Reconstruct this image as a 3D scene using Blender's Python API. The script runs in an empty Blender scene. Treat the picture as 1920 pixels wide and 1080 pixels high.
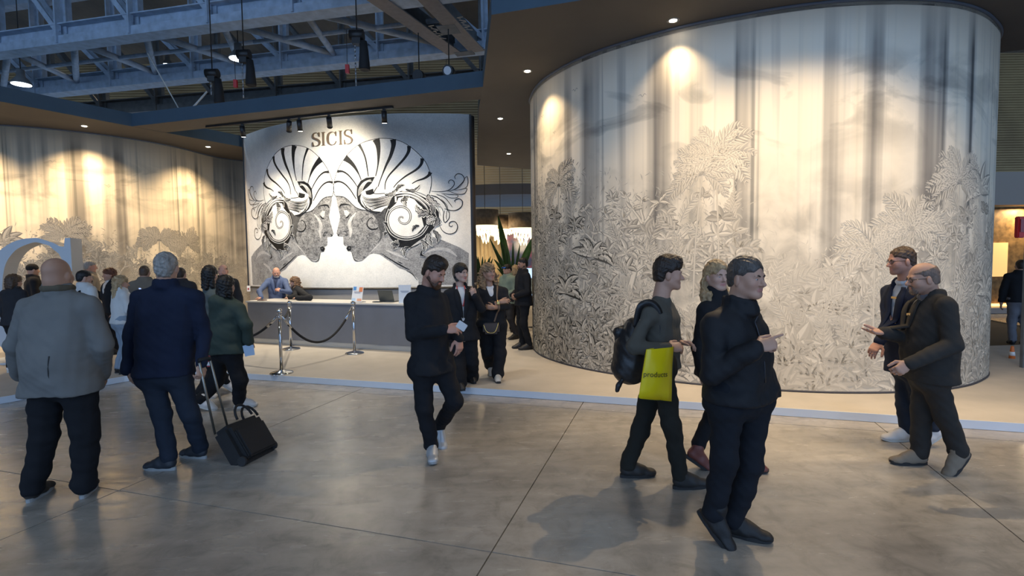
import bpy, bmesh, math, random
import numpy as np
from mathutils import Vector, Matrix
from mathutils.geometry import tessellate_polygon

# ------------------------------------------------------------------ camera
FPX = 960.0; TH = math.radians(3.0); RO = math.radians(-0.75); HC = 1.70
_c, _s = math.cos(RO), math.sin(RO)
SC = bpy.context.scene
COL = SC.collection
cam_d = bpy.data.cameras.new('camera'); cam_d.sensor_width = 36.0; cam_d.lens = 36.0 * FPX / 1920.0
cam_d.clip_end = 200
cam = bpy.data.objects.new('camera', cam_d); COL.objects.link(cam)
_fw = Vector((0, math.cos(TH), -math.sin(TH))); _up0 = Vector((0, math.sin(TH), math.cos(TH))); _rt0 = Vector((1, 0, 0))
_rt = _rt0 * _c + _up0 * _s; _up = _rt0 * -_s + _up0 * _c
_m = Matrix((( _rt.x, _up.x, -_fw.x, 0), (_rt.y, _up.y, -_fw.y, 0), (_rt.z, _up.z, -_fw.z, HC), (0, 0, 0, 1)))
cam.matrix_world = _m
SC.camera = cam

# ------------------------------------------------------------------ world, exposure
W = bpy.data.worlds.new('hall_daylight'); SC.world = W; W.use_nodes = True
_bg = W.node_tree.nodes['Background']; _bg.inputs[0].default_value = (0.40, 0.62, 1.0, 1); _bg.inputs[1].default_value = 1.35
SC.view_settings.view_transform = 'Standard'; SC.view_settings.look = 'None'
SC.view_settings.exposure = 0.45; SC.view_settings.gamma = 1.0; SC.view_settings.use_curve_mapping = False

SPOT_W = 190.0      # watts of one canopy downlight
WARM = (1.0, 0.74, 0.44)

# ------------------------------------------------------------------ measuring helpers
def ray(px, py):
    u = (px - 960) / FPX; v = (540 - py) / FPX
    u, v = _c * u - _s * v, _s * u + _c * v
    return np.array([u, math.cos(TH) + v * math.sin(TH), -math.sin(TH) + v * math.cos(TH)])
def ground(px, py, z=0.0):
    d = ray(px, py); t = (z - HC) / d[2]
    return np.array([d[0] * t, d[1] * t, z])
def at(px, py, Y):
    d = ray(px, py); t = Y / d[1]
    return np.array([d[0] * t, Y, HC + d[2] * t])
AV = np.array([0.955, -0.297, 0.0]); BV = np.array([0.297, 0.955, 0.0]); ZV = np.array([0, 0, 1.0])   # the stand's own axes

# ------------------------------------------------------------------ materials
MATS = {}
def mat(name, col, rough=0.6, metal=0.0, var=0.0, scale=8.0, bump=0.0, bscale=60.0, emit=None, estr=0.0, spec=0.5, stretch=None, attr=None, trans=0.0, sheen=0.0):
    if name in MATS: return MATS[name]
    m = bpy.data.materials.new(name); m.use_nodes = True; nt = m.node_tree; N = nt.nodes; L = nt.links
    b = N['Principled BSDF']; b.inputs['Roughness'].default_value = rough; b.inputs['Metallic'].default_value = metal
    b.inputs['Specular IOR Level'].default_value = spec
    if sheen: b.inputs['Sheen Weight'].default_value = sheen
    if trans: b.inputs['Transmission Weight'].default_value = trans
    base = (*col, 1)
    b.inputs['Base Color'].default_value = base
    tc = N.new('ShaderNodeTexCoord')
    mp = N.new('ShaderNodeMapping'); L.new(tc.outputs['Object'], mp.inputs['Vector'])
    if stretch: mp.inputs['Scale'].default_value = stretch
    src = None
    if attr:
        a = N.new('ShaderNodeAttribute'); a.attribute_name = attr; src = a.outputs['Color']
        L.new(src, b.inputs['Base Color'])
    if var > 0:
        n = N.new('ShaderNodeTexNoise'); n.inputs['Scale'].default_value = scale; n.inputs['Detail'].default_value = 5
        L.new(mp.outputs[0], n.inputs['Vector'])
        r = N.new('ShaderNodeMapRange'); r.inputs[1].default_value = 0.3; r.inputs[2].default_value = 0.7
        r.inputs[3].default_value = 1 - var; r.inputs[4].default_value = 1 + var; L.new(n.outputs[0], r.inputs[0])
        mx = N.new('ShaderNodeVectorMath'); mx.operation = 'SCALE'
        if src: L.new(src, mx.inputs[0])
        else: mx.inputs[0].default_value = col
        L.new(r.outputs[0], mx.inputs['Scale']); L.new(mx.outputs[0], b.inputs['Base Color'])
    if bump > 0:
        n2 = N.new('ShaderNodeTexNoise'); n2.inputs['Scale'].default_value = bscale; n2.inputs['Detail'].default_value = 3
        L.new(mp.outputs[0], n2.inputs['Vector'])
        bp = N.new('ShaderNodeBump'); bp.inputs['Strength'].default_value = bump; bp.inputs['Distance'].default_value = 0.01
        L.new(n2.outputs[0], bp.inputs['Height']); L.new(bp.outputs[0], b.inputs['Normal'])
    if emit:
        b.inputs['Emission Color'].default_value = (*emit, 1); b.inputs['Emission Strength'].default_value = estr
    MATS[name] = m
    return m

# ------------------------------------------------------------------ object helpers
def link(name, mesh, parent=None, loc=None):
    o = bpy.data.objects.new(name, mesh); COL.objects.link(o)
    if parent is not None: o.parent = parent
    if loc is not None: o.location = loc
    return o
def empty(name, loc=(0, 0, 0), rz=0.0):
    o = bpy.data.objects.new(name, None); COL.objects.link(o); o.location = loc; o.rotation_euler = (0, 0, rz); o.empty_display_size = 0.1
    return o
def tag(o, label=None, cat=None, group=None, kind=None):
    if label: o['label'] = label
    if cat: o['category'] = cat
    if group: o['group'] = group
    if kind: o['kind'] = kind
    return o

class MB:
    """collects shapes (world or local coordinates) that make ONE part"""
    def __init__(s): s.v = []; s.f = []; s.m = []; s.sm = []
    def add(s, verts, faces, mi=0, smooth=False):
        o = len(s.v); s.v += [tuple(map(float, p)) for p in verts]; s.f += [tuple(i + o for i in f) for f in faces]
        s.m += [mi] * len(faces); s.sm += [smooth] * len(faces)
        return s
    def box(s, c, sx, sy, sz, ax=(1, 0, 0), ay=(0, 1, 0), az=(0, 0, 1), mi=0):
        c = np.array(c, float); ax = np.array(ax, float) * sx / 2; ay = np.array(ay, float) * sy / 2; az = np.array(az, float) * sz / 2
        v = [c + i * ax + j * ay + k * az for k in (-1, 1) for j in (-1, 1) for i in (-1, 1)]
        return s.add(v, [(0, 2, 3, 1), (4, 5, 7, 6), (0, 1, 5, 4), (2, 6, 7, 3), (0, 4, 6, 2), (1, 3, 7, 5)], mi)
    def bar(s, a, b, w, h, up=(0, 0, 1), mi=0):
        a = np.array(a, float); b = np.array(b, float); d = b - a; ln = np.linalg.norm(d); d = d / ln
        up = np.array(up, float)
        if abs(d @ up) > .98: up = np.array([1.0, 0, 0])
        sd = np.cross(d, up); sd /= np.linalg.norm(sd); u = np.cross(sd, d)
        return s.box((a + b) / 2, ln, w, h, d, sd, u, mi)
    def tube(s, pts, r, n=10, mi=0, cap=True, smooth=True):
        P = [np.array(p, float) for p in pts]; R = r if hasattr(r, '__len__') else [r] * len(P)
        vs = []; prev = None
        for i, p in enumerate(P):
            d = (P[min(i + 1, len(P) - 1)] - P[max(i - 1, 0)]); d = d / (np.linalg.norm(d) + 1e-9)
            if prev is None:
                t = np.array([0, 0, 1.0]) if abs(d[2]) < .9 else np.array([1.0, 0, 0])
                x = np.cross(d, t)
            else: x = prev - d * (prev @ d)
            x /= np.linalg.norm(x) + 1e-9; y = np.cross(d, x); prev = x
            vs += [p + R[i] * (math.cos(2 * math.pi * k / n) * x + math.sin(2 * math.pi * k / n) * y) for k in range(n)]
        fs = [(i * n + k, i * n + (k + 1) % n, (i + 1) * n + (k + 1) % n, (i + 1) * n + k) for i in range(len(P) - 1) for k in range(n)]
        s.add(vs, fs, mi, smooth)
        if cap:
            o = len(s.v) - len(vs)
            s.f += [tuple(o + k for k in range(n))[::-1], tuple(o + (len(P) - 1) * n + k for k in range(n))]; s.m += [mi, mi]; s.sm += [False, False]
        return s
    def lathe(s, prof, c=(0, 0, 0), n=20, mi=0, smooth=True):
        c = np.array(c, float); vs = []
        for r, z in prof: vs += [c + (r * math.cos(2 * math.pi * k / n), r * math.sin(2 * math.pi * k / n), z) for k in range(n)]
        fs = [(i * n + k, i * n + (k + 1) % n, (i + 1) * n + (k + 1) % n, (i + 1) * n + k) for i in range(len(prof) - 1) for k in range(n)]
        fs += [tuple(range(n))[::-1], tuple((len(prof) - 1) * n + k for k in range(n))]
        return s.add(vs, fs, mi, smooth)
    def prism(s, pts, z0, z1, mi=0):
        n = len(pts)
        vs = [(p[0], p[1], z0) for p in pts] + [(p[0], p[1], z1) for p in pts]
        tri = tessellate_polygon([[Vector((p[0], p[1], 0)) for p in pts]])
        fs = [tuple(t) for t in tri] + [tuple(i + n for i in t) for t in tri] + [(i, (i + 1) % n, (i + 1) % n + n, i + n) for i in range(n)]
        return s.add(vs, fs, mi)
    def build(s, name, mats, parent=None, origin=None, bevel=0.0, fix=True):
        me = bpy.data.meshes.new(name)
        o0 = np.array(origin, float) if origin is not None else (np.array(parent.location) if parent is not None and parent.type == 'EMPTY' else np.zeros(3))
        me.from_pydata([tuple(np.array(v) - o0) for v in s.v], [], s.f)
        for m in (mats if isinstance(mats, (list, tuple)) else [mats]): me.materials.append(m)
        me.polygons.foreach_set('material_index', s.m); me.polygons.foreach_set('use_smooth', s.sm)
        if fix or bevel:
            bm = bmesh.new(); bm.from_mesh(me)
            if bevel: bmesh.ops.bevel(bm, geom=[e for e in bm.edges if len(e.link_faces) == 2 and e.calc_face_angle(0) > .6], offset=bevel, segments=2, affect='EDGES', clamp_overlap=True)
            bmesh.ops.recalc_face_normals(bm, faces=bm.faces); bm.to_mesh(me); bm.free()
        me.update()
        o = link(name, me, parent)
        if parent is None and origin is not None: o.location = tuple(o0)
        return o

def catmull(pts, per=8, closed=False):
    P = [np.array(p, float) for p in pts]; n = len(P); out = []
    rng = range(n if closed else n - 1)
    for i in rng:
        p0, p1, p2, p3 = (P[(i - 1) % n], P[i % n], P[(i + 1) % n], P[(i + 2) % n]) if closed else (P[max(i - 1, 0)], P[i], P[i + 1], P[min(i + 2, n - 1)])
        for k in range(per):
            t = k / per
            out.append(.5 * ((2 * p1) + (p2 - p0) * t + (2 * p0 - 5 * p1 + 4 * p2 - p3) * t * t + (-p0 + 3 * p1 - 3 * p2 + p3) * t ** 3))
    if not closed: out.append(P[-1])
    return out
# ------------------------------------------------------------------ surface materials
def nodes_of(name):
    m = bpy.data.materials.new(name); m.use_nodes = True; MATS[name] = m
    return m, m.node_tree.nodes, m.node_tree.links, m.node_tree.nodes['Principled BSDF']
def add(N, t, **kw):
    n = N.new(t)
    for k, v in kw.items(): setattr(n, k, v)
    return n
def ramp(N, stops):
    r = N.new('ShaderNodeValToRGB'); e = r.color_ramp.elements
    while len(e) < len(stops): e.new(0.5)
    for i, (p, c) in enumerate(stops): e[i].position = p; e[i].color = (*c, 1) if hasattr(c, '__len__') else (c, c, c, 1)
    return r

def concrete_material():
    m, N, L, b = nodes_of('polished_concrete')
    g = add(N, 'ShaderNodeNewGeometry')
    n1 = add(N, 'ShaderNodeTexNoise'); n1.inputs['Scale'].default_value = 0.55; n1.inputs['Detail'].default_value = 6; L.new(g.outputs['Position'], n1.inputs['Vector'])
    n2 = add(N, 'ShaderNodeTexNoise'); n2.inputs['Scale'].default_value = 5.0; n2.inputs['Detail'].default_value = 8; n2.inputs['Roughness'].default_value = .7; n2.inputs['Distortion'].default_value = .6; L.new(g.outputs['Position'], n2.inputs['Vector'])
    mp = add(N, 'ShaderNodeMapping'); mp.inputs['Scale'].default_value = (2.2, 9.0, 1); mp.inputs['Rotation'].default_value = (0, 0, -.3); L.new(g.outputs['Position'], mp.inputs['Vector'])
    n3 = add(N, 'ShaderNodeTexNoise'); n3.inputs['Scale'].default_value = 1.0; n3.inputs['Detail'].default_value = 7; L.new(mp.outputs[0], n3.inputs['Vector'])
    r1 = ramp(N, [(0.30, (.24, .22, .195)), (0.5, (.33, .305, .268)), (0.72, (.41, .375, .33))]); L.new(n1.outputs[0], r1.inputs[0])
    r2 = ramp(N, [(0.30, .72), (0.5, 1.0), (0.75, 1.16)]); L.new(n2.outputs[0], r2.inputs[0])
    r3 = ramp(N, [(0.25, .82), (0.5, 1.0), (0.8, 1.1)]); L.new(n3.outputs[0], r3.inputs[0])
    m1 = add(N, 'ShaderNodeMix', data_type='RGBA', blend_type='MULTIPLY'); m1.inputs[0].default_value = 1; L.new(r1.outputs[0], m1.inputs[6]); L.new(r2.outputs[0], m1.inputs[7])
    m2 = add(N, 'ShaderNodeMix', data_type='RGBA', blend_type='MULTIPLY'); m2.inputs[0].default_value = 1; L.new(m1.outputs[2], m2.inputs[6]); L.new(r3.outputs[0], m2.inputs[7])
    L.new(m2.outputs[2], b.inputs['Base Color'])
    rr = add(N, 'ShaderNodeMapRange'); rr.inputs[1].default_value = .3; rr.inputs[2].default_value = .7; rr.inputs[3].default_value = .17; rr.inputs[4].default_value = .30
    L.new(n3.outputs[0], rr.inputs[0]); L.new(rr.outputs[0], b.inputs['Roughness'])
    b.inputs['Specular IOR Level'].default_value = .75
    bp = add(N, 'ShaderNodeBump'); bp.inputs['Strength'].default_value = .06; bp.inputs['Distance'].default_value = .01; L.new(n2.outputs[0], bp.inputs['Height']); L.new(bp.outputs[0], b.inputs['Normal'])
    return m
M_CONC = concrete_material()
M_DARKGAP = mat('joint_dark', (.035, .033, .03), .9)
M_CARPET = mat('platform_carpet', (.46, .425, .38), .95, var=.06, scale=3, bump=.25, bscale=260, spec=.15)
M_EDGE = mat('platform_edge_paint', (.58, .64, .72), .35)
M_SOFFIT = mat('soffit_taupe', (.105, .10, .097), .8, var=.05, scale=2, spec=.2)
M_FASCIA = mat('fascia_slate_blue', (.05, .085, .12), .6, var=.06, scale=3, spec=.3)
M_STEEL = mat('galvanised_steel', (.42, .51, .62), .55, .1, var=.18, scale=5, bump=.05)
M_STEEL2 = mat('dark_steel', (.16, .165, .165), .6, .2, var=.2, scale=5)
M_ROOF = None

def corrugated(name, col, dark, freq, axis):
    m, N, L, b = nodes_of(name); g = add(N, 'ShaderNodeNewGeometry')
    sp = add(N, 'ShaderNodeSeparateXYZ'); L.new(g.outputs['Position'], sp.inputs[0])
    mu = add(N, 'ShaderNodeMath', operation='MULTIPLY'); mu.inputs[1].default_value = freq; L.new(sp.outputs[axis], mu.inputs[0])
    si = add(N, 'ShaderNodeMath', operation='SINE'); L.new(mu.outputs[0], si.inputs[0])
    nz = add(N, 'ShaderNodeTexNoise'); nz.inputs['Scale'].default_value = .35; nz.inputs['Detail'].default_value = 5; L.new(g.outputs['Position'], nz.inputs['Vector'])
    r = ramp(N, [(0.35, dark), (0.65, col)]); L.new(nz.outputs[0], r.inputs[0]); L.new(r.outputs[0], b.inputs['Base Color'])
    bp = add(N, 'ShaderNodeBump'); bp.inputs['Strength'].default_value = .5; bp.inputs['Distance'].default_value = .02; L.new(si.outputs[0], bp.inputs['Height']); L.new(bp.outputs[0], b.inputs['Normal'])
    b.inputs['Roughness'].default_value = .75
    return m
M_CORR = corrugated('corrugated_ochre', (.40, .29, .14), (.27, .19, .095), 45, 2)
M_ROOF = corrugated('roof_sheet', (.13, .095, .06), (.05, .04, .03), 18, 0)

# ------------------------------------------------------------------ floor
def ab(a, b, z=0.0): return AV * a + BV * b + ZV * z
fl = MB(); fl.box((0, 4, -.08), 66, 40, .1); floor = tag(fl.build('floor', M_DARKGAP), 'grey polished concrete hall floor in large cut slabs', kind='structure')
sl = MB(); sl.box((0, 0, -.02), 2.992, 2.992, .04)
slab_me = None
for i in range(-8, 8):
    for j in range(-2, 7):
        a0 = -1.0 + 3 * i; b0 = 2.74 + 3 * j
        ctr = ab(a0 + 1.5, b0 - 1.5)
        if abs(ctr[0]) > 1.25 * max(ctr[1] + 3, 2) + 2: continue
        if -5 < a0 < 6 and b0 > 9.5: continue
        if slab_me is None:
            o = sl.build('floor_slab', M_CONC, floor); slab_me = o.data
        else: o = link('floor_slab', slab_me, floor)
        o.location = tuple(ctr); o.rotation_euler = (0, 0, math.atan2(AV[1], AV[0]))

# raised platform of the stand
PZ = 0.085
pl_pts = [(-10.4, 2.2), (-7.6, 4.55), (-6.43, 6.30), (-5.72, 7.45), (-5.2, 7.95), (-3.92, 7.52), (0, 6.335), (4.9, 4.81), (11.5, 2.77), (12.5, 6.8), (10.2, 9.2), (8.0, 9.0), (7.6, 20), (-14, 22), (-18, 12)]
m = MB(); m.prism(pl_pts, 0.002, PZ); plat = tag(m.build('platform_floor', M_CARPET), 'low pale carpeted platform of the exhibition stand', kind='structure')
ed = MB()
for p, q in zip(pl_pts[0:8], pl_pts[1:9]):
    p = np.array([*p, 0]); q = np.array([*q, 0]); d = (q - p) / np.linalg.norm(q - p); nrm = np.array([d[1], -d[0], 0])
    ed.bar(p + nrm * .006 + ZV * (.045), q + nrm * .006 + ZV * .045, .012, .084)
edge = tag(ed.build('trim_1', M_EDGE), 'pale metal edging along the platform front', kind='structure')

# ------------------------------------------------------------------ curved walls
def wall_curve(pts, per=10, closed=False):
    c = np.array(catmull([(*p, 0) for p in pts], per, closed))[:, :2]
    if closed: c = np.vstack([c, c[:1]])
    s = np.concatenate([[0], np.cumsum(np.linalg.norm(np.diff(c, axis=0), axis=1))])
    return c, s
class Curved:
    """a vertical wall standing on a plan curve; (s, z) is its own paper space"""
    def __init__(w, pts, z0, z1, closed=False, per=10):
        w.c, w.s = wall_curve(pts, per, closed); w.z0 = z0; w.z1 = z1
        d = np.gradient(w.c, axis=0); d /= np.linalg.norm(d, axis=1)[:, None]
        w.n = np.stack([d[:, 1], -d[:, 0]], 1)          # towards the camera when the curve runs left to right
    def pos(w, s, z, off=0.0):
        x = np.interp(s, w.s, w.c[:, 0]); y = np.interp(s, w.s, w.c[:, 1])
        nx = np.interp(s, w.s, w.n[:, 0]); ny = np.interp(s, w.s, w.n[:, 1])
        return np.stack([x + nx * off, y + ny * off, np.broadcast_to(z, np.shape(x))], -1)
    def hit(w, px, py):
        d = ray(px, py); o = np.zeros(2); best = None
        for i in range(len(w.c) - 1):
            a = w.c[i]; e = w.c[i + 1] - a
            M2 = np.array([[d[0], -e[0]], [d[1], -e[1]]])
            if abs(np.linalg.det(M2)) < 1e-9: continue
            t, u = np.linalg.solve(M2, a)
            if t > 0 and -1e-6 <= u <= 1 + 1e-6 and (best is None or t < best[0]): best = (t, w.s[i] + u * (w.s[i + 1] - w.s[i]))
        if best is None: return None
        return best[1], HC + d[2] * best[0]
    def mesh(w, name, m_, thick=0.0, parent=None):
        k = len(w.c); vs = []; uv = []
        for z in (w.z0, w.z1):
            for i in range(k): vs.append((*w.c[i], z)); uv.append((w.s[i], z))
        fs = [(i, i + 1, k + i + 1, k + i) for i in range(k - 1)]
        if thick:
            for z in (w.z0, w.z1):
                for i in range(k): vs.append((*(w.c[i] - w.n[i] * thick), z)); uv.append((w.s[i], z))
            fs += [(2 * k + i + 1, 2 * k + i, 3 * k + i, 3 * k + i + 1) for i in range(k - 1)]
            fs += [(k + i, k + i + 1, 3 * k + i + 1, 3 * k + i) for i in range(k - 1)]
            fs += [(0, k, 3 * k, 2 * k), (k - 1, 3 * k - 1, 4 * k - 1, 2 * k - 1)]
        me = bpy.data.meshes.new(name); me.from_pydata([tuple(map(float, v)) for v in vs], [], fs)
        ul = me.uv_layers.new(name='paper')
        for lp in me.loops: ul.data[lp.index].uv = uv[lp.vertex_index]
        me.materials.append(m_); me.update()
        for p in me.polygons: p.use_smooth = True
        return link(name, me, parent)

def drape_material(name, seed, tone):
    """painted curtain: vertical washes and a few clouds, the printed wall covering"""
    m, N, L, b = nodes_of(name)
    u = add(N, 'ShaderNodeUVMap'); u.uv_map = 'paper'
    def nz(sx, sy, sc, det, dist=0.0, off=0.0):
        mp = add(N, 'ShaderNodeMapping'); mp.inputs['Scale'].default_value = (sx, sy, 1); mp.inputs['Location'].default_value = (seed * 7.3 + off, seed * 3.1 + off, 0); L.new(u.outputs[0], mp.inputs['Vector'])
        n = add(N, 'ShaderNodeTexNoise'); n.inputs['Scale'].default_value = sc; n.inputs['Detail'].default_value = det; n.inputs['Distortion'].default_value = dist; L.new(mp.outputs[0], n.inputs['Vector'])
        return n.outputs[0]
    sep = add(N, 'ShaderNodeSeparateXYZ'); L.new(u.outputs[0], sep.inputs[0])
    def mul(a, bb, f=1.0):
        x = add(N, 'ShaderNodeMix', data_type='RGBA', blend_type='MULTIPLY'); x.inputs[0].default_value = f; L.new(a, x.inputs[6]); L.new(bb, x.inputs[7]); return x.outputs[2]
    base = add(N, 'ShaderNodeRGB'); base.outputs[0].default_value = (*tone, 1)
    f1 = ramp(N, [(.36, (.30, .31, .34)), (.445, (.66, .67, .69)), (.5, (1, 1, 1)), (.62, (1.0, .985, .95)), (.68, (.80, .81, .82)), (.75, (1, 1, 1))]); L.new(nz(2.6, .05, 1.0, 3.5), f1.inputs[0])
    f2 = ramp(N, [(.33, (.36, .38, .41)), (.40, (.88, .89, .90)), (.46, (1, 1, 1)), (.6, (1, 1, 1)), (.66, (.84, .85, .86)), (.7, (1, 1, 1))]); L.new(nz(6.5, .035, 1.0, 3, 0, 4.7), f2.inputs[0])
    fold = mul(f1.outputs[0], f2.outputs[0])
    # the folds fade out towards the top edge and in the foliage
    fz = ramp(N, [(0, .15), (.28, .4), (.46, 1), (.90, 1), (.99, .3)]); dv = add(N, 'ShaderNodeMath', operation='DIVIDE'); dv.inputs[1].default_value = 4.6; L.new(sep.outputs[1], dv.inputs[0]); L.new(dv.outputs[0], fz.inputs[0])
    x = add(N, 'ShaderNodeMix', data_type='RGBA', blend_type='MULTIPLY'); L.new(fz.outputs[0], x.inputs[0]); L.new(base.outputs[0], x.inputs[6]); L.new(fold, x.inputs[7])
    # clouds in a band
    cl = ramp(N, [(.50, (1, 1, 1)), (.56, (.80, .81, .82)), (.70, (.56, .57, .59))]); L.new(nz(.75, 1.5, 1.5, 7, .9, 2.0), cl.inputs[0])
    cz = ramp(N, [(.60, 0), (.70, .9), (.84, 1), (.90, 0)]); L.new(dv.outputs[0], cz.inputs[0])
    y = add(N, 'ShaderNodeMix', data_type='RGBA', blend_type='MULTIPLY'); L.new(cz.outputs[0], y.inputs[0]); L.new(x.outputs[2], y.inputs[6]); L.new(cl.outputs[0], y.inputs[7])
    # hazy grey wash behind the foliage
    ws = ramp(N, [(.38, (.42, .43, .45)), (.5, (.78, .78, .78)), (.6, (1, 1, 1))]); L.new(nz(1.6, 1.6, 1.4, 8, .5, 9.0), ws.inputs[0])
    wz = ramp(N, [(0, .9), (.4, .7), (.56, .35), (.66, 0)]); L.new(dv.outputs[0], wz.inputs[0])
    w_ = add(N, 'ShaderNodeMix', data_type='RGBA', blend_type='MULTIPLY'); L.new(wz.outputs[0], w_.inputs[0]); L.new(y.outputs[2], w_.inputs[6]); L.new(ws.outputs[0], w_.inputs[7])
    L.new(w_.outputs[2], b.inputs['Base Color']); b.inputs['Roughness'].default_value = .75; b.inputs['Specular IOR Level'].default_value = .2
    return m

DR_front = [(0.41, 9.75), (.40, 9.1), (.52, 8.5), (.77, 7.95), (1.05, 7.53), (1.35, 7.2), (1.68, 6.93), (2.05, 6.67), (2.42, 6.46), (2.85, 6.27), (3.25, 6.12), (3.7, 6.01), (4.2, 5.965), (4.7, 5.985), (5.2, 6.08), (5.65, 6.27), (6.05, 6.53), (6.4, 6.82), (6.66, 7.15), (6.85, 7.6)]
DR_back = [(6.85, 8.3), (6.6, 9.2), (6.0, 10.3), (5.0, 11.3), (3.8, 11.8), (2.5, 11.75), (1.5, 11.3), (.8, 10.6)]
drum = Curved(DR_front + DR_back, PZ, 4.6, closed=True, per=6)
M_DRUM = drape_material('mural_paper_right', 1.0, (.76, .69, .565))
wall_right = tag(drum.mesh('wall_right', M_DRUM), 'large round pavilion wall printed with a grey jungle and pale curtains', kind='structure')
capm = MB(); capm.prism(drum.c[:-1], 4.55, 4.6); o = capm.build('lid', M_SOFFIT, wall_right)
kick = Curved(DR_front + DR_back, PZ, PZ + .022, closed=True, per=6)
kc = MB(); kc.tube([(*p, PZ + .012) for p in drum.c], .014, 6, cap=False); kc.build('base_trim', mat('base_trim_dark', (.05, .05, .06), .6), wall_right)
kc = MB(); kc.tube([(*(p + n * .004), 4.61) for p, n in zip(drum.c, drum.n)], .022, 6, cap=False); kc.build('top_trim', mat('top_trim_slate', (.10, .12, .16), .6), wall_right)

LW_pts = [(-15.5, 12.2), (-13.6, 11.0), (-12.0, 10.6), (-10.9, 10.58), (-10.3, 10.66), (-9.72, 10.95), (-9.12, 11.4), (-8.68, 11.9), (-8.36, 12.45), (-8.18, 12.95), (-8.06, 13.6), (-7.88, 14.15), (-7.5, 14.55), (-6.9, 14.75), (-6.2, 14.8)]
lwall = Curved(LW_pts, PZ, 4.6, per=8)
M_LW = drape_material('mural_paper_left', 2.7, (.74, .64, .48))
wall_left = tag(lwall.mesh('wall_left', M_LW, .12), 'long curving wall printed with a faded jungle and hanging folds', kind='structure')
kc = MB(); kc.tube([(*(p + n * .004), 4.61) for p, n in zip(lwall.c, lwall.n)], .02, 6, cap=False); kc.build('top_trim', MATS['top_trim_slate'], wall_left)

# mosaic wall behind the reception desk
_mtop = [(457, 255), (500, 240), (550, 229), (600, 222), (650, 218), (700, 215), (750, 213), (800, 213), (850, 213.5), (881, 215)]
MZ1 = 4.85
MW_pts = [tuple(ground(x, y, MZ1)[:2]) for x, y in _mtop]
mos = Curved(MW_pts, PZ, MZ1, per=6)
MZ0 = 1.17

# ------------------------------------------------------------------ canopies and beam
CZ0, CZ1 = 4.62, 4.89
KS = (CZ0 - HC) / (4.75 - HC)
m = MB(); rc = [(-.21, 6.51), (9.2, 3.62), (10.1, 7.0), (7.25, 7.95), (7.0, 9.0), (4.4, 17.6), (.8, 17.3), (-1.05, 16.4), (-.62, 10.4), (-.46, 9.1)]
n_ = len(rc)
def canopy(name, pts, label):
    pts = [(x * KS, y * KS) for x, y in pts]; m = MB(); m.prism(pts, CZ0, CZ1, 0)
    o = m.build(name, [M_SOFFIT, M_FASCIA])
    for p in o.data.polygons:
        if abs(p.normal.z) < .5 or p.normal.z > .5: p.material_index = 1
    return tag(o, label, kind='structure')
canopy('ceiling_right', rc, 'dark taupe canopy soffit with slate blue edge over the round pavilion')
lc = [(-18, 7.2), (-10.45, 7.75), (-9.35, 9.56), (-8.26, 11.37), (-6.92, 13.5), (-5.6, 15.6), (-6, 17.5), (-18, 17.5)]
canopy('ceiling_left', lc, 'dark taupe canopy soffit above the long curving wall')
bm_ = MB(); p0 = np.array([-8.30 * KS, 11.38 * KS, (CZ0 + CZ1) / 2]); p1 = np.array([-.05 * KS, 9.008 * KS, (CZ0 + CZ1) / 2])
d = p1 - p0; d /= np.linalg.norm(d); bn = np.array([-d[1], d[0], 0])
BD = .62
o = MB(); o.prism([p0[:2], p1[:2], (p1 + bn * BD)[:2], (p0 + bn * BD)[:2]], CZ0 + .003, CZ1 - .004); o = o.build('ceiling_beam', [M_SOFFIT, M_FASCIA])
for p in o.data.polygons:
    if abs(p.normal.z) < .5 or p.normal.z > .5: p.material_index = 1
tag(o, 'slate blue canopy beam spanning above the mosaic wall', kind='structure')
BEAM = (p0, p1, bn, d)

# ------------------------------------------------------------------ hall shell and roof steel
m = MB(); m.box((0, 29.5, 6.5), 80, .3, 13.4); tag(m.build('wall_back', M_CORR), 'ochre corrugated wall at the far end of the hall', kind='structure')
m = MB(); m.box((-36, 9, 6.5), .3, 44, 13.4); tag(m.build('wall_far_left', M_CORR), 'ochre corrugated side wall of the hall', kind='structure')
m = MB(); m.box((36, 9, 6.5), .3, 44, 13.4); tag(m.build('wall_far_right', M_CORR), 'ochre corrugated side wall of the hall', kind='structure')
m = MB(); m.box((0, 9, 13.1), 74, 44, .2); tag(m.build('ceiling', M_ROOF), 'dark sheet roof of the exhibition hall', kind='structure')

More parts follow.
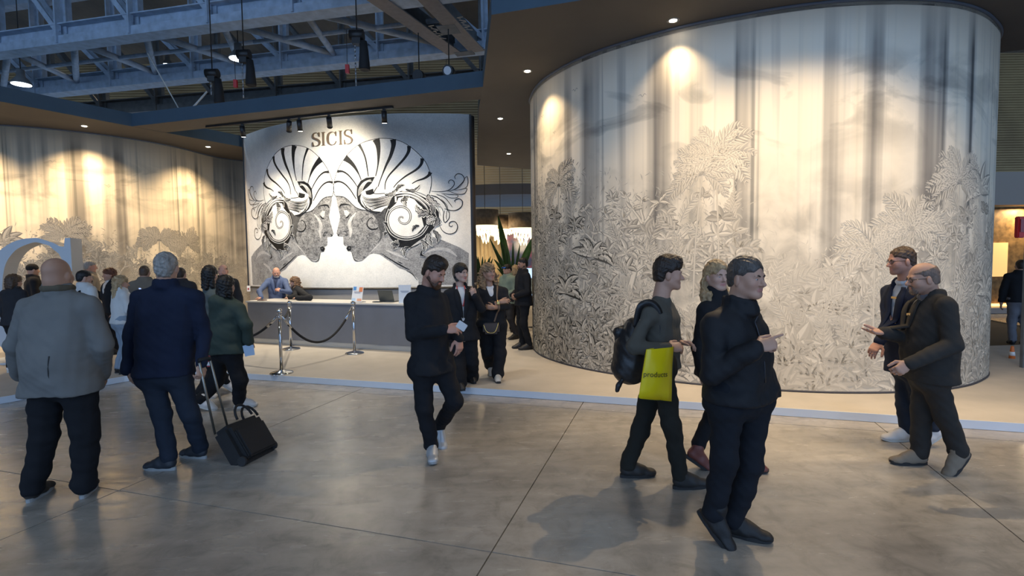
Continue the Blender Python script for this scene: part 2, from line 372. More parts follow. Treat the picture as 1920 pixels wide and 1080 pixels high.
ZT = 7.5
def chord_pts(pa, pb): return ground(*pa, ZT), ground(*pb, ZT)
def truss(pa, pb, i0, i1, npan, label, height=3.2, steel=M_STEEL):
    A0, A1 = chord_pts(pa, pb); d = A1 - A0; L0 = np.linalg.norm(d); d /= L0; nb = np.array([-d[1], d[0], 0])
    step = L0 / npan
    P = lambda k, z=0.0, b=0.0: A0 + d * step * k + ZV * z + nb * b
    r = empty('roof_truss', tuple(P((i0 + i1) / 2))); tag(r, label, 'roof truss', 'steel roof trusses')
    c = MB(); a, b = P(i0), P(i1)
    c.bar(a + ZV * .012, b + ZV * .012, .44, .024)                       # bottom flange
    c.bar(a + nb * -.205 + ZV * .12, b + nb * -.205 + ZV * .12, .02, .20)     # near lip
    c.bar(a + nb * .0 + ZV * .27, b + nb * .0 + ZV * .27, .03, .5)
    c.bar(a + nb * -.06 + ZV * .52, b + nb * -.06 + ZV * .52, .32, .03)
    c.build('bottom_chord', steel, r)
    c = MB(); c.bar(P(i0, height), P(i1, height), .35, .3); c.build('top_chord', steel, r)
    for k in range(i0, i1 + 1):
        c = MB()
        for s_ in (-.15, .15): c.bar(P(k, .02, s_ - .05), P(k, height, s_ - .05), .05, .14, up=tuple(nb))
        c.bar(P(k, .02, -.05), P(k, height, -.05), .20, .03, up=tuple(nb)); c.build('post', steel, r)
        if k < i1:
            c = MB(); e = P(k + 1, .25) - P(k, height); 
            for s_ in (-.13, .13): c.bar(P(k, height, s_ - .05), P(k + 1, .3, s_ - .05), .13, .05, up=tuple(nb))
            c.bar(P(k, height, -.12), P(k + 1, .3, -.12), .16, .02, up=tuple(np.cross(e, nb) / np.linalg.norm(np.cross(e, nb)))) if False else None
            c.build('diagonal', steel, r)
    return P
T1 = truss((0, 105), (730, 11), -3, 6, 5, 'nearest blue grey steel roof truss crossing the upper left')
T2 = truss((80, 181), (910, 97), -2, 6, 5, 'second steel roof truss above the beam, behind the nearest')
T3 = truss((100, 226), (905, 163), -3, 9, 7, 'steel roof truss in front of the ochre far wall, coloured dark for its weak light', steel=M_STEEL2)  # darker steel stands in for the weaker light on this truss

# flat bracing between the first two trusses, one tube per member
br = empty('roof_bracing', tuple(T1(1))); tag(br, 'zigzag steel tube bracing between the two near roof trusses', 'bracing')
A_ = [T1(k, .25, .2) for k in (-1, 0, 1, 2, 3, 4, 5)]; B_ = [T2(k, .3, -.2) for k in (-1, 0, 1, 2, 3, 4, 5)]
for k in range(6):
    for p, q in ((A_[k], B_[k + 1] * .55 + B_[k] * .45), (A_[k + 1], B_[k + 1] * .55 + B_[k] * .45)):
        t = MB(); t.tube([p, q], .085, 10); t.build('brace', M_STEEL, br)
    t = MB(); t.tube([(A_[k] + B_[k] * .0 + 0 * A_[k]) * .5 + B_[k] * .5, (A_[k + 1]) * .5 + B_[k + 1] * .5], .06, 8); t.build('purlin', M_STEEL, br)
# the two heavy cross girders at the right
for lab, pa, pb in (('left one of two broad flat girders joining the roof trusses', (700, -8), (852, 99)), ('right one of two broad flat girders joining the roof trusses', (795, -10), (895, 95))):
    a = ground(*pa, ZT) - ZV * .02; b = ground(*pb, ZT) - ZV * .02
    d = (b - a) / np.linalg.norm(b - a); a = a - d * 4.0
    r = empty('roof_girder', tuple((a + b) / 2)); tag(r, lab, 'girder', 'broad roof girders')
    t = MB(); t.bar(a, b, .42, .03); t.build('flange', mat('girder_paint', (.27, .235, .21), .6, var=.1), r)
    t = MB(); t.bar(a + ZV * .25, b + ZV * .25, .05, .46); t.build('web', M_STEEL2, r)
for q, (pp) in enumerate(((868, 100), (838, 55))):
    a = ground(pp[0] - 14, pp[1], ZT) ; b = ground(pp[0] + 20, pp[1] - 4, ZT)
    t = MB(); t.bar(a - ZV * .03, b - ZV * .03, .5 if q else .28, .02)
    tag(t.build('girder_plate', M_STEEL2), ['slotted steel plate between the girder ends', 'flat steel plate bridging the middle of the two girders'][q], 'plate')
# ------------------------------------------------------------------ downlights, track lights
M_LENS = mat('lamp_lens', (1, 1, 1), .4, emit=(1.0, .86, .66), estr=22)
M_BLACK = mat('black_metal', (.012, .012, .013), .45)
M_TRIM = mat('lamp_trim', (.30, .29, .28), .5)
def spot(name, loc, aim, w, ang, blend, col, parent, r=.03):
    l = bpy.data.lights.new(name, 'SPOT'); l.energy = w; l.spot_size = math.radians(ang); l.spot_blend = blend; l.color = col; l.shadow_soft_size = r
    o = bpy.data.objects.new(name, l); COL.objects.link(o)
    o.parent = parent
    d = Vector(aim) - Vector(loc); o.rotation_euler = d.to_track_quat('-Z', 'Y').to_euler(); o.location = Vector(loc) - Vector(parent.location)
    return o
def downlight(x, y, aim, w, ang, label, z=CZ0, blend=1.0, col=WARM, group='recessed downlights in the canopy'):
    r = empty('downlight', (x, y, z)); tag(r, label, 'downlight', group)
    t = MB(); n = 20
    t.lathe([(.075, -.004), (.075, .0), (.055, .0), (.055, -.004)], (x, y, z - .002), n); t.build('trim_ring', M_TRIM, r)
    t = MB(); t.lathe([(.001, -.009), (.035, -.011), (.053, -.004), (.053, -.001)], (x, y, z), n); t.build('lens', M_LENS, r)
    spot('lamp', (x, y, z - .03), aim, w, ang, blend, col, r)
    return r
def wallwash(c, px, off, w, ang, label, drop=2.4, pull=.35):
    """downlight standing off a curved wall c, nearest to plan point px"""
    i = int(np.argmin(np.linalg.norm(c.c - np.array(px), axis=1))); p = c.c[i] + c.n[i] * off
    a = c.c[i] + c.n[i] * pull
    return downlight(p[0], p[1], (a[0], a[1], 0), w, ang, label)
def dl_px(px, py, c, w, ang, label, drop=2.4, pull=.35):
    g = ground(px, py, CZ0); i = int(np.argmin(np.linalg.norm(c.c - g[:2], axis=1))); a = c.c[i] + c.n[i] * pull
    return downlight(g[0], g[1], (a[0], a[1], 0), w, ang, label)
dl_px(989, 133, drum, SPOT_W * .7, 110, 'canopy downlight just left of the round pavilion edge, upper one')
dl_px(1262, 38, drum, SPOT_W * .5, 100, 'brightest canopy downlight above the front of the round pavilion')
g = ground(938, 222, CZ0); downlight(g[0], g[1], (g[0] + .3, g[1], 0), SPOT_W * .8, 90, 'canopy downlight over the passage between mosaic wall and pavilion')
g = ground(954, 288, CZ0); downlight(g[0], g[1], (g[0], g[1], 0), SPOT_W * .8, 90, 'farthest canopy downlight, deep in the passage')
def projector(px, py, off, z, w, ang, label):
    """spotlight hung from the roof steel in front of the pavilion, aimed at the wall point seen at (px, py)"""
    h = drum.hit(px, py); a = drum.pos(np.array(h[0]), h[1]); i = int(np.argmin(np.abs(drum.s - h[0]))); n = drum.n[i]; x, y = a[0] + n[0] * off, a[1] + n[1] * off
    r = empty('hanging_projector', (x, y, z)); tag(r, label, 'projector', 'projectors hung before the pavilion'); p = V_(x, y, z); d = (a - p) / np.linalg.norm(a - p)
    t = MB(); t.tube([p - d * .16, p + d * .14], .075, 16); t.tube([p + d * .14, p + d * .16], .085, 16); t.build('housing', M_BLACK, r)
    t = MB(); t.tube([p + d * .161, p + d * .165], .07, 16); t.build('lens', M_LENS, r)
    t = MB(); t.tube([p, V_(p[0], p[1], 13.0)], .015, 8); t.build('drop_pole', M_BLACK, r)
    spot('lamp', tuple(p + d * .2), tuple(a), w * .86, ang, 1.0, WARM, r, .28)
def V_(*a): return np.array(a, float)
for q, (px, py, w) in enumerate(((1300, 560, 330), (1440, 540, 360), (1590, 530, 350), (1740, 530, 350), (1850, 510, 300))):
    projector(px, py, 2.1, 5.6, w * 1.0, 66 if q == 0 else 78, ['projector before the pavilion, first from the left', 'projector before the pavilion, second from the left', 'projector before the pavilion, third from the right', 'projector before the pavilion, second from the right', 'projector before the pavilion, first from the right'][q])
dl_px(158, 236, lwall, SPOT_W * 1.3, 120, 'downlight in the left canopy above the long curving wall')
dl_px(390, 275, lwall, SPOT_W * 1.1, 115, 'downlight in the left canopy near the mosaic wall')
wallwash(lwall, (-11.0, 10.58), .8, SPOT_W * 1.7, 120, 'downlight in the left canopy beyond the left picture edge')
wallwash(lwall, (-12.8, 10.8), .8, SPOT_W * 1.7, 120, 'downlight in the left canopy far out beyond the picture edge')

# track with spot heads under the beam
bp0, bp1, bn, bd = BEAM
def track_pt(px, z):   # point under the beam seen at this column
    best = None
    for k in np.linspace(0, 1, 400):
        p = bp0 + (bp1 - bp0) * k + bn * .46; p[2] = z
        q = p[0] / p[1]; u = (px - 960) / FPX
        if best is None or abs(q - u) < best[0]: best = (abs(q - u), p)
    return best[1]
ta, tb = track_pt(400, CZ0 - .02), track_pt(745, CZ0 - .02)
tr = empty('light_track', tuple((ta + tb) / 2)); tag(tr, 'long black lighting track fixed under the slate beam', 'light track')
t = MB(); t.bar(ta, tb, .05, .04); t.build('rail', M_BLACK, tr)
for px, on, w, aimpx, lab in ((467, 1, 280, (510, 610), 'lit black track spotlight at the left end of the rail'), (553, 0, 0, (540, 400), 'unlit black track spotlight, left of a close pair'),
                           (572, 1, 260, (610, 620), 'black track spotlight tilted down, right of a close pair'), (627, 1, 150, (628, 320), 'bright track spotlight above the wall lettering'), (728, 1, 280, (740, 620), 'black track spotlight at the right end of the rail')):
    p = track_pt(px, CZ0 - .04); h = mos.hit(*aimpx); aim = mos.pos(np.array(h[0]), h[1])
    r = empty('track_spotlight', tuple(p)); tag(r, lab, 'spotlight', 'spotlights on the track')
    d = aim - p; d /= np.linalg.norm(d)
    t = MB(); t.box(p - ZV * .02, .05, .05, .04); t.tube([p - ZV * .03, p - ZV * .10], .012, 8); t.build('bracket', M_BLACK, r)
    c = p - ZV * .14
    t = MB(); t.tube([c - d * .10, c + d * .10], .05, 14); t.tube([c + d * .10, c + d * .115], .054, 14); t.build('head', M_BLACK, r)
    t = MB(); t.tube([c + d * .1155, c + d * .118], .04, 14); t.build('lens', M_LENS if on else mat('lens_off', (.1, .1, .1), .2), r)
    if on: spot('lamp', tuple(c + d * .13), tuple(aim), w, 150 if w < 200 else 104, 1.0, (1.0, .86, .64), r)

# ------------------------------------------------------------------ high-bay lamps of the hall
def highbay(x, y, z, w, label, col=(.72, .86, 1.0)):
    r = empty('high_bay_lamp', (x, y, z)); tag(r, label, 'lamp', 'high-bay lamps of the hall')
    t = MB(); t.lathe([(.05, .42), (.09, .40), (.10, .22), (.24, .04), (.25, .0), (.235, .0)], (x, y, z), 24); t.build('reflector', M_STEEL2, r)
    t = MB(); t.lathe([(.002, -.004), (.22, -.004), (.22, -.012), (.002, -.014)], (x, y, z), 24); t.build('diffuser', mat('led_cool', (1, 1, 1), .5, emit=(.80, .90, 1.0), estr=9), r)
    t = MB(); t.tube([(x, y, z + .4), (x, y, 13.0)], .012, 6); t.build('suspension', M_BLACK, r)
    spot('lamp', (x, y, z - .02), (x, y, 0), w, 150, .7, col, r, r=.22)
g = ground(40, 158, 6.9); highbay(g[0], g[1], 6.9, 260, 'glowing high-bay lamp at the far upper left')
g = ground(447, 110, 7.3); highbay(g[0], g[1], 7.3, 260, 'glowing high-bay lamp under the roof bracing')
for q, (x, y) in enumerate(((-6, 1.5), (3, 0.5), (-1.5, -5.5), (9, -4))):
    highbay(x, y, 8.2, 300, ['high-bay lamp overhead, out of view, left', 'high-bay lamp overhead, out of view, right', 'high-bay lamp behind the viewer, nearer', 'high-bay lamp behind the viewer, far right'][q])

for q, (x, y) in enumerate(((-15, 23), (-3, 25), (11, 22))):  # warm lamps added to brighten the ochre far wall
    highbay(x, y, 10.5, 900, ['added warm lamp brightening the far hall wall, far left', 'added warm lamp brightening the far hall wall, middle', 'added warm lamp brightening the far hall wall, right'][q], (1.0, .82, .58))

r = downlight(2.75, 5.42, (1.0, 3.0, 0), 260, 62, 'canopy front spotlight aimed at the hall floor, out of view', blend=.5)
r = downlight(6.6, 4.35, (4.6, 3.2, 0), 200, 62, 'canopy front spotlight aimed at the floor at the right, out of view', blend=.5)
def fill_projector(x, y, z, aim, w, ang, label):
    r = empty('hanging_projector', (x, y, z)); tag(r, label, 'projector', 'added fill lights over the platform'); p = V_(x, y, z); d = V_(*aim) - p; d /= np.linalg.norm(d)
    t = MB(); t.tube([p - d * .16, p + d * .14], .075, 16); t.tube([p + d * .14, p + d * .16], .085, 16); t.build('housing', M_BLACK, r)
    t = MB(); t.tube([p + d * .161, p + d * .165], .07, 16); t.build('lens', M_LENS, r)
    t = MB(); t.tube([p, V_(p[0], p[1], 13.0)], .015, 8); t.build('drop_pole', M_BLACK, r)
    spot('lamp', tuple(p + d * .2), aim, w, ang, .8, (1.0, .88, .70), r, .1)
fill_projector(-2.6, 5.2, 8.4, (-2.6, 8.6, 0), 900, 48, 'added fill light for the platform before the desk, out of view')  # unseen lamp, added to brighten the platform before the desk
# ------------------------------------------------------------------ flat print on curved walls
class Print:
    """flat shapes drawn in a wall's own paper space (s along the wall, z up), a hair proud of it, later layers on top"""
    def __init__(w, c, step=.10): w.c = c; w.v = []; w.f = []; w.m = []; w.step = step; w.col = None
    def tris(w, pts2, tri, off, mi):
        bm = bmesh.new(); vs = [bm.verts.new((p[0], p[1], 0)) for p in pts2]
        for t in tri:
            try: bm.faces.new([vs[i] for i in t])
            except ValueError: pass
        lo = min(p[0] for p in pts2); hi = max(p[0] for p in pts2); k = math.floor(lo / w.step) + 1
        while k * w.step < hi:
            bmesh.ops.bisect_plane(bm, geom=bm.verts[:] + bm.edges[:] + bm.faces[:], plane_co=(k * w.step, 0, 0), plane_no=(1, 0, 0)); k += 1
        bm.verts.index_update(); o = len(w.v)
        for v in bm.verts: w.v.append((v.co.x, v.co.y, off))
        for f in bm.faces: w.f.append(tuple(o + v.index for v in f.verts)); w.m.append(mi)
        bm.free()
    def fill(w, pts2, off, mi):
        w.tris(pts2, tessellate_polygon([[Vector((p[0], p[1], 0)) for p in pts2]]), off, mi)
    def stroke(w, pts2, wid, off, mi, per=6):
        P = np.array(catmull([(*p, 0) for p in pts2], per))[:, :2]; n = len(P)
        wd = np.interp(np.linspace(0, 1, n), np.linspace(0, 1, len(wid)), wid) if hasattr(wid, '__len__') else np.full(n, wid)
        d = np.gradient(P, axis=0); d /= np.linalg.norm(d, axis=1)[:, None] + 1e-9; nn = np.stack([-d[:, 1], d[:, 0]], 1)
        a = P + nn * wd[:, None] / 2; b = P - nn * wd[:, None] / 2; o = len(w.v)
        w.v += [(*p, off) for p in a] + [(*p, off) for p in b]
        w.f += [(o + i, o + i + 1, o + n + i + 1, o + n + i) for i in range(n - 1)]; w.m += [mi] * (n - 1)
    def build(w, name, mats, parent, mirror=None):
        V = np.array(w.v); s = V[:, 0].copy()
        if mirror is not None: s = 2 * mirror - s
        P = w.c.pos(s, V[:, 1], V[:, 2])
        me = bpy.data.meshes.new(name); me.from_pydata([tuple(p) for p in P.tolist()], [], w.f)
        for m_ in mats: me.materials.append(m_)
        me.polygons.foreach_set('material_index', w.m); me.update()
        return link(name, me, parent)

def mosaic_mat(name, c1, c2, scale, rough=.35, nscale=4.0):
    m, N, L, b = nodes_of(name); g = add(N, 'ShaderNodeNewGeometry')
    v = add(N, 'ShaderNodeTexVoronoi'); v.inputs['Scale'].default_value = scale; L.new(g.outputs['Position'], v.inputs['Vector'])
    n = add(N, 'ShaderNodeTexNoise'); n.inputs['Scale'].default_value = nscale; n.inputs['Detail'].default_value = 7; n.inputs['Roughness'].default_value = .65; L.new(g.outputs['Position'], n.inputs['Vector'])
    sp = add(N, 'ShaderNodeSeparateColor'); L.new(v.outputs['Color'], sp.inputs[0])
    mx = add(N, 'ShaderNodeMath', operation='MULTIPLY_ADD'); L.new(sp.outputs[0], mx.inputs[0]); mx.inputs[1].default_value = .35; L.new(n.outputs[0], mx.inputs[2])
    r = ramp(N, [(.42, c1), (.88, c2)]); L.new(mx.outputs[0], r.inputs[0]); L.new(r.outputs[0], b.inputs['Base Color'])
    b.inputs['Roughness'].default_value = rough; b.inputs['Specular IOR Level'].default_value = .22
    bp = add(N, 'ShaderNodeBump'); bp.inputs['Strength'].default_value = .35; bp.inputs['Distance'].default_value = .006; L.new(sp.outputs[1], bp.inputs['Height']); L.new(bp.outputs[0], b.inputs['Normal'])
    return m
MM_W = mosaic_mat('mosaic_white', (.66, .66, .64), (.80, .79, .76), 70)
MM_F = mosaic_mat('mosaic_face_grey', (.065, .065, .07), (.34, .34, .34), 55, nscale=9)
MM_N = mosaic_mat('mosaic_neck_grey', (.17, .17, .175), (.40, .40, .40), 55, nscale=5)
MM_K = mosaic_mat('mosaic_black', (.004, .004, .0045), (.016, .016, .016), 60, .5)
MM_D = mosaic_mat('mosaic_charcoal', (.03, .03, .032), (.11, .11, .11), 60)
MM_L = mosaic_mat('mosaic_pale_grey', (.36, .36, .36), (.58, .57, .56), 60)
MMS = [MM_W, MM_F, MM_N, MM_K, MM_D, MM_L]

M_WBASE = mat('desk_wall_grey', (.30, .29, .28), .7, var=.04)
wall_m = tag(mos.mesh('wall_reception', M_WBASE, .0), 'gently curved wall behind the desk carrying a black and white mosaic', kind='structure')
# dark rounded back body, seen at the right end
bk = MB(); cc = [p - n * .012 for p, n in zip(mos.c, mos.n)]; e = cc[-1]; nn = mos.n[-1]; td = np.array([-nn[1], nn[0]])
back = [p - n * .42 for p, n in zip(mos.c, mos.n)][::-1]
rnd = [e + td * .05 - nn * .0, e + td * .10 - nn * .05, e + td * .12 - nn * .14, e + td * .10 - nn * .33]
bk.prism([tuple(p) for p in cc] + [tuple(p) for p in rnd] + [tuple(p) for p in back], PZ, MZ1 - .01); bk.build('wall_body', mat('wall_body_dark', (.035, .03, .028), .6), wall_m)
panel = Curved(MW_pts, MZ0, MZ1, per=6); panel.c = panel.c + panel.n * .02
panel.mesh('mosaic_panel', MM_W, .03, wall_m)
tl = MB(); tl.tube([(*(p + n * .022), MZ0 - .02) for p, n in zip(mos.c, mos.n)], .022, 4, cap=False, smooth=False); tl.build('dark_rail', M_BLACK, wall_m)
for q, lab in ((0, None), (-1, None)):
    tl = MB(); p = mos.c[q] + mos.n[q] * .02; tl.bar((*p, MZ0 - .02), (*p, MZ1), .02, .04); tl.build('dark_edge', M_BLACK, wall_m)

PW = Curved(MW_pts, PZ, MZ1, per=6); PW.c = PW.c + PW.n * .021
U = 0.0121 / 6.75 * .98       # one tracing unit in metres
def c3(x, y): return PW.hit(620 + x / 6.75, 240 + y / 6.75)
def c4(x, y): return PW.hit(620 + x / 6.75, 380 + y / 6.75)
AXS = PW.hit(626.5, 380)[0]
def T3(l): return [q for q in (c3(*p) for p in l) if q is not None]
def T4(l): return [q for q in (c4(*p) for p in l) if q is not None]
LY = .0012
skin_p, hat_p, orn_p, curl_p, feat_p = Print(PW), Print(PW), Print(PW), Print(PW), Print(PW)
# neck and shoulder, then face
neck = T4([(470, 660), (540, 642), (620, 655), (700, 710), (790, 770), (870, 830), (960, 860), (1040, 905), (1090, 950), (1112, 985), (1112, 1040), (1740, 1040), (1748, 640), (1640, 570), (1500, 510), (1380, 460), (1250, 420), (1000, 330), (760, 250), (690, 120), (610, 330), (560, 560)])
skin_p.fill(neck, LY, 2)
face = T3([(65, 860)]) + T4([(78, 10), (92, 60), (110, 130), (118, 180), (105, 250), (86, 330), (75, 390), (92, 425), (160, 430), (160, 490), (165, 530), (182, 548), (205, 546), (199, 580), (214, 613), (240, 616), (262, 622), (275, 660), (300, 720), (345, 745), (400, 735), (452, 690), (560, 575), (640, 430), (700, 250), (730, 60)]) + T3([(600, 1010), (470, 1040), (400, 1035), (330, 1010), (270, 960), (210, 900), (150, 868)])
skin_p.fill(face, 2 * LY, 1)
for pts, wd, mi in (([(325, 125), (262, 200), (236, 280), (256, 360), (246, 440)], [10, 34, 46, 40, 12], 5), ([(470, 672), (560, 572), (625, 512)], [5, 14, 8], 5), ([(300, 700), (345, 728), (400, 715)], [6, 14, 8], 5),
                    ([(1180, 640), (1330, 590), (1480, 600), (1600, 680)], [10, 40, 46, 10], 5), ([(700, 600), (820, 650), (980, 720)], [8, 34, 10], 5), ([(1150, 900), (1240, 800), (1380, 740)], [6, 40, 20], 5)):
    feat_p.stroke(T4(pts), [x * U for x in wd], 3 * LY, mi)
feat_p.fill(T4([(165, 98), (205, 92), (240, 128), (205, 182), (178, 150)]), 3 * LY, 5)
for pts, wd in (([(185, 197), (215, 182), (246, 148)], [8, 18, 6]), ([(120, 395), (95, 410), (112, 424)], [6, 12, 4]), ([(175, 405), (205, 412), (210, 385)], [6, 26, 4]), ([(150, 370), (185, 365), (205, 385)], [3, 8, 3]), ([(850, 745), (880, 760), (915, 776)], [4, 12, 3]),
                ([(600, 505), (640, 435), (622, 372)], [4, 22, 6]), ([(960, 862), (1030, 900), (1100, 985)], [4, 10, 4]), ([(640, 640), (760, 720), (900, 800), (1000, 850)], [3, 12, 16, 4]), ([(265, 622), (300, 720), (345, 742)], [3, 10, 4])):
    feat_p.stroke(T4(pts), [x * U for x in wd], 4 * LY, 3 if wd[1] < 20 else 4)
feat_p.fill(T4([(198, 578), (228, 545), (266, 558), (257, 600), (226, 614)]), 4 * LY, 3)
feat_p.fill(T4([(222, 572), (240, 560), (256, 572), (240, 590)]), 5 * LY, 4)
feat_p.stroke(T3([(112, 1012), (130, 975), (190, 966), (255, 978)]), [x * U for x in (8, 20, 18, 5)], 4 * LY, 3)
# shell hat
rim = [(58, 862), (36, 770), (46, 680), (86, 545), (160, 410), (260, 290), (370, 205), (500, 155), (640, 132), (780, 140), (900, 175), (1010, 240), (1120, 335), (1200, 430), (1250, 540), (1275, 640), (1270, 740), (1248, 830)]
hat_p.fill(T3(rim + [(1000, 900), (800, 960), (600, 1040), (470, 1040), (400, 1035), (330, 1010), (270, 960), (210, 900), (150, 868)]), 3 * LY, 0)
hat_p.stroke(T3(rim), 7 * U, 5 * LY, 3)
hat_p.stroke(T3([(58, 862), (150, 868), (210, 900), (270, 960), (330, 1010), (400, 1035), (470, 1042)]), 8 * U, 5 * LY, 3)
for pts, w0 in (([(45, 690), (100, 677), (170, 702), (240, 770), (300, 860), (325, 900)], 28), ([(85, 552), (150, 550), (220, 592), (290, 672), (335, 740)], 30), ([(180, 375), (250, 430), (310, 500), (360, 590), (388, 660)], 74), ([(362, 212), (410, 300), (445, 400), (465, 520), (478, 615)], 34),
                ([(575, 142), (600, 220), (608, 330), (598, 480), (570, 610)], 82), ([(790, 145), (795, 220), (760, 350), (700, 480), (640, 630), (600, 745)], 66), ([(992, 228), (985, 300), (930, 390), (830, 500), (740, 600), (695, 690), (688, 780)], 42), ([(1160, 385), (1145, 460), (1080, 530), (950, 610), (850, 690), (795, 755)], 40), ([(1262, 560), (1240, 600), (1180, 640), (1090, 670), (1030, 705)], 44)):
    hat_p.stroke(T3(pts), [w0 * 1.15 * U, w0 * .75 * U, w0 * .42 * U + 6 * U, 14 * U, 10 * U], 4 * LY, 3)
# hair roll and swirl
orn_p.fill(T3([(330, 850), (335, 740), (380, 670), (450, 630), (560, 620), (520, 700), (470, 750), (390, 810), (375, 880), (385, 950), (470, 1045), (395, 1000), (345, 930)]), 5 * LY, 3)
for k in range(5):
    orn_p.stroke(T3([(352 + 9 * k, 860 - 6 * k), (362 + 14 * k, 770 - 6 * k), (420 + 12 * k, 690 - 2 * k), (510 + 4 * k, 650 + 8 * k)]), [3 * U, 6 * U, 7 * U, 3 * U], 6 * LY, 5 if k % 2 else 0)
orn_p.fill(T3([(372, 885), (400, 810), (460, 765), (590, 745), (555, 830), (690, 828), (835, 872), (835, 935), (760, 962), (700, 1000), (640, 1062), (520, 1052), (440, 1010), (390, 950)]), 6 * LY, 0)
orn_p.fill(T3([(440, 800), (540, 768), (548, 832), (500, 848), (452, 842)]), 7 * LY, 3)
orn_p.stroke(T3([(590, 745), (556, 800), (560, 832), (690, 828)]), 9 * U, 7 * LY, 3)
for k in range(8):
    y = 850 + 22 * k
    orn_p.stroke(T3([(395 + 6 * k, y), (450 + 10 * k, y + 36 - k), (560 + 6 * k, y + 44 - 6 * k), (680 + 8 * k, y + 20 - 8 * k), (800 + 3 * k, y + 10 - 12 * k)]), [4 * U, (13 if k % 2 else 8) * U, (18 if k % 2 else 9) * U, 8 * U, 3 * U], 7 * LY, 3)
orn_p.stroke(T3([(392, 830), (372, 900), (400, 980), (470, 1040), (560, 1075), (630, 1065)]), [6 * U, 10 * U, 14 * U, 14 * U, 9 * U, 3 * U], 8 * LY, 3)
orn_p.stroke(T4([(400, -30), (450, 40), (540, 92), (632, 112)]), [8 * U, 30 * U, 26 * U, 4 * U], 7 * LY, 0); orn_p.stroke(T4([(400, -30), (450, 55), (540, 108), (632, 116)]), [6 * U, 12 * U, 10 * U, 3 * U], 8 * LY, 3)
orn_p.fill(T4([(640, 80), (722, 70), (704, 160), (664, 260), (692, 340), (652, 430), (606, 505), (640, 400), (612, 330), (592, 230), (545, 160), (480, 108), (560, 112)]), 4 * LY, 4)
orn_p.stroke(T4([(540, 205), (515, 190), (472, 228), (464, 288), (510, 335), (580, 332), (602, 308)]), [5 * U, 9 * U, 10 * U, 14 * U, 16 * U, 14 * U, 6 * U], 5 * LY, 3)
# round scroll with black collar
ring = [(700, 100), (680, 230), (705, 350), (760, 450), (860, 560), (980, 590), (1100, 540), (1200, 460), (1300, 330), (1372, 230), (1368, 120), (1300, 20), (1200, -60), (1050, -130), (900, -150), (800, -110), (760, -30)]
orn_p.fill(T4(ring), 6 * LY, 3)
disc = [(725, 190), (745, 90), (830, 10), (860, -60), (960, -80), (1060, -40), (1110, 20), (1160, 60), (1150, 180), (1180, 300), (1090, 400), (980, 440), (860, 425), (770, 360), (730, 280)]
orn_p.fill(T4(disc), 7 * LY, 0)
spi = [(1215, 285), (1130, 392), (1000, 442), (880, 432), (780, 372), (732, 282), (726, 190), (760, 110), (830, 62), (910, 52), (980, 92), (1012, 160), (998, 230), (950, 268), (890, 254), (865, 215), (882, 182), (912, 184), (914, 202)]
orn_p.stroke(T4(spi), [30 * U, 30 * U, 30 * U, 28 * U, 22 * U, 16 * U], 8 * LY, 4); orn_p.stroke(T4(spi), [9 * U, 9 * U, 9 * U, 8 * U, 6 * U, 4 * U], 9 * LY, 0)
orn_p.stroke(T4([(1235, 300), (1150, 412), (1000, 470), (870, 460), (760, 395), (705, 290), (700, 180), (735, 80)]), 7 * U, 9 * LY, 0)
orn_p.stroke(T4([(1330, 300), (1230, 420), (1120, 500), (1020, 560)]), [6 * U, 26 * U, 30 * U, 6 * U], 9 * LY, 5)
# sweeping plumes over the collar
for pts, wd in (([(700, -70), (860, -120), (1030, -110), (1180, -30), (1290, 80), (1345, 190)], 22), ([(820, -80), (960, -95), (1090, -50), (1200, 40), (1250, 130)], 20), ([(1240, -60), (1330, -10), (1400, 60), (1420, 110)], 16), ([(900, -140), (1100, -140), (1250, -60), (1340, 40), (1390, 160)], 18)):
    orn_p.stroke(T4(pts), [3 * U, wd * U, wd * 1.3 * U, wd * U, 3 * U], 9 * LY, 0)
    orn_p.stroke(T4([(p[0] + 4, p[1] + 10) for p in pts]), [2 * U, 5 * U, 6 * U, 5 * U, 2 * U], 10 * LY, 3)
def acanthus(base, tip, wid, bend=0.15, lobes=4, lay=10, off=380):
    b = np.array(base, float); t = np.array(tip, float); d = t - b; ln = np.linalg.norm(d); n = np.array([-d[1], d[0]]) / ln
    def pt(u, w): return tuple(b + d * u + n * (bend * ln * math.sin(math.pi * u) + w))
    def outline(k):
        L_, R_ = [], []
        for i in range(lobes * 4 + 1):
            u = i / (lobes * 4); w = wid * k * (math.sin(math.pi * min(u * .9 + .1, 1)) ** .7) * (.62 + .38 * abs(math.sin(math.pi * lobes * u)))
            L_.append(pt(u, w)); R_.append(pt(u, -w))
        return L_ + R_[::-1]
    conv = (lambda l: [q for q in (PW.hit(620 + x / 6.75, off + y / 6.75) for x, y in l) if q])
    orn_p.fill(conv(outline(1.28)), lay * LY, 0); orn_p.fill(conv(outline(1.0)), (lay + 1) * LY, 3); orn_p.fill(conv([pt(.05 + .9 * 0, 0)] + outline(.66)[1:-1]), (lay + 2) * LY, 5 if lobes % 2 else 0)
    for s_ in (-.45, 0, .45): orn_p.stroke(conv([pt(.04, wid * s_ * .4), pt(.4, wid * s_ * .9), pt(.92, wid * s_ * .15)]), [4 * U, 8 * U, 2 * U], (lay + 3) * LY, 3)
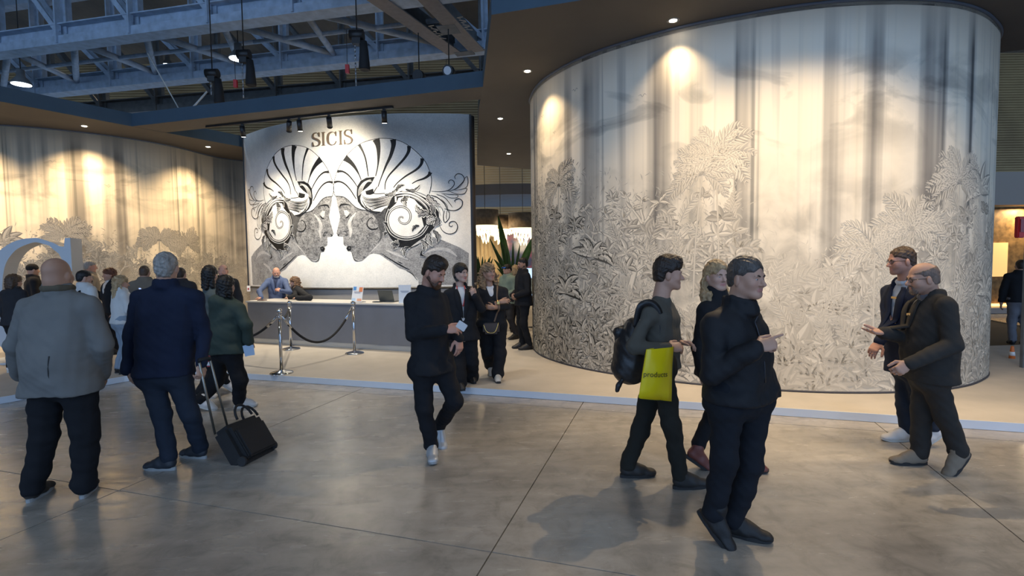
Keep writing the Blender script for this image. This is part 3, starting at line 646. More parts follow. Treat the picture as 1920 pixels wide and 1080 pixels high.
for a in (((1250, 150), (1100, 180), 46, .2, 3, 11), ((1200, 120), (1075, 20), 40, -.25, 4, 11), ((1290, 150), (1250, 20), 34, .2, 3, 11), ((1330, 200), (1215, 270), 52, .15, 4, 12), ((1360, 180), (1300, 300), 40, -.2, 3, 12),
          ((870, 490), (750, 520), 44, -.25, 4, 11), ((860, 520), (800, 600), 36, .3, 3, 11), ((1000, 560), (940, 690), 34, .35, 4, 11), ((1150, 470), (1170, 640), 38, -.25, 4, 11), ((1160, 600), (1215, 680), 20, .5, 3, 12), ((1250, 380), (1290, 560), 46, .2, 4, 11), ((1300, 350), (1350, 520), 34, -.2, 3, 11),
          ((720, 380), (690, 430), 24, .4, 3, 11), ((715, 300), (660, 250), 20, .3, 3, 11), ((1120, 290), (1030, 370), 26, .2, 3, 12)): acanthus(*a)
for a in (((690, 850), (840, 760), 30, .2, 4, 11), ((830, 800), (940, 720), 26, -.2, 3, 11), ((950, 780), (1140, 712), 28, .25, 4, 11), ((980, 860), (960, 1000), 42, .3, 4, 12), ((940, 860), (880, 930), 30, -.3, 3, 12), ((1220, 850), (1390, 990), 46, .1, 4, 10)): acanthus(*a, 240)
# tendrils at the outer side
for pts, wd in ((T3([(1275, 800), (1400, 806), (1500, 782), (1560, 722), (1556, 672), (1515, 658), (1490, 685), (1500, 704)]), 8), (T3([(1480, 800), (1570, 775), (1640, 720), (1690, 650), (1662, 592), (1605, 580), (1570, 616), (1580, 646)]), 9), (T3([(1690, 645), (1728, 616), (1738, 700), (1700, 762), (1570, 790)]), 8), (T3([(1700, 768), (1726, 772), (1690, 830), (1600, 836), (1500, 800)]), 8),
                (T3([(1400, 830), (1500, 840), (1606, 850), (1590, 884), (1500, 880), (1420, 830)]), 7), (T3([(1440, 1022), (1560, 1046), (1650, 1002), (1668, 932), (1622, 895), (1570, 918), (1580, 942)]), 11), (T4([(1368, 270), (1420, 360), (1500, 396), (1580, 370), (1606, 300), (1572, 242), (1512, 246), (1500, 290), (1532, 302), (1542, 284)]), 10),
                (T3([(1260, 850), (1350, 880), (1440, 960), (1480, 1050)]), 12), (T3([(1340, 840), (1440, 880), (1510, 960), (1540, 1005)]), 8), (T3([(1400, 900), (1470, 980), (1490, 1070)]), 7), (T4([(1440, 100), (1425, 180), (1445, 250), (1500, 190), (1500, 90)]), 9), (T4([(1470, 100), (1462, 180), (1470, 215)]), 6), (T3([(1700, 650), (1640, 740), (1560, 785)]), 4)):
    curl_p.stroke(pts, [wd * .55 * U, wd * U, wd * U, wd * .9 * U, wd * .55 * U], 6 * LY, 3)
for nm, mir, lab in (('portrait', None, 'right-hand mosaic profile of a woman facing left'), ('portrait', AXS, 'left-hand mosaic profile of a woman facing right')):
    po = skin_p.build('portrait', MMS, wall_m, mir); po['label'] = lab
    feat_p.build('face_features', MMS, po, mir); hat_p.build('shell_hat', MMS, po, mir); orn_p.build('scroll_ornament', MMS, po, mir); curl_p.build('tendrils', MMS, po, mir)

# ------------------------------------------------------------------ lettering
def glyph(ch):
    """closed outlines of a thin-thick serif capital, unit height"""
    if ch == 'I': return [[(.0, 0), (.30, 0), (.30, .025), (.21, .04), (.21, .96), (.30, .975), (.30, 1), (0, 1), (0, .975), (.09, .96), (.09, .04), (0, .025)]], .30
    if ch == 'S':
        cl = [(.50, .74), (.485, .86), (.40, .955), (.27, .985), (.13, .94), (.065, .83), (.07, .70), (.16, .60), (.30, .53), (.44, .44), (.52, .32), (.51, .17), (.42, .055), (.27, .015), (.13, .05), (.05, .15), (.035, .27)]
        wd = [.02, .028, .03, .03, .045, .075, .10, .125, .135, .125, .10, .075, .045, .03, .03, .028, .02]; w = .58; ser = [[(.505, 1.0), (.53, 1.0), (.53, .68), (.505, .68), (.47, .84), (.42, .93)], [(.035, 0), (.01, 0), (.01, .32), (.035, .32), (.07, .16), (.12, .07)]]
    else:
        cl = [(.61, .935), (.52, .968), (.42, .985), (.25, .93), (.12, .78), (.075, .5), (.12, .22), (.25, .07), (.42, .015), (.56, .04), (.66, .14), (.72, .28)]
        wd = [.03, .033, .036, .07, .12, .15, .12, .07, .035, .03, .028, .02]; w = .74; ser = [[(.685, 1.0), (.73, 1.0), (.73, .66), (.695, .66), (.675, .78), (.63, .875), (.56, .935), (.58, .968), (.64, .935), (.675, .93)]]
        
    P = np.array(catmull([(*p, 0) for p in cl], 8))[:, :2]; wv = np.interp(np.linspace(0, 1, len(P)), np.linspace(0, 1, len(wd)), wd)
    d = np.gradient(P, axis=0); d /= np.linalg.norm(d, axis=1)[:, None]; nn = np.stack([-d[:, 1], d[:, 0]], 1)
    a = P + nn * wv[:, None] / 2; b = P - nn * wv[:, None] / 2
    return [[tuple(x) for x in a] + [tuple(x) for x in b[::-1]]] + ser, w
def extrude_glyph(ch, fpos, depth):
    """fpos(u, v, t) -> world point, t 0 front, 1 back"""
    mb = MB()
    for gi, pl in enumerate(glyph(ch)[0]):
        n = len(pl); tri = tessellate_polygon([[Vector((p[0], p[1], 0)) for p in pl]])
        vs = [fpos(p[0], p[1], -.02 * gi) for p in pl] + [fpos(p[0], p[1], depth + .02 * gi) for p in pl]
        mb.add(vs, [tuple(t) for t in tri] + [tuple(i + n for i in t) for t in tri] + [(i, (i + 1) % n, (i + 1) % n + n, i + n) for i in range(n)])
    return mb
M_LETTER = mat('bronze_letter', (.10, .075, .055), .5, .2)
for ch, x0, x1, y0, y1 in (('S', 587, 601, 248.5, 275.5), ('I', 604.5, 610, 248, 273.5), ('C', 614, 631, 247, 273), ('I', 636.5, 642, 245.5, 271.5), ('S', 646, 661.5, 243, 271)):
    h0 = PW.hit(x0, y1); h1 = PW.hit(x1, y0); w = glyph(ch)[1]
    f = lambda u, v, t: tuple(PW.pos(np.array(h0[0] + (h1[0] - h0[0]) * u / w), h0[1] + (h1[1] - h0[1]) * v, .035 * (1 - t)))
    extrude_glyph(ch, f, 1).build('letter', M_LETTER, wall_m, fix=True)

# ------------------------------------------------------------------ giant free-standing letter at the left
GY = 8.6; gt = at(60, 447, GY)[2]
r_ = empty('letter_sculpture', (at(60, 560, GY)[0], GY, PZ)); tag(r_, 'giant pale free-standing letter C behind the crowd, cut by the left edge', 'letter')
gx1 = at(134, 480, GY)[0]; gh = gt - PZ; gd = np.array([-.12, .36, 0])
f = lambda u, v, t: np.array([gx1 + (u - .73) * gh * .98, GY, PZ + v * gh]) + gd * t + np.array([0, -.0, 0])
M_PALE = mat('pale_blue_grey_lacquer', (.50, .53, .56), .5)
gl = extrude_glyph('C', f, 1); gl.build('letter_body', M_PALE, r_)
m = MB(); m.box((gx1 - .38 * gh, GY + .18, PZ + .012), .85 * gh, .6, .024); m.build('base_plate', M_PALE, r_)

# ------------------------------------------------------------------ reception desk
d0 = ground(465, 645, PZ); d0 = np.array([-5.47, 10.545, PZ]); d1 = np.array([-1.30, 8.98, PZ]); dd = (d1 - d0) / np.linalg.norm(d1 - d0); dn = np.array([-dd[1], dd[0], 0]); dl = np.linalg.norm(d1 - d0)
DH = at(620, 567, 9.85)[2]
M_DESK = mat('desk_slate', (.17, .18, .205), .38, var=.05, scale=3)
dk = empty('reception_desk', tuple((d0 + d1) / 2 + dn * .35)); tag(dk, 'long slate grey reception desk with thin pale top below the mosaic', 'desk')
m = MB(); m.box((d0 + d1) / 2 + dn * .35 + ZV * (.10 + (DH - PZ - .13) / 2), dl, .70, DH - PZ - .13, dd, dn); m.build('front_panel', M_DESK, dk, bevel=.004)
m = MB(); m.box((d0 + d1) / 2 + dn * .35 + ZV * (DH - PZ - .015), dl + .04, .76, .03, dd, dn); m.build('worktop', mat('desk_top', (.55, .53, .50), .35), dk, bevel=.004)
m = MB(); m.box((d0 + d1) / 2 + dn * .36 + ZV * .052, dl - .02, .69, .10, dd, dn); m.build('plinth', mat('desk_plinth', (.42, .46, .50), .25, .6), dk)
def on_desk(px, back):
    """point on the desk top at this column, back metres behind the front edge"""
    u = (px - 960) / FPX; best = min(np.linspace(0, 1, 600), key=lambda k: abs((d0 + (d1 - d0) * k + dn * back)[0] / (d0 + (d1 - d0) * k + dn * back)[1] - u))
    p = d0 + (d1 - d0) * best + dn * back; p[2] = DH + .001
    return p
# acrylic sign with a printed sheet
p = on_desk(667, .12); r = empty('table_sign', tuple(p)); tag(r, 'small leaning white card sign with blue and orange print on the desk', 'sign')
tv = ZV * .97 + dn * .24
def sheet(mb, c, w, h, t, u=dd, v=tv): n_ = np.cross(u, v); mb.box(c, w, h, t, u, v, n_)
m = MB(); sheet(m, p + tv * .16, .24, .32, .006); m.build('sheet', mat('paper_white', (.75, .76, .78), .6), r)
nf = -np.cross(dd, tv); nf = nf if nf[1] < 0 else -nf
for (u0, v0, w, h, c, nm) in ((-.07, .27, .07, .07, (.10, .30, .62), 'blue_print'), (.07, .25, .08, .09, (.75, .25, .10), 'orange_print'), (0, .205, .16, .012, (.35, .35, .4), 'text_line'), (0, .185, .13, .012, (.35, .35, .4), 'text_line'), (.06, .05, .10, .05, (.75, .40, .25), 'orange_print'), (-.07, .05, .08, .06, (.45, .62, .80), 'blue_print')):
    m = MB(); sheet(m, p + tv * v0 + dd * u0 + nf * .004, w, h, .002); m.build(nm, mat('ink_%d_%d_%d' % tuple(int(x * 100) for x in c), c, .6), r)
m = MB(); m.box(p + ZV * .006 + dn * .05, .26, .14, .012, dd, dn); m.build('stand_foot', mat('clear_acrylic', (.7, .72, .75), .1, trans=.6), r)
# laptop, seen from behind
p = on_desk(726, .36); r = empty('laptop', tuple(p)); tag(r, 'open dark laptop on the reception desk seen from the back', 'laptop')
m = MB(); m.box(p + ZV * .009 + dn * .10, .33, .23, .016, dd, dn); m.build('keyboard_base', mat('laptop_grey', (.09, .10, .10), .4, .5), r, bevel=.004)
m = MB(); lv = ZV * .95 - dn * .3; sheet(m, p + ZV * .018 + lv * .11 - dn * .02, .33, .22, .010, dd, lv); m.build('screen_lid', MATS['laptop_grey'], r, bevel=.003)
# standing white info board
p = on_desk(759, .2); r = empty('info_board', tuple(p)); tag(r, 'upright pale blue-white info card beside the laptop on the desk', 'sign')
m = MB(); sheet(m, p + ZV * .17, .26, .33, .012, dd, ZV); m.build('card', mat('card_pale', (.60, .66, .74), .5), r)
for k, (w, v0) in enumerate(((.18, .22), (.14, .20))):
    m = MB(); sheet(m, p + ZV * v0 - dn * .008, w, .010, .002, dd, ZV); m.build('text_line', mat('ink_slate', (.25, .3, .4), .6), r)
m = MB(); m.box(p + ZV * .006, .20, .12, .012, dd, dn); m.build('foot', MATS['card_pale'], r)
for q, (px, lab) in enumerate(((490, 'flat dark tablet lying on the desk by the bald man'), (707, 'small grey tray lying on the desk beside the laptop'))):
    p = on_desk(px, .15 + .1 * q); m = MB(); m.box(p + ZV * .009, .16, .11, .014, dd, dn); m.box(p + ZV * .017, .14, .09, .003, dd, dn, mi=1)
    o = m.build(['tablet', 'pen_tray'][q], [mat('tablet_case', (.12, .05, .05), .5) if q == 0 else MATS['laptop_grey'], M_BLACK], origin=p, bevel=.003); tag(o, lab, ['tablet', 'tray'][q])
# wall switch plate at the corner
p = at(466.5, 541, MW_pts[0][1] - .12); r = empty('wall_plate', tuple(p)); tag(r, 'little white switch plate at the lower left corner of the mosaic', 'switch plate')
m = MB(); m.box(p, .075, .03, .14); m.build('plate', mat('paper_white', (.75, .76, .78), .6), r); m = MB(); m.box(p + np.array([0, -.02, -.01]), .03, .012, .05); m.build('rocker', mat('rocker_red', (.4, .05, .05), .5), r)

# ------------------------------------------------------------------ stanchions and ropes
M_CHROME = mat('polished_chrome', (.62, .62, .62), .12, 1.0)
M_ROPE = mat('black_rope', (.012, .012, .014), .85, bump=.5, bscale=120)
def stanchion(px, py, ytop, label):
    p = ground(px, py, PZ); top = at(px, ytop, p[1])[2]; h = top - PZ
    r = empty('rope_stanchion', tuple(p)); tag(r, label, 'stanchion', 'chrome rope stanchions')
    m = MB(); m.lathe([(.165, 0), (.165, .012), (.155, .022), (.11, .034), (.05, .046), (.03, .055)], p, 28); m.build('base', M_CHROME, r)
    m = MB(); m.lathe([(.024, .05), (.024, h - .13)], p, 18); m.build('pole', M_CHROME, r)
    m = MB(); m.lathe([(.026, h - .15), (.042, h - .145), (.042, h - .128), (.028, h - .12), (.028, h - .105), (.038, h - .10), (.038, h - .092), (.016, h - .085)], p, 20); m.build('collar', M_CHROME, r)
    m = MB(); m.lathe([(.012, h - .088)] + [(.042 * math.sin(a), h - .043 - .042 * math.cos(a)) for a in np.linspace(.3, math.pi - .02, 12)], p, 20); m.build('ball_finial', M_CHROME, r)
    return p + ZV * (h - .115)
SA = stanchion(528, 700, 578, 'nearest chrome stanchion, in front of the desk')
SB = stanchion(546, 655, 563, 'chrome stanchion close to the desk, left of the card sign')
SC_ = stanchion(665, 663, 564, 'chrome stanchion close to the desk, under the card sign')
SD = np.array([SA[0] - 2.05, SA[1] + 1.25, SA[2]])
SDp = np.array([SD[0], SD[1], PZ])
def rope(a, b, sag, label, hooks=True):
    d = b - a; d[2] = 0; d /= np.linalg.norm(d); a = a + d * .04; b = b - d * .04
    r = empty('barrier_rope', tuple((a + b) / 2)); tag(r, label, 'rope', 'black barrier ropes')
    P = []
    for t in np.linspace(0, 1, 28):
        p = a * (1 - t) + b * t; p[2] -= sag * 4 * t * (1 - t); P.append(p)
    m = MB(); m.tube(P[2:-2], .019, 10); m.build('cord', M_ROPE, r)
    for q in ((0, 3), (-1, -4)):
        m = MB(); m.tube([P[q[0]], P[q[1]]], [.016, .022], 10); m.build('hook_ferrule', M_CHROME, r)
rope(SA, SC_, .50, 'black rope sagging between the nearest and the right stanchion')
rope(SA, SB, .10, 'black rope running back from the nearest stanchion to the desk')
rope(SA, SD, .42, 'black rope sagging left behind the woman in green')
h_ = SDp; stp = MB()
r = empty('rope_stanchion', tuple(SDp)); tag(r, 'chrome stanchion hidden behind the two walking women', 'stanchion', 'chrome rope stanchions')
m = MB(); m.lathe([(.165, 0), (.165, .012), (.155, .022), (.11, .034), (.05, .046), (.03, .055)], SDp, 28); m.build('base', M_CHROME, r)
m = MB(); m.lathe([(.024, .05), (.024, SD[2] - PZ), (.042, SD[2] - PZ + .005), (.042, SD[2] - PZ + .02), (.02, SD[2] - PZ + .03)] + [(.042 * math.sin(a), SD[2] - PZ + .07 - .042 * math.cos(a)) for a in np.linspace(.4, 3.1, 8)], SDp, 18); m.build('pole', M_CHROME, r)
# ------------------------------------------------------------------ engraved jungle printed on the two curved walls
def ink_material(name):
    m, N, L, b = nodes_of(name); a = add(N, 'ShaderNodeAttribute'); a.attribute_name = 'ink'; L.new(a.outputs['Color'], b.inputs['Base Color'])
    b.inputs['Roughness'].default_value = .75; b.inputs['Specular IOR Level'].default_value = .2
    return m
M_INK = ink_material('mural_ink')
class Jungle:
    def __init__(w, c, paper, seed): w.c = c; w.paper = np.array(paper); w.V = []; w.F = []; w.C = []; w.n = 0; w.R = random.Random(seed); w.lay = 0.0008
    def tone(w, t): return w.paper * t if t > .6 else w.paper * t * np.array([1.0, 1.03, 1.08])
    def strip(w, L_, M_, R_, col, off, col2=None):
        n = len(L_); o = w.n
        P = np.vstack([L_, M_, R_]); w.V.append(np.column_stack([P, np.full(3 * n, off)])); w.n += 3 * n
        for i in range(n - 1):
            w.F.append((o + i, o + i + 1, o + n + i + 1, o + n + i)); w.C.append(col)
            w.F.append((o + n + i, o + n + i + 1, o + 2 * n + i + 1, o + 2 * n + i)); w.C.append(col2 if col2 is not None else col)
    def line(w, pts, wd, col, off, per=4):
        P = np.array(catmull([(*p, 0) for p in pts], per))[:, :2]; n = len(P)
        wv = np.interp(np.linspace(0, 1, n), np.linspace(0, 1, len(wd)), wd) if hasattr(wd, '__len__') else np.full(n, wd)
        d = np.gradient(P, axis=0); d /= np.linalg.norm(d, axis=1)[:, None] + 1e-9; nn = np.stack([-d[:, 1], d[:, 0]], 1) * wv[:, None] / 2
        o = w.n; w.V.append(np.column_stack([np.vstack([P + nn, P - nn]), np.full(2 * n, off)])); w.n += 2 * n
        for i in range(n - 1): w.F.append((o + i, o + i + 1, o + n + i + 1, o + n + i)); w.C.append(col)
    def leaf(w, s, z, ang, ln, wid, bend, light, dark, off, n=6, rib=True):
        t = np.linspace(0, 1, n + 1); a = ang + bend * t; dx = np.cos(a) * ln / n; dz = np.sin(a) * ln / n
        P = np.stack([s + np.concatenate([[0], np.cumsum(dx[:-1])]), z + np.concatenate([[0], np.cumsum(dz[:-1])])], 1)
        nn = np.stack([-np.sin(a), np.cos(a)], 1); wv = (wid * np.sin(np.pi * t ** .8) ** .85)[:, None]
        e = max(.0045, wid * .34); we = wv + e * (np.sin(np.pi * t)[:, None] ** .5)
        w.strip(P + nn * we, P, P - nn * we, dark, off)
        sh = light * .62 + dark * .2
        w.strip(P + nn * wv * .88, P, P - nn * wv * .80, light, off + .00012, sh)
        if rib: w.strip(P + nn * wv * .05, P, P - nn * wv * .10, dark * .6 + light * .4, off + .00022)
    def rosette(w, s, z, k, ln, light, dark, off, lo=.1, hi=math.pi - .1):
        order = list(range(k)); w.R.shuffle(order)
        for i in order:
            a = lo + (hi - lo) * (i + .5) / k + w.R.uniform(-.12, .12); l = ln * w.R.uniform(.75, 1.15)
            w.leaf(s, z, a, l, l * w.R.uniform(.13, .2), w.R.uniform(-.9, .9) + (.5 if a > math.pi / 2 else -.5), light * w.R.uniform(.9, 1.05), dark, off)
    def frond(w, s, z, ang, ln, bend, light, dark, off, k=11):
        t = np.linspace(0, 1, k + 1); a = ang + bend * t ** 1.3
        P = np.stack([s + np.concatenate([[0], np.cumsum(np.cos(a[:-1]) * ln / k)]), z + np.concatenate([[0], np.cumsum(np.sin(a[:-1]) * ln / k)])], 1)
        w.line([tuple(p) for p in P[::2]], [.012, .004], dark, off)
        for i in range(1, k + 1):
            for sd in (-1, 1):
                l = ln * .34 * math.sin(math.pi * (.12 + .8 * t[i])) * w.R.uniform(.8, 1.1)
                w.leaf(P[i, 0], P[i, 1], a[i] + sd * w.R.uniform(.7, 1.0), l, l * .075 + .003, -sd * .35 - .25 * math.cos(a[i]), light, dark, off + .0001, n=4, rib=False)
    def tree(w, s, z0, z1, wd, light, dark, off, depth=2):
        R = w.R
        def branch(x, z, a, l, wd_, dp):
            pts = [(x, z)]; aa = a
            for _ in range(4):
                aa += R.uniform(-.28, .28); pts.append((pts[-1][0] + math.cos(aa) * l / 4, pts[-1][1] + math.sin(aa) * l / 4))
            w.line(pts, [wd_ * 1.25 + .008, wd_ * .75 + .008], dark, off); w.line([(p[0] - wd_ * .06, p[1]) for p in pts], [wd_ * 1.05, wd_ * .6], light, off + .00012)
            w.line([(p[0] + wd_ * .28, p[1]) for p in pts], [wd_ * .16, wd_ * .1], dark * .5 + light * .5, off + .0002)
            if dp:
                for sg in ((-1, 1) if R.random() < .75 else (-1, 1, .2)): branch(pts[-1][0], pts[-1][1], aa + sg * R.uniform(.3, .75), l * R.uniform(.4, .6), wd_ * .6, dp - 1)
                if R.random() < .6: branch(pts[2][0], pts[2][1], a + R.choice((-1, 1)) * R.uniform(.6, 1.0), l * .45, wd_ * .4, dp - 1)
            else:
                for _ in range(4):
                    w.leaf(pts[-1][0], pts[-1][1], R.uniform(-.4, 3.5), R.uniform(.08, .17), R.uniform(.014, .026), R.uniform(-.6, .6), light, dark, off + .0003, n=4, rib=False)
        branch(s, z0, math.pi / 2, (z1 - z0) * .45, wd * .6, depth)
    def hatch(w, s, z, k, dark, off, sp=.12):
        for _ in range(k):
            x = s + w.R.gauss(0, sp); y = z + w.R.gauss(0, sp); l = w.R.uniform(.03, .1); a = w.R.choice((1.2, 1.9, .5, 2.6)) + w.R.uniform(-.2, .2)
            w.line([(x, y), (x + math.cos(a) * l * .5 + .006, y + math.sin(a) * l * .5), (x + math.cos(a) * l, y + math.sin(a) * l)], [.002, w.R.uniform(.006, .014), .002], dark, off, per=2)
    def build(w, name, parent):
        V = np.vstack(w.V); V[:, 1] = np.maximum(V[:, 1], PZ + .015)
        P = w.c.pos(V[:, 0], V[:, 1], V[:, 2] * .22 + .0003)
        me = bpy.data.meshes.new(name); me.from_pydata(P.tolist(), [], w.F); me.materials.append(M_INK)
        at_ = me.attributes.new('ink', 'FLOAT_COLOR', 'FACE'); C = np.ones((len(w.F), 4), np.float32); C[:, :3] = np.clip(np.array(w.C), 0, .95); at_.data.foreach_set('color', C.ravel()); me.update()
        o = link(name, me, parent); o['kind'] = 'stuff'
        return o

def paint(c, s0, s1, paper, seed, top, con, feats):
    J = Jungle(c, paper, seed); R = J.R
    lt = lambda s, k=1.0: J.tone(min(1.0, (.93 - .06 * con(s)) * k)); dk = lambda s, k=1.0: J.tone(max(.05, 1 - con(s) * 1.18 * k))
    # rear haze of hatching and small leaves, then shrubs, then the big leaves in front: back rows first
    lay = J.lay
    ln = s1 - s0
    for _ in range(int(ln * 60)):
        s = R.uniform(s0, s1); z = top(s) * R.uniform(.25, .98); J.hatch(s, z, 12, dk(s, R.uniform(.35, .8)), lay, .13)
    for kind, s, z0, z1, p in feats:
        if kind == 'tree': J.tree(s, z0, z1, p, lt(s, 1.03), dk(s, .75), lay + .0006)
    lay += .0012
    for row in range(15):
        f = 1 - row / 15.0
        for _ in range(int(ln * 6.5)):
            s = R.uniform(s0, s1); z = top(s) * f * R.uniform(.8, 1.0) * .9
            if R.random() < .18 * f: continue
            q = R.random()
            if q < .5: J.rosette(s, z, R.randint(4, 7), R.uniform(.10, .20) + .10 * (1 - f), lt(s, R.uniform(.70, 1.02)), dk(s, R.uniform(.65, 1.0)), lay, -.3, math.pi + .3)
            elif q < .7: J.frond(s, z, R.uniform(.5, 2.6), R.uniform(.28, .5), R.uniform(-1.3, 1.3), lt(s, R.uniform(.85, 1.04)), dk(s, R.uniform(.5, .9)), lay, k=8)
            elif q < .85:
                for _k in range(7): J.leaf(s + R.gauss(0, .07), z + R.gauss(0, .07), R.uniform(0, 6.3), R.uniform(.06, .12), R.uniform(.016, .03), R.uniform(-.5, .5), lt(s, R.uniform(.8, 1.04)), dk(s, R.uniform(.6, 1)), lay + .00003 * _k, n=4, rib=False)
            else: J.hatch(s, z, 14, dk(s, R.uniform(.5, 1)), lay + .0002, .10)
        lay += .0004
    for kind, s, z0, z1, p in feats:
        if kind == 'palm':
            pts = [(s, z0), (s + p * .3, z0 + (z1 - z0) * .5), (s + p, z1)]
            J.line(pts, [.026, .02, .016], dk(s, .6), lay); J.line(pts, [.014, .010, .008], lt(s, .9), lay + .0001)
            for k in range(11):
                a = -.4 + (math.pi + .8) * (k + .5) / 11 + R.uniform(-.1, .1); J.frond(s + p, z1, a, R.uniform(.34, .52), (1.2 if a > math.pi / 2 else -1.2) * R.uniform(.6, 1.2), lt(s, R.uniform(.9, 1.04)), dk(s, R.uniform(.6, .95)), lay + .0002 + .00001 * k, k=10)
        elif kind == 'big':
            for k in range(9):
                a = .15 + (math.pi - .3) * (k + .5) / 9 + R.uniform(-.15, .15); l = R.uniform(.28, .45)
                J.leaf(s, z1, a, l, l * .13, (1.5 if a > math.pi / 2 else -1.5) * R.uniform(.4, 1.1), lt(s, 1.02), dk(s, .9), lay + .0002 + .00002 * k, n=8)
    lay += .0006
    for row in range(5):
        z = .62 - row * .13
        for _ in range(int(ln * 3.2)):
            s = R.uniform(s0, s1); J.rosette(s, max(z + R.uniform(-.08, .08), .08), R.randint(5, 9), R.uniform(.16, .32), lt(s, R.uniform(.75, 1.03)), dk(s, R.uniform(.75, 1.0)), lay)
        lay += .0004
    # birds
    for _ in range(int(ln * 1.3)):
        s = R.uniform(s0, s1); z = R.uniform(3.4, 4.2); b = R.uniform(.04, .07)
        J.line([(s - b, z + .02), (s - b * .4, z + .03), (s, z), (s + b * .5, z + .035), (s + b, z + .01)], [.002, .009, .006, .009, .002], dk(s, .6), .0012)
    return J

def s_at(c, px, py=480):
    for k in range(60):
        for q in (px + k, px - k):
            h = c.hit(q, py)
            if h: return h[0]
# pavilion: heights and contrasts follow columns of the photograph
cx = [998, 1015, 1060, 1120, 1180, 1250, 1320, 1380, 1440, 1520, 1600, 1680, 1750, 1800, 1850, 1872]
cs = [s_at(drum, x) for x in cx]
tops = [3.1, 3.1, 3.05, 2.95, 2.75, 2.75, 2.9, 2.9, 2.1, 1.7, 1.9, 2.1, 2.6, 2.75, 2.5, 2.4]
cons = [.95, .95, .9, .82, .70, .62, .56, .46, .34, .28, .34, .46, .56, .60, .64, .64]
topf = lambda s: float(np.interp(s, cs, tops)); conf = lambda s: float(np.interp(s, cs, cons))
fe = [('tree', s_at(drum, 1165), .5, 2.9, .16), ('tree', s_at(drum, 1265), .9, 3.2, .13), ('tree', s_at(drum, 1100), .7, 2.8, .07), ('tree', s_at(drum, 1745), .7, 2.8, .07), ('tree', s_at(drum, 1620), .6, 2.1, .05), ('palm', s_at(drum, 1045), .6, 2.85, .05), ('palm', s_at(drum, 1300), 1.2, 2.75, .1),
      ('palm', s_at(drum, 1350), .8, 2.95, -.06), ('big', s_at(drum, 1110), 1, 1.75, 0), ('palm', s_at(drum, 1790), .8, 2.55, .05), ('big', s_at(drum, 1835), 1, 2.45, 0), ('palm', s_at(drum, 1640), .5, 1.75, 0), ('big', s_at(drum, 1060), .5, 1.2, 0), ('palm', s_at(drum, 1700), .5, 2.0, .04), ('big', s_at(drum, 1850), .5, 1.2, 0), ('big', s_at(drum, 1690), .3, .5, 0)]
paint(drum, cs[0] - .5, cs[-1] + .6, (.76, .69, .565), 5, topf, conf, fe).build('jungle_print', wall_right)
lx = [0, 60, 130, 200, 280, 340, 400, 452]; ls = [s_at(lwall, x) for x in lx]
ltop = [2.35, 2.3, 2.5, 2.35, 2.2, 2.4, 2.2, 1.7]; lcon = [.6, .6, .62, .58, .55, .58, .5, .3]
fe = [('tree', s_at(lwall, 190), .6, 2.3, .10), ('tree', s_at(lwall, 330), .6, 2.2, .10), ('tree', s_at(lwall, 60), .6, 2.3, .08), ('palm', s_at(lwall, 120), .6, 2.35, .05), ('palm', s_at(lwall, 300), .6, 2.3, 0), ('big', s_at(lwall, 10), .5, 2.2, 0), ('palm', s_at(lwall, 350), .5, 2.2, .05)]
paint(lwall, ls[0] - .4, ls[-1] + .3, (.74, .64, .48), 9, lambda s: float(np.interp(s, ls, ltop)), lambda s: float(np.interp(s, ls, lcon)), fe).build('jungle_print', wall_left)
# ------------------------------------------------------------------ figures: smooth solids grown from a posed skeleton
def V3(*a): return np.array(a, float)
def unit(v): v = np.array(v, float); return v / (np.linalg.norm(v) + 1e-12)
class Cone:
    """tapered limb from a to b; squash>1 flattens it along axis q"""
    def __init__(s, a, b, ra, rb, k=.02, q=None, sq=1.0):
        s.a = V3(*a); s.b = V3(*b); s.ra = ra; s.rb = rb; s.k = k; s.q = unit(q) if q is not None else None; s.sq = sq
        r = max(ra, rb) + .001; s.lo = np.minimum(s.a, s.b) - r; s.hi = np.maximum(s.a, s.b) + r
    def __call__(s, X, Y, Z):
        ab = s.b - s.a; l2 = max(ab @ ab, 1e-12); px, py, pz = X - s.a[0], Y - s.a[1], Z - s.a[2]
        t = np.clip((px * ab[0] + py * ab[1] + pz * ab[2]) / l2, 0, 1)
        dx, dy, dz = px - ab[0] * t, py - ab[1] * t, pz - ab[2] * t; r = s.ra + (s.rb - s.ra) * t
        d2 = dx * dx + dy * dy + dz * dz
        if s.q is not None:
            c = dx * s.q[0] + dy * s.q[1] + dz * s.q[2]; d2 = d2 + c * c * (s.sq * s.sq - 1)
            return (np.sqrt(d2) - r) * (.5 + .5 / s.sq)
        return np.sqrt(d2) - r
class Ell:
    def __init__(s, c, r, ax=None, k=.02):
        s.c = V3(*c); s.r = V3(*r); s.k = k; s.ax = np.array(ax) if ax is not None else np.eye(3); R = float(max(r)); s.lo = s.c - R; s.hi = s.c + R
    def __call__(s, X, Y, Z):
        px, py, pz = X - s.c[0], Y - s.c[1], Z - s.c[2]
        u = [px * a[0] + py * a[1] + pz * a[2] for a in s.ax]
        k0 = np.sqrt(sum((u[i] / s.r[i]) ** 2 for i in range(3))); k1 = np.sqrt(sum((u[i] / s.r[i] ** 2) ** 2 for i in range(3))) + 1e-9
        return k0 * (k0 - 1) / k1
class Half:
    """keeps what lies on the -n side of the plane through p"""
    def __init__(s, p, n, k=.004): s.p = V3(*p); s.n = unit(n); s.k = k; s.lo = None
    def __call__(s, X, Y, Z): return (X - s.p[0]) * s.n[0] + (Y - s.p[1]) * s.n[1] + (Z - s.p[2]) * s.n[2]
def smin(a, b, k):
    h = np.maximum(k - np.abs(a - b), 0) / k; return np.minimum(a, b) - h * h * k * .25
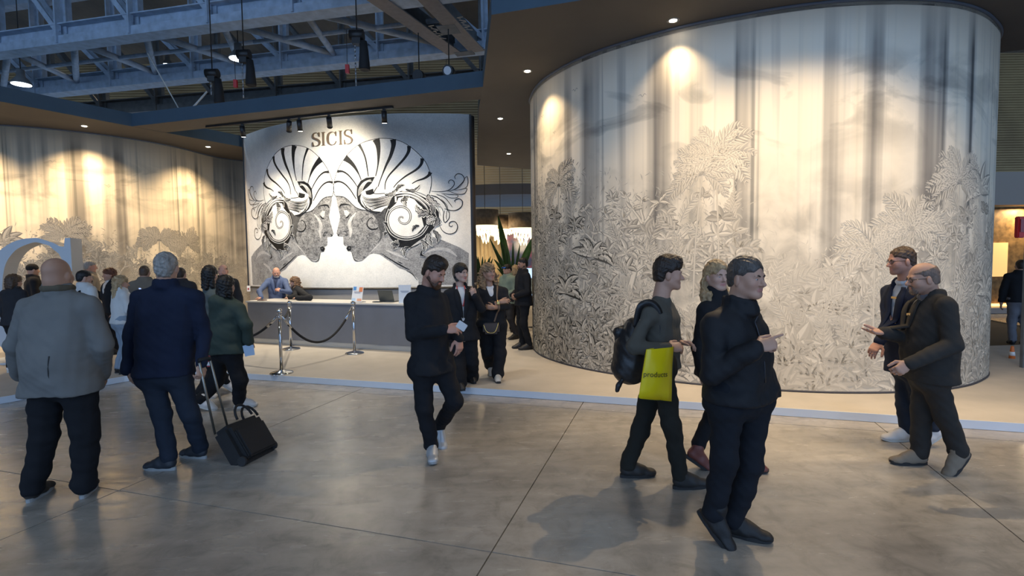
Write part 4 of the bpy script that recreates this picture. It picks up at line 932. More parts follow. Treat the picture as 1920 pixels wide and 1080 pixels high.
def axis_coords(lo, hi, h, fine, hf):
    out = [lo]; 
    while out[-1] < hi:
        x = out[-1]; step = h
        for a, b in fine:
            if a - h * .5 <= x <= b: step = hf; break
        out.append(x + step)
    return np.array(out)
def mesh_sdf(adds, subs=(), cuts=(), h=.012, fine=(), hf=.005, noise=None, late=()):
    """adds: solids to blend, subs: solids to carve, cuts: half spaces; fine: list of (lo, hi) boxes meshed finer"""
    lo = np.min([a.lo for a in adds], 0) - 3 * h; hi = np.max([a.hi for a in adds], 0) + 3 * h
    ax = [axis_coords(lo[i], hi[i], h, [(f[0][i], f[1][i]) for f in fine], hf) for i in range(3)]
    sh = tuple(len(a) for a in ax); D = np.full(sh, .5, np.float32)
    def sl(op, pad):
        r = []
        for i in range(3):
            i0 = max(np.searchsorted(ax[i], op.lo[i] - pad) - 1, 0); i1 = min(np.searchsorted(ax[i], op.hi[i] + pad) + 1, sh[i]); r.append(slice(i0, i1))
        return tuple(r)
    def grid(r): return ax[0][r[0]][:, None, None], ax[1][r[1]][None, :, None], ax[2][r[2]][None, None, :]
    for op in adds:
        r = sl(op, op.k + 2.5 * h); D[r] = smin(D[r], op(*grid(r)).astype(np.float32), op.k)
    for op in subs:
        r = sl(op, op.k + 2.5 * h); D[r] = -smin(-D[r], op(*grid(r)).astype(np.float32), op.k)
    for op in late:
        r = sl(op, op.k + 2.5 * h); D[r] = smin(D[r], op(*grid(r)).astype(np.float32), op.k)
    for op in cuts:
        r = (slice(0, sh[0]), slice(0, sh[1]), slice(0, sh[2])); D = -smin(-D, -op(*grid(r)).astype(np.float32), op.k)
    ins = D < 0
    cnt = np.zeros(tuple(n - 1 for n in sh), np.int8)
    for i in (0, 1):
        for j in (0, 1):
            for k in (0, 1): cnt += ins[i:sh[0] - 1 + i, j:sh[1] - 1 + j, k:sh[2] - 1 + k]
    act = np.argwhere((cnt > 0) & (cnt < 8)); n = len(act)
    if n == 0: return np.zeros((0, 3)), []
    idx = np.full(cnt.shape, -1, np.int32); idx[act[:, 0], act[:, 1], act[:, 2]] = np.arange(n)
    co = [(i, j, k) for i in (0, 1) for j in (0, 1) for k in (0, 1)]
    val = np.stack([D[act[:, 0] + i, act[:, 1] + j, act[:, 2] + k] for i, j, k in co], 1).astype(np.float64)
    acc = np.zeros((n, 3)); m = np.zeros(n)
    for a in range(8):
        for b in range(a + 1, 8):
            if sum(abs(co[a][q] - co[b][q]) for q in range(3)) != 1: continue
            va, vb = val[:, a], val[:, b]; cr = (va < 0) != (vb < 0); t = np.where(cr, va / np.where(cr, va - vb, 1), 0)
            p = np.array(co[a])[None] + t[:, None] * (np.array(co[b]) - np.array(co[a]))[None]
            acc += np.where(cr[:, None], p, 0); m += cr
    acc /= m[:, None]
    V = np.stack([ax[i][act[:, i]] + acc[:, i] * (ax[i][act[:, i] + 1] - ax[i][act[:, i]]) for i in range(3)], 1)
    F = []
    for d in range(3):
        a, b = [(1, 2), (2, 0), (0, 1)][d]
        s0 = [slice(None)] * 3; s1 = [slice(None)] * 3; s0[d] = slice(0, sh[d] - 1); s1[d] = slice(1, sh[d])
        e = np.argwhere(ins[tuple(s0)] != ins[tuple(s1)]); e = e[(e[:, a] > 0) & (e[:, b] > 0) & (e[:, a] < sh[a] - 1) & (e[:, b] < sh[b] - 1)]
        if not len(e): continue
        flip = ins[tuple(s0)][e[:, 0], e[:, 1], e[:, 2]]
        q = []
        for da, db in ((-1, -1), (0, -1), (0, 0), (-1, 0)):
            c = e.copy(); c[:, a] += da; c[:, b] += db; q.append(idx[c[:, 0], c[:, 1], c[:, 2]])
        q = np.stack(q, 1); q[~flip] = q[~flip][:, ::-1]; F.append(q[(q >= 0).all(1)])
    F = np.vstack(F)
    if noise is not None:
        T = V[F]; nr = np.cross(T[:, 2] - T[:, 0], T[:, 3] - T[:, 1]); N = np.zeros_like(V)
        for k in range(4): np.add.at(N, F[:, k], nr)
        N /= np.linalg.norm(N, axis=1)[:, None] + 1e-12; V = V + N * noise(V)[:, None]
    return V, F
def sdf_at(adds, P):
    d = np.full(len(P), 9.0)
    for op in adds: d = smin(d, op(P[:, 0], P[:, 1], P[:, 2]), op.k)
    return d
def drop_on(adds, P, dr, off=.004, start=.5):
    """slides points along dr until they lie on the solid"""
    P = np.array(P, float); dr = unit(dr); Q = P - dr * start; t = np.zeros(len(P))
    for _ in range(60): t += np.clip(sdf_at(adds, Q + dr * t[:, None]) - off, -.02, .05) * .8
    return Q + dr * t[:, None]
def wrinkle(amp=.005, sx=18, sz=30, seed=0.0, amp2=.002):
    def f(V):
        x, y, z = V[:, 0] + seed, V[:, 1] - seed, V[:, 2]
        a = np.sin(sx * x + 2.2 * np.sin(sz * .5 * z + 3 * y)) * np.sin(sz * z + 1.8 * np.sin(sx * .7 * y + seed)) + .6 * np.sin(sz * .8 * z + 9 * x - 7 * y)
        b = np.sin(70 * x + 40 * z) * np.sin(60 * y - 50 * z)
        return amp * a * .8 + amp2 * b
    return f
def sdf_obj(name, VF, m_, parent, cols=None, smooth=True):
    V, F = VF
    me = bpy.data.meshes.new(name); o0 = np.array(parent.matrix_world.translation) if False else np.array(root_loc(parent))
    me.from_pydata((V - o0).tolist(), [], F.tolist() if len(F) else []); me.materials.append(m_)
    me.polygons.foreach_set('use_smooth', [smooth] * len(me.polygons))
    if cols is not None:
        a = me.attributes.new('skin', 'FLOAT_COLOR', 'POINT'); C = np.ones((len(V), 4), np.float32); C[:, :3] = cols; a.data.foreach_set('color', C.ravel())
    me.update(); return link(name, me, parent)
def root_loc(p):
    l = np.zeros(3)
    while p is not None: l += np.array(p.location); p = p.parent
    return l
def ribbon(pts, w, up, mb, th=.004, mi=0):
    """flat strip along pts, its face turned to up"""
    P = np.array(pts); n = len(P); d = np.gradient(P, axis=0); d /= np.linalg.norm(d, axis=1)[:, None] + 1e-9
    U = np.broadcast_to(np.array(up, float), P.shape); s = np.cross(d, U); s /= np.linalg.norm(s, axis=1)[:, None] + 1e-9; nn = np.cross(s, d)
    wv = (np.interp(np.linspace(0, 1, n), np.linspace(0, 1, len(w)), w) if hasattr(w, '__len__') else np.full(n, w))[:, None] / 2
    vs = np.vstack([P + s * wv + nn * th, P - s * wv + nn * th, P - s * wv - nn * th, P + s * wv - nn * th])
    f = []
    for i in range(n - 1):
        for a, b in ((0, 1), (1, 2), (2, 3), (3, 0)): f.append((a * n + i, a * n + i + 1, b * n + i + 1, b * n + i))
    f += [(0, n, 2 * n, 3 * n), (n - 1, 2 * n - 1, 3 * n - 1, 4 * n - 1)]
    mb.add(vs, f, mi, True)

M_SKIN = mat('skin', (.5, .32, .24), .5, attr='skin', spec=.35)
def hair_mat(name, c, var=.35):
    return mat(name, c, .42, var=var, scale=30, bump=.8, bscale=90, stretch=(1, 1, .35), spec=.35)
def cloth(name, c, rough=.9, var=.10, bump=.25, bs=350, scale=6, sheen=0.0): return mat(name, c, rough, var=var, scale=scale, bump=bump, bscale=bs, spec=.2, sheen=sheen)

def hand_ops(W, d, nrm, thumb, size=1.0, curl=(.35, .4, .45, .5), tcurl=.3, spread=.10):
    """W wrist, d finger direction, nrm back-of-hand direction, thumb +1/-1 along d x nrm"""
    d = unit(d); nrm = unit(nrm - d * (nrm @ d)); sd = np.cross(d, nrm) * thumb; s = size
    ops = [Ell(W + d * .052 * s, (.056 * s, .041 * s, .0175 * s), [d, sd, nrm], .012), Cone(W + d * .085 * s - sd * .026 * s, W + d * .088 * s + sd * .026 * s, .0125 * s, .0135 * s, .008)]
    L = (.076, .083, .077, .060); R_ = (.0098, .0102, .0096, .0085); O = (.029, .010, -.010, -.028)
    for i in range(4):
        b = W + d * (.086 - .006 * abs(i - 1.2)) * s + sd * O[i] * s; dirr = unit(d + sd * spread * (1.4 - i) * .7); a = 0.0
        for j, fr in enumerate((.45, .31, .24)):
            a += curl[i] * (1.0 if j else .9); v = dirr * math.cos(a) - nrm * math.sin(a); e = b + v * L[i] * fr * s
            ops.append(Cone(b, e, R_[i] * s * (1 - .10 * j), R_[i] * s * (.92 - .10 * j), .004)); b = e
    b = W + d * .018 * s + sd * .022 * s - nrm * .006 * s; v = unit(d * .62 + sd * .72 - nrm * .25); e = b + v * .046 * s
    ops.append(Cone(b, e, .0165 * s, .0125 * s, .010)); v2 = unit(v + d * (.35 + tcurl) - sd * tcurl * 1.0 - nrm * tcurl * .5); e2 = e + v2 * .034 * s
    ops.append(Cone(e, e2, .012 * s, .0112 * s, .004)); ops.append(Cone(e2, e2 + unit(v2 + d * .2) * .024 * s, .0112 * s, .0092 * s, .004))
    return ops

def frame(yaw, pitch=0.0, roll=0.0):
    """yaw 0 faces the camera side (-y), +90 faces +x; pitch>0 looks down; returns right-of-picture-independent axes (side, fwd, up)"""
    y = math.radians(yaw); f = V3(math.sin(y), -math.cos(y), 0); sd = V3(-math.cos(y), -math.sin(y), 0); u = V3(0, 0, 1)   # sd: the person's right
    p = math.radians(pitch); f, u = f * math.cos(p) - u * math.sin(p), u * math.cos(p) + f * math.sin(p)
    r = math.radians(roll); sd, u = sd * math.cos(r) + u * math.sin(r), u * math.cos(r) - sd * math.sin(r)
    return sd, f, u

SKINS = dict(fair=(.45, .265, .19), tan=(.38, .215, .145), pale=(.51, .325, .25), rosy=(.47, .245, .175), olive=(.33, .19, .13))
class Person:
    def __init__(s, label, foot, Y0, skin='fair', h=.012, hf=.006, cat='person', group=None, scale=1.0, fem=False):
        s.root = empty('person', tuple(foot)); tag(s.root, label, 'person', group); s.Y0 = Y0; s.h = h; s.hf = hf; s.sk = V3(*SKINS[skin]); s.sc = scale; s.fem = fem
        s.body = []; s.bsub = []; s.finebox = []; s.J = {}; s.lips = None
    def P(s, px, py, dy=0.0): return at(px, py, s.Y0 + dy)
    # ---- head
    def head(s, c, yaw, pitch=0, roll=0, size=.95, neck=None, fat=1.0, chin=1.0, nr=None):
        sd, f, u = frame(yaw, pitch, roll); k = size; s.H = (V3(*c), sd, f, u, k); w = lambda x, y, z: V3(*c) + (sd * x + f * y + u * z) * k
        s.w = w; ax = [sd, f, u]; B = s.body
        B += [Ell(w(0, -.012, .035), V3(.077, .098, .088) * k, ax, .02), Ell(w(0, .028, -.030), V3(.064 * fat, .064, .088) * k, ax, .03)]
        for q in (-1, 1):
            B += [Cone(w(q * .050 * fat, .0, -.055), w(q * .024, .066, -.096 * chin), .026 * k, .020 * k, .03), Ell(w(q * .040 * fat, .060, -.030), V3(.026, .026, .026) * k, ax, .025)]
        B += [Ell(w(0, .074, -.098 * chin), V3(.022, .020, .020) * k, ax, .02), Cone(w(-.034, .078, .016), w(.034, .078, .016), .015 * k, .015 * k, .015)]
        B += [Cone(w(0, .085, .008), w(0, .112, -.030), .0085 * k, .0125 * k, .010), Ell(w(0, .114, -.034), V3(.012, .011, .010) * k, ax, .006)]
        for q in (-1, 1): B += [Ell(w(q * .012, .098, -.037), V3(.009, .010, .008) * k, ax, .006)]
        B += [Cone(w(-.019, .088, -.0625), w(.019, .088, -.0625), .0062 * k, .0062 * k, .006), Cone(w(-.015, .087, -.0725), w(.015, .087, -.0725), .0072 * k, .0072 * k, .006)]
        for q in (-1, 1):
            s.bsub.append(Ell(w(q * .031, .099, -.002), V3(.017, .016, .012) * k, ax, .010))
            B.append(Ell(w(q * .083, -.008, -.014), V3(.012, .021, .034) * k, [unit(sd - f * .35 * q), unit(f + sd * .35 * q), u], .006))
        s.eyes = [Ell(w(q * .031, .0745, -.003), V3(.0135, .0135, .0125) * k, ax, .004) for q in (-1, 1)]
        s.late = list(s.eyes)
        nb = V3(*neck) if neck is not None else w(0, -.02, -.2); nr = (nr or (.052 if s.fem else .060)) * k
        B += [Cone(w(0, -.028, -.045), nb, nr, nr * 1.12, .03)]
        s.neck = nb; R_ = .17 * k; s.finebox.append((V3(*c) - R_, V3(*c) + R_))
    # ---- skeleton: dictionary of joints
    def skeleton(s, **J): s.J.update({k: V3(*v) for k, v in J.items()})
    def torso_ops(s, grow=0.0, wide=1.0, waist=.86, hem=None, belly=0.0, depth=1.0, hemw=1.0, k=.03):
        J = s.J; sl, sr = J['sl'], J['sr']; sh = (sl + sr) / 2; hp = (J['hl'] + J['hr']) / 2; wv = sr - sl; W = np.linalg.norm(wv) / 2; sx = wv / (2 * W); up = unit(sh - hp); fw = unit(np.cross(up, sx)) if s.flip else unit(np.cross(sx, up))
        s.fw = fw; s.sx = sx; s.up = up
        H = np.linalg.norm(sh - hp); C = lambda t, y=0.0: hp + up * H * t + fw * y
        g = grow; O = []
        hw = np.linalg.norm(J['hr'] - J['hl']) / 2
        def slab(c, half, dep): # elliptical capsule across the body
            r = dep; e = max(half - r, .005); O.append(Cone(c - sx * e, c + sx * e, r, r, k))
        rows = [(1.0 - .06, W * .78 * wide, .078), (.86, W * .95 * wide, .100), (.70, W * .93 * wide, .112), (.52, W * .92 * wide * (waist + .06), .115 + belly * .5), (.34, W * .90 * wide * waist, .112 + belly), (.16, W * .90 * wide * (waist + 1) / 2, .112 + belly * .7), (.0, (hw + .075) * wide, .112)]
        if hem is not None:
            th = (hem - hp[2]) / (H * up[2]); rows.append((th * .5, (hw + .085) * wide * hemw, .118)); rows.append((th - .03, (hw + .09) * wide * hemw, .122))
        for t, half, dep in rows: slab(C(t, .01 if t > .4 else 0), half + g, (dep + g) * depth * s.sc)
        for a, b in zip(rows[:-1], rows[1:]):
            tm = (a[0] + b[0]) / 2; slab(C(tm, .01 if tm > .4 else 0), (a[1] + b[1]) / 2 + g, ((a[2] + b[2]) / 2 + g) * depth * s.sc)
        nb = s.neck
        for S in (sl, sr): O.append(Cone(nb - up * .032, S - up * .012, .042 + g * .8, .050 + g * .6, .05))   # trapezius
        return O
    def arm_ops(s, which='lr', ru=.050, re=.043, rw=.034, k=.025, upto=1.0):
        J = s.J; O = []
        for q in which:
            S, E, Wr = J['s' + q], J['e' + q], J['w' + q]; O.append(Cone(S, E, ru * 1.12, re, k)); O.append(Cone(E, E + (Wr - E) * upto, re * 1.02, rw, k))
        return O
    def leg_ops(s, rt=.085, rk=.060, ra=.042, k=.03, upto=1.0, seat=.0, widen=1.0):
        J = s.J; O = [Cone(J['hl'], J['hr'], .105 + seat, .105 + seat, .04)]
        for q in 'lr':
            h_, kn, an = J['h' + q], J['k' + q], J['a' + q]; O.append(Cone(h_, kn, rt, rk, k)); O.append(Cone(kn, kn + (an - kn) * upto, rk, ra, k))
        return O
    flip = False
    def finish_body(s, bare_arms=False, lip=(.42, .16, .14), stubble=None, tor=True):
        J = s.J; B = s.body
        if tor: B += s.torso_ops(-.022)
        B += s.arm_ops(ru=.040, re=.034, rw=.026) + s.leg_ops(.070, .048, .036)
        for q in 'lr': B += [Cone(J['a' + q] - ZV * .02, J['a' + q] + s.toe[q] * .05 - ZV * .05, .028, .022, .02)]
        # everything but the eyelids is blended, then the sockets are cut, then the lids are set in
        V, F = mesh_sdf(B, s.bsub, (), s.h, s.finebox, s.hf, late=s.late)
        c, sd, f, u, k = s.H; Q = (V - c) / k; x = Q @ sd; y = Q @ f; z = Q @ u
        C = np.tile(s.sk, (len(V), 1)); hd = (np.abs(x) < .1) & (np.abs(y) < .14) & (np.abs(z) < .14)
        m = hd & (y > .07) & (np.abs(z + .067) < .0105) & (np.abs(x) < .024); C[m] = C[m] * .25 + np.array(lip) * .75
        ck = np.exp(-(((np.abs(x) - .04) / .022) ** 2 + ((z + .035) / .022) ** 2)) * (hd & (y > .03)); C = C * (1 - .18 * ck[:, None]) + np.array([.55, .20, .15]) * .18 * ck[:, None]
        if stubble is not None:
            g = np.clip((-.045 - z) / .02, 0, 1) * np.clip((y - .01) / .03, 0, 1) * hd * (~m) ; C = C * (1 - .55 * g[:, None]) + np.array(stubble) * .55 * g[:, None]
        s.bodyo = sdf_obj('body', (V, F), M_SKIN, s.root, C)
        return s.bodyo
    def face_bits(s, brow=(.05, .035, .025), eye=(.03, .02, .015)):
        c, sd, f, u, k = s.H; w = s.w; me_ = mat('eye_dark_%d' % int(eye[0] * 1000), eye, .6); wm = mat('eye_white', (.40, .38, .36), .4); bm_ = mat('brow_%d' % int(brow[0] * 1000), brow, .8)
        for q in (-1, 1):
            e = MB(); P_ = w(q * .031, .0795, -.0035)
            def dome(r, off, th): 
                vs, fs = [], []; n = 12
                for i in range(4):
                    a = i / 3 * th
                    for j in range(n): b = 2 * math.pi * j / n; vs.append(w(q * .031 + r * math.sin(a) * math.cos(b), .0745 + off + r * math.cos(a), -.003 + r * .62 * math.sin(a) * math.sin(b)))
                for i in range(3):
                    for j in range(n): fs.append((i * n + j, i * n + (j + 1) % n, (i + 1) * n + (j + 1) % n, (i + 1) * n + j))
                return vs, fs
            e.add(*dome(.0138, .0006, .80), 1, True); e.add(*dome(.0142, .0010, .40), 0, True); e.build('eye', [me_, wm], s.root, fix=False)
            b = MB(); b.tube([w(q * .013, .0935, .0135), w(q * .030, .0935, .0200), w(q * .049, .080, .0155)], [.0042 * k, .0052 * k, .0026 * k], 6); b.build('eyebrow', bm_, s.root)
    # ---- hair styles
    def hair(s, m_, style='short', th=.012, front=.062, side=.0, nape=-.06, extra=(), noise=.004, top=.0, lean=.0, name='hair', part=0):
        c, sd, f, u, k = s.H; w = s.w; ax = [sd, f, u]
        A = [Ell(w(0, -.014 + lean * .3, .036 + top * .5), V3(.077 + th * .75, .098 + th, .088 + th + top) * k, ax, .01)]
        if nape < -.03: A.append(Ell(w(0, -.055, -.02), V3(.062 + th * .7, .055 + th * .5, .075) * k, ax, .02))
        if top > 0: A.append(Ell(w(0, .035 + lean, .095 + top * .5), V3(.058, .055, .030 + top) * k, ax, .03))
        for e in extra: A.append(e)
        S = [Ell(w(0, .125, -.045), V3(.082, .085, front + .045) * k, ax, .008)]      # face opening
        for q in (-1, 1): S.append(Ell(w(q * .095, .055, -.05), V3(.05, .07, .05 + side + .03) * k, ax, .008))
        cut = []
        if style in ('short', 'fringe'):
            S.append(Ell(w(0, -.03, nape - .09), V3(.2, .2, .09) * k, ax, .008))
            for q in (-1, 1): S += [Ell(w(q * .10, .002, -.032), V3(.05, .040, .056) * k, ax, .006), Ell(w(q * .092, .078, -.005), V3(.05, .058, .066) * k, ax, .008)]
        if style == 'fringe': S.append(Ell(w(0, .02, .12), V3(.085, .12, .085) * k, ax, .01))
        nz = (lambda V: noise * (np.sin(V[:, 0] * 120 + 3 * np.sin(V[:, 2] * 60)) * np.sin(V[:, 1] * 110 + 2 * np.sin(V[:, 2] * 70)) + .5 * np.sin(V[:, 2] * 170 + V[:, 0] * 60)))
        return sdf_obj(name, mesh_sdf(A, S, cut, max(s.hf * .9, .005), noise=nz), m_, s.root)
    def long_hair(s, m_, strands, th=.014, front=.055, noise=.004, r=(.035, .03), curly=0, name='hair', side=.0):
        w = s.w; k = s.H[4]; ex = []; R = random.Random(7)
        for st in strands:
            pts = [w(*p) for p in st]
            for i in range(len(pts) - 1):
                ra = r[0] + (r[1] - r[0]) * i / (len(pts) - 1); rb = r[0] + (r[1] - r[0]) * (i + 1) / (len(pts) - 1); ex.append(Cone(pts[i], pts[i + 1], ra * k, rb * k, .02))
                if curly:
                    for _ in range(curly):
                        t = R.random(); p = pts[i] * (1 - t) + pts[i + 1] * t + V3(R.gauss(0, 1), R.gauss(0, 1), R.gauss(0, .6)) * ra * .75; ex.append(Ell(p, V3(1, 1, 1) * ra * R.uniform(.35, .6), None, .008))
        return s.hair(m_, 'long', th, front, side, -.08, ex, noise, name=name)
    def beard(s, m_, th=.008, full=.05):
        c, sd, f, u, k = s.H; w = s.w; ax = [sd, f, u]
        A = []
        for q in (-1, 1): A += [Cone(w(q * .056, .006, -.045), w(q * .026, .068, -.098), (.020 + th) * k, (.020 + th) * k, .02), Cone(w(q * .022, .088, -.056), w(q * .028, .080, -.085), .008 * k, .010 * k, .01)]
        A += [Ell(w(0, .074, -.102), V3(.026 + th, .022 + th, .022 + th + full * .25) * k, ax, .02), Cone(w(-.018, .0925, -.052), w(.018, .0925, -.052), .006 * k, .006 * k, .006)]
        S = [Ell(w(0, .10, -.067), V3(.021, .02, .009) * k, ax, .003)]
        nz = lambda V: .0016 * np.sin(V[:, 0] * 300) * np.sin(V[:, 1] * 290 + V[:, 2] * 250)
        return sdf_obj('beard', mesh_sdf(A, S, (), max(s.hf * .8, .0045), noise=nz), m_, s.root)
    # ---- clothes
    def trousers(s, m_, rt=.098, rk=.074, ra=.062, hem=.93, top=None, seed=0.0, seat=.012, amp=.006, crop=None):
        J = s.J; A = [Cone(J['hl'], J['hr'], .112 + seat, .112 + seat, .04)]; cuts = []
        hc = (J['hl'] + J['hr']) / 2; A.append(Cone(J['hl'] + ZV * .08, J['hr'] + ZV * .08, .092 + seat * .5, .092 + seat * .5, .04))
        for q in 'lr':
            h_, kn, an = J['h' + q], J['k' + q], J['a' + q]; A.append(Cone(h_, kn, rt, rk, .03)); e = kn + (an - kn) * hem; A.append(Cone(kn, e, rk, ra, .025))
            A.append(Cone(e - unit(an - kn) * .02, e, ra, ra * 1.06, .01))
        return sdf_obj('trousers', mesh_sdf(A, (), cuts, s.h * 1.05, noise=wrinkle(amp, 14, 34, seed)), m_, s.root)
    def coat(s, m_, name='jacket', grow=.014, wide=1.0, waist=.9, hem=None, belly=0.0, sleeve=(.064, .056, .048), cuff=.97, seed=0.0, amp=.006, collar=.0, vneck=None, depth=1.0, hemw=1.0, extra=(), extra_sub=(), hoodie=False, short=None):
        J = s.J; A = s.torso_ops(grow, wide, waist, hem, belly, depth, hemw)
        for q in 'lr':
            S, E, Wr = J['s' + q], J['e' + q], J['w' + q]; A.append(Cone(S - s.up * .012, E, sleeve[0] * .93, sleeve[1] * .90, .025)); A.append(Cone(E, E + (Wr - E) * cuff, sleeve[1] * .92, sleeve[2] * .92, .02))
        nb = s.neck; up = s.up; f = s.fw; sx = s.sx
        if collar > 0:
            n = 14; R_ = .068 if s.fem else .079; ring = [nb + up * (.018) + sx * R_ * math.cos(a) + f * (R_ * math.sin(a) + .008) - up * .03 * max(math.sin(a), 0) for a in np.linspace(0, 2 * math.pi, n + 1)]
            for a, b in zip(ring[:-1], ring[1:]): A.append(Cone(a - up * .03, b - up * .03, .022, .022, .02)); A.append(Cone(a, b, .017, .017, .02)); A.append(Cone(a + up * collar * .7, b + up * collar * .7, .012, .012, .022))
        A += list(extra); S_ = list(extra_sub); cuts = []
        if hem is not None: cuts.append(Half((0, 0, hem), (0, 0, -1), .006))
        if vneck is not None:      # open front: carve a wedge from the collar down to vneck metres below
            bt = nb - up * vneck + f * .16; tp = nb + up * .06 + f * .06
            for q in (-1, 1): S_.append(Cone(tp + sx * q * .035, bt, .055, .012, .01))
            S_.append(Cone(tp, bt, .06, .015, .01))
        s.coat_ops = A
        return sdf_obj(name, mesh_sdf(A, S_, cuts, s.h, noise=wrinkle(amp, 15, 24, seed)), m_, s.root)
    def shirt(s, m_, name='shirt', grow=.004, collar=.03, hem=None):
        A = s.torso_ops(grow, .97); nb = s.neck; up = s.up; f = s.fw; sx = s.sx; n = 10; R_ = .062 if s.fem else .068
        if collar > 0:
            ring = [nb + up * .022 + sx * R_ * math.cos(a) + f * (R_ * math.sin(a) + .006) - up * .025 * max(math.sin(a), 0) for a in np.linspace(0, 2 * math.pi, n + 1)]
            for a, b in zip(ring[:-1], ring[1:]): A.append(Cone(a, b, .011, .011, .01)); A.append(Cone(a + up * collar * .6, b + up * collar * .6, .008, .008, .012))
        s.shirt_ops = A
        cuts = [Half((0, 0, hem), (0, 0, -1))] if hem else []
        return sdf_obj(name, mesh_sdf(A, (), cuts, s.h * 1.1, noise=wrinkle(.003, 15, 20, 3)), m_, s.root)
    def lapels(s, m_, start=.035, low=.32, w=.06, out=.055):
        for q in (-1, 1):
            nb = s.neck; P_ = [nb + s.up * .03 + s.sx * q * .055 - s.fw * .02, nb - s.up * .03 + s.sx * q * .07 + s.fw * .06, nb - s.up * low * .5 + s.sx * q * out * .95, nb - s.up * low + s.sx * q * .012]
            P_ = catmull(P_, 6); D = drop_on(s.coat_ops, np.array(P_[6:]), -s.fw, .006); mb = MB(); ribbon(list(D), [w * .7, w * 1.25, w, w * .25], s.fw, mb, .004); mb.build('lapel', m_, s.root)
    def shoe(s, q, m_, sole_m, ln=.29, w=.050, pitch=0.0, high=.0, ground_z=None, flat=False):
        """q 'l'/'r'; toe direction in s.toe; pitch>0 lifts the heel"""
        an = s.J['a' + q]; t = unit(V3(s.toe[q][0], s.toe[q][1], 0)); p = math.radians(pitch); t3 = t * math.cos(p) - ZV * math.sin(p); u = ZV * math.cos(p) + t * math.sin(p); sd = np.cross(t3, u)
        heel = an - t3 * .055 - u * (.085)
        W_ = lambda x, y, z: heel + t3 * x + sd * y + u * z
        A = [Cone(W_(.045, 0, .055), W_(.13, 0, .05), w * .86, w * .92, .03, u, 1.0), Cone(W_(.13, 0, .045), W_(ln - .055, 0, .030), w * .95, w * .80, .03, u, 1.25), Cone(W_(ln - .06, 0, .030), W_(ln - .045, .004, .028), w * .86, w * .78, .02, u, 1.5), Cone(W_(.055, 0, .06), an + u * (.035 + high), w * .86, .047, .03)]
        A.append(Cone(W_(.075, 0, .10), W_(.18, 0, .062), .036, .026, .03))
        o = sdf_obj('shoe', mesh_sdf(A, (), [Half(W_(0, 0, .018), -u, .004)], min(s.h, .010), noise=wrinkle(.0015, 30, 40, 1)), m_, s.root)
        pts = []; n = 28
        for i in range(n):
            a = 2 * math.pi * i / n; x = math.cos(a); yy = math.sin(a); wd = w * (.90 + .10 * x) * (1.0 if x > 0 else .88); pts.append((ln / 2 - .004 + x * ln / 2 * 1.0, wd * math.copysign(abs(yy) ** .75, yy)))
        m = MB(); rock = lambda x: .016 * max(0, (x / ln - .72) / .28) ** 2
        vs = [W_(x, y, 0 + rock(x)) for x, y in pts] + [W_(x, y, .026 + rock(x) * .6) for x, y in pts]
        m.add(vs, [tuple(range(n))[::-1], tuple(range(n, 2 * n))] + [(i, (i + 1) % n, (i + 1) % n + n, i + n) for i in range(n)])
        me = m; me.v = [tuple(np.array(v)) for v in me.v]
        so = me.build('sole', sole_m, None, origin=(0, 0, 0)); so.parent = o
        so.data.transform(Matrix.Translation(-Vector(root_loc(s.root))))
        return o
    def laces(s, q, m_):
        pass
    def glasses(s, m_):
        w = s.w; k = s.H[4]; g = MB()
        for q in (-1, 1):
            ring = [w(q * .031 + .021 * math.cos(a), .097 - .006 * abs(math.cos(a)), -.003 + .016 * math.sin(a)) for a in np.linspace(0, 2 * math.pi, 15)]
            g.tube(ring, .0022 * k, 6); g.tube([w(q * .052, .094, .003), w(q * .074, .05, .004), w(q * .080, -.005, .0), w(q * .079, -.022, -.015)], .002 * k, 6)
        g.tube([w(-.010, .099, .001), w(0, .102, .004), w(.010, .099, .001)], .0022 * k, 6)
        return g.build('glasses', m_, s.root)
# ------------------------------------------------------------------ posing helpers
def shoulders(c, yaw, half, tilt=0.0):
    """person's right ('l') and left ('r') joints around a centre"""
    fw = frame(yaw)[1]; sx = np.cross(ZV, fw); return V3(*c) - sx * half - ZV * tilt, V3(*c) + sx * half + ZV * tilt
def plant(px, py, deg, pitch=0.0, z=0.0, ln=.29):
    g = ground(px, py, z); t = frame(deg)[1]; p = math.radians(pitch); t3 = t * math.cos(p) - ZV * math.sin(p); u = ZV * math.cos(p) + t * math.sin(p)
    heel = g - t * ln / 2 if pitch == 0 else g + t * ln * .25 - t3 * ln * .75 + ZV * .004
    return heel + t3 * .055 + u * .085, t
def feet(s, l, r, z=0.0, ln=.29):
    s.toe = {}; s.pt = {}; s.fl = ln
    for q, a in (('l', l), ('r', r)):
        an, t = plant(a[0], a[1], a[2], a[3] if len(a) > 3 else 0.0, z, ln); s.J['a' + q] = an; s.toe[q] = t; s.pt[q] = a[3] if len(a) > 3 else 0.0
def shoes(s, m_, sole_m, **kw):
    for q in 'lr': s.shoe(q, m_, sole_m, ln=s.fl, pitch=s.pt[q], **kw)
def hand(s, q, d, nrm, curl=(.3, .35, .4, .45), tcurl=.3, size=1.0, spread=.1):
    s.body += hand_ops(s.J['w' + q], V3(*d), V3(*nrm), -1 if q == 'l' else 1, size * s.sc * (.88 if s.fem else 1.0), curl, tcurl, spread); w = s.J['w' + q] + unit(d) * .08; s.finebox.append((w - .11, w + .11))
RUB = mat('rubber_black', (.02, .02, .021), .8); RUBW = mat('rubber_offwhite', (.55, .54, .50), .7); RUBG = mat('rubber_grey', (.30, .31, .31), .7)
LEA = mat('leather_black', (.015, .015, .017), .45, bump=.2, bscale=90); SUE = mat('suede_taupe', (.20, .165, .125), .9, bump=.2, bscale=200)
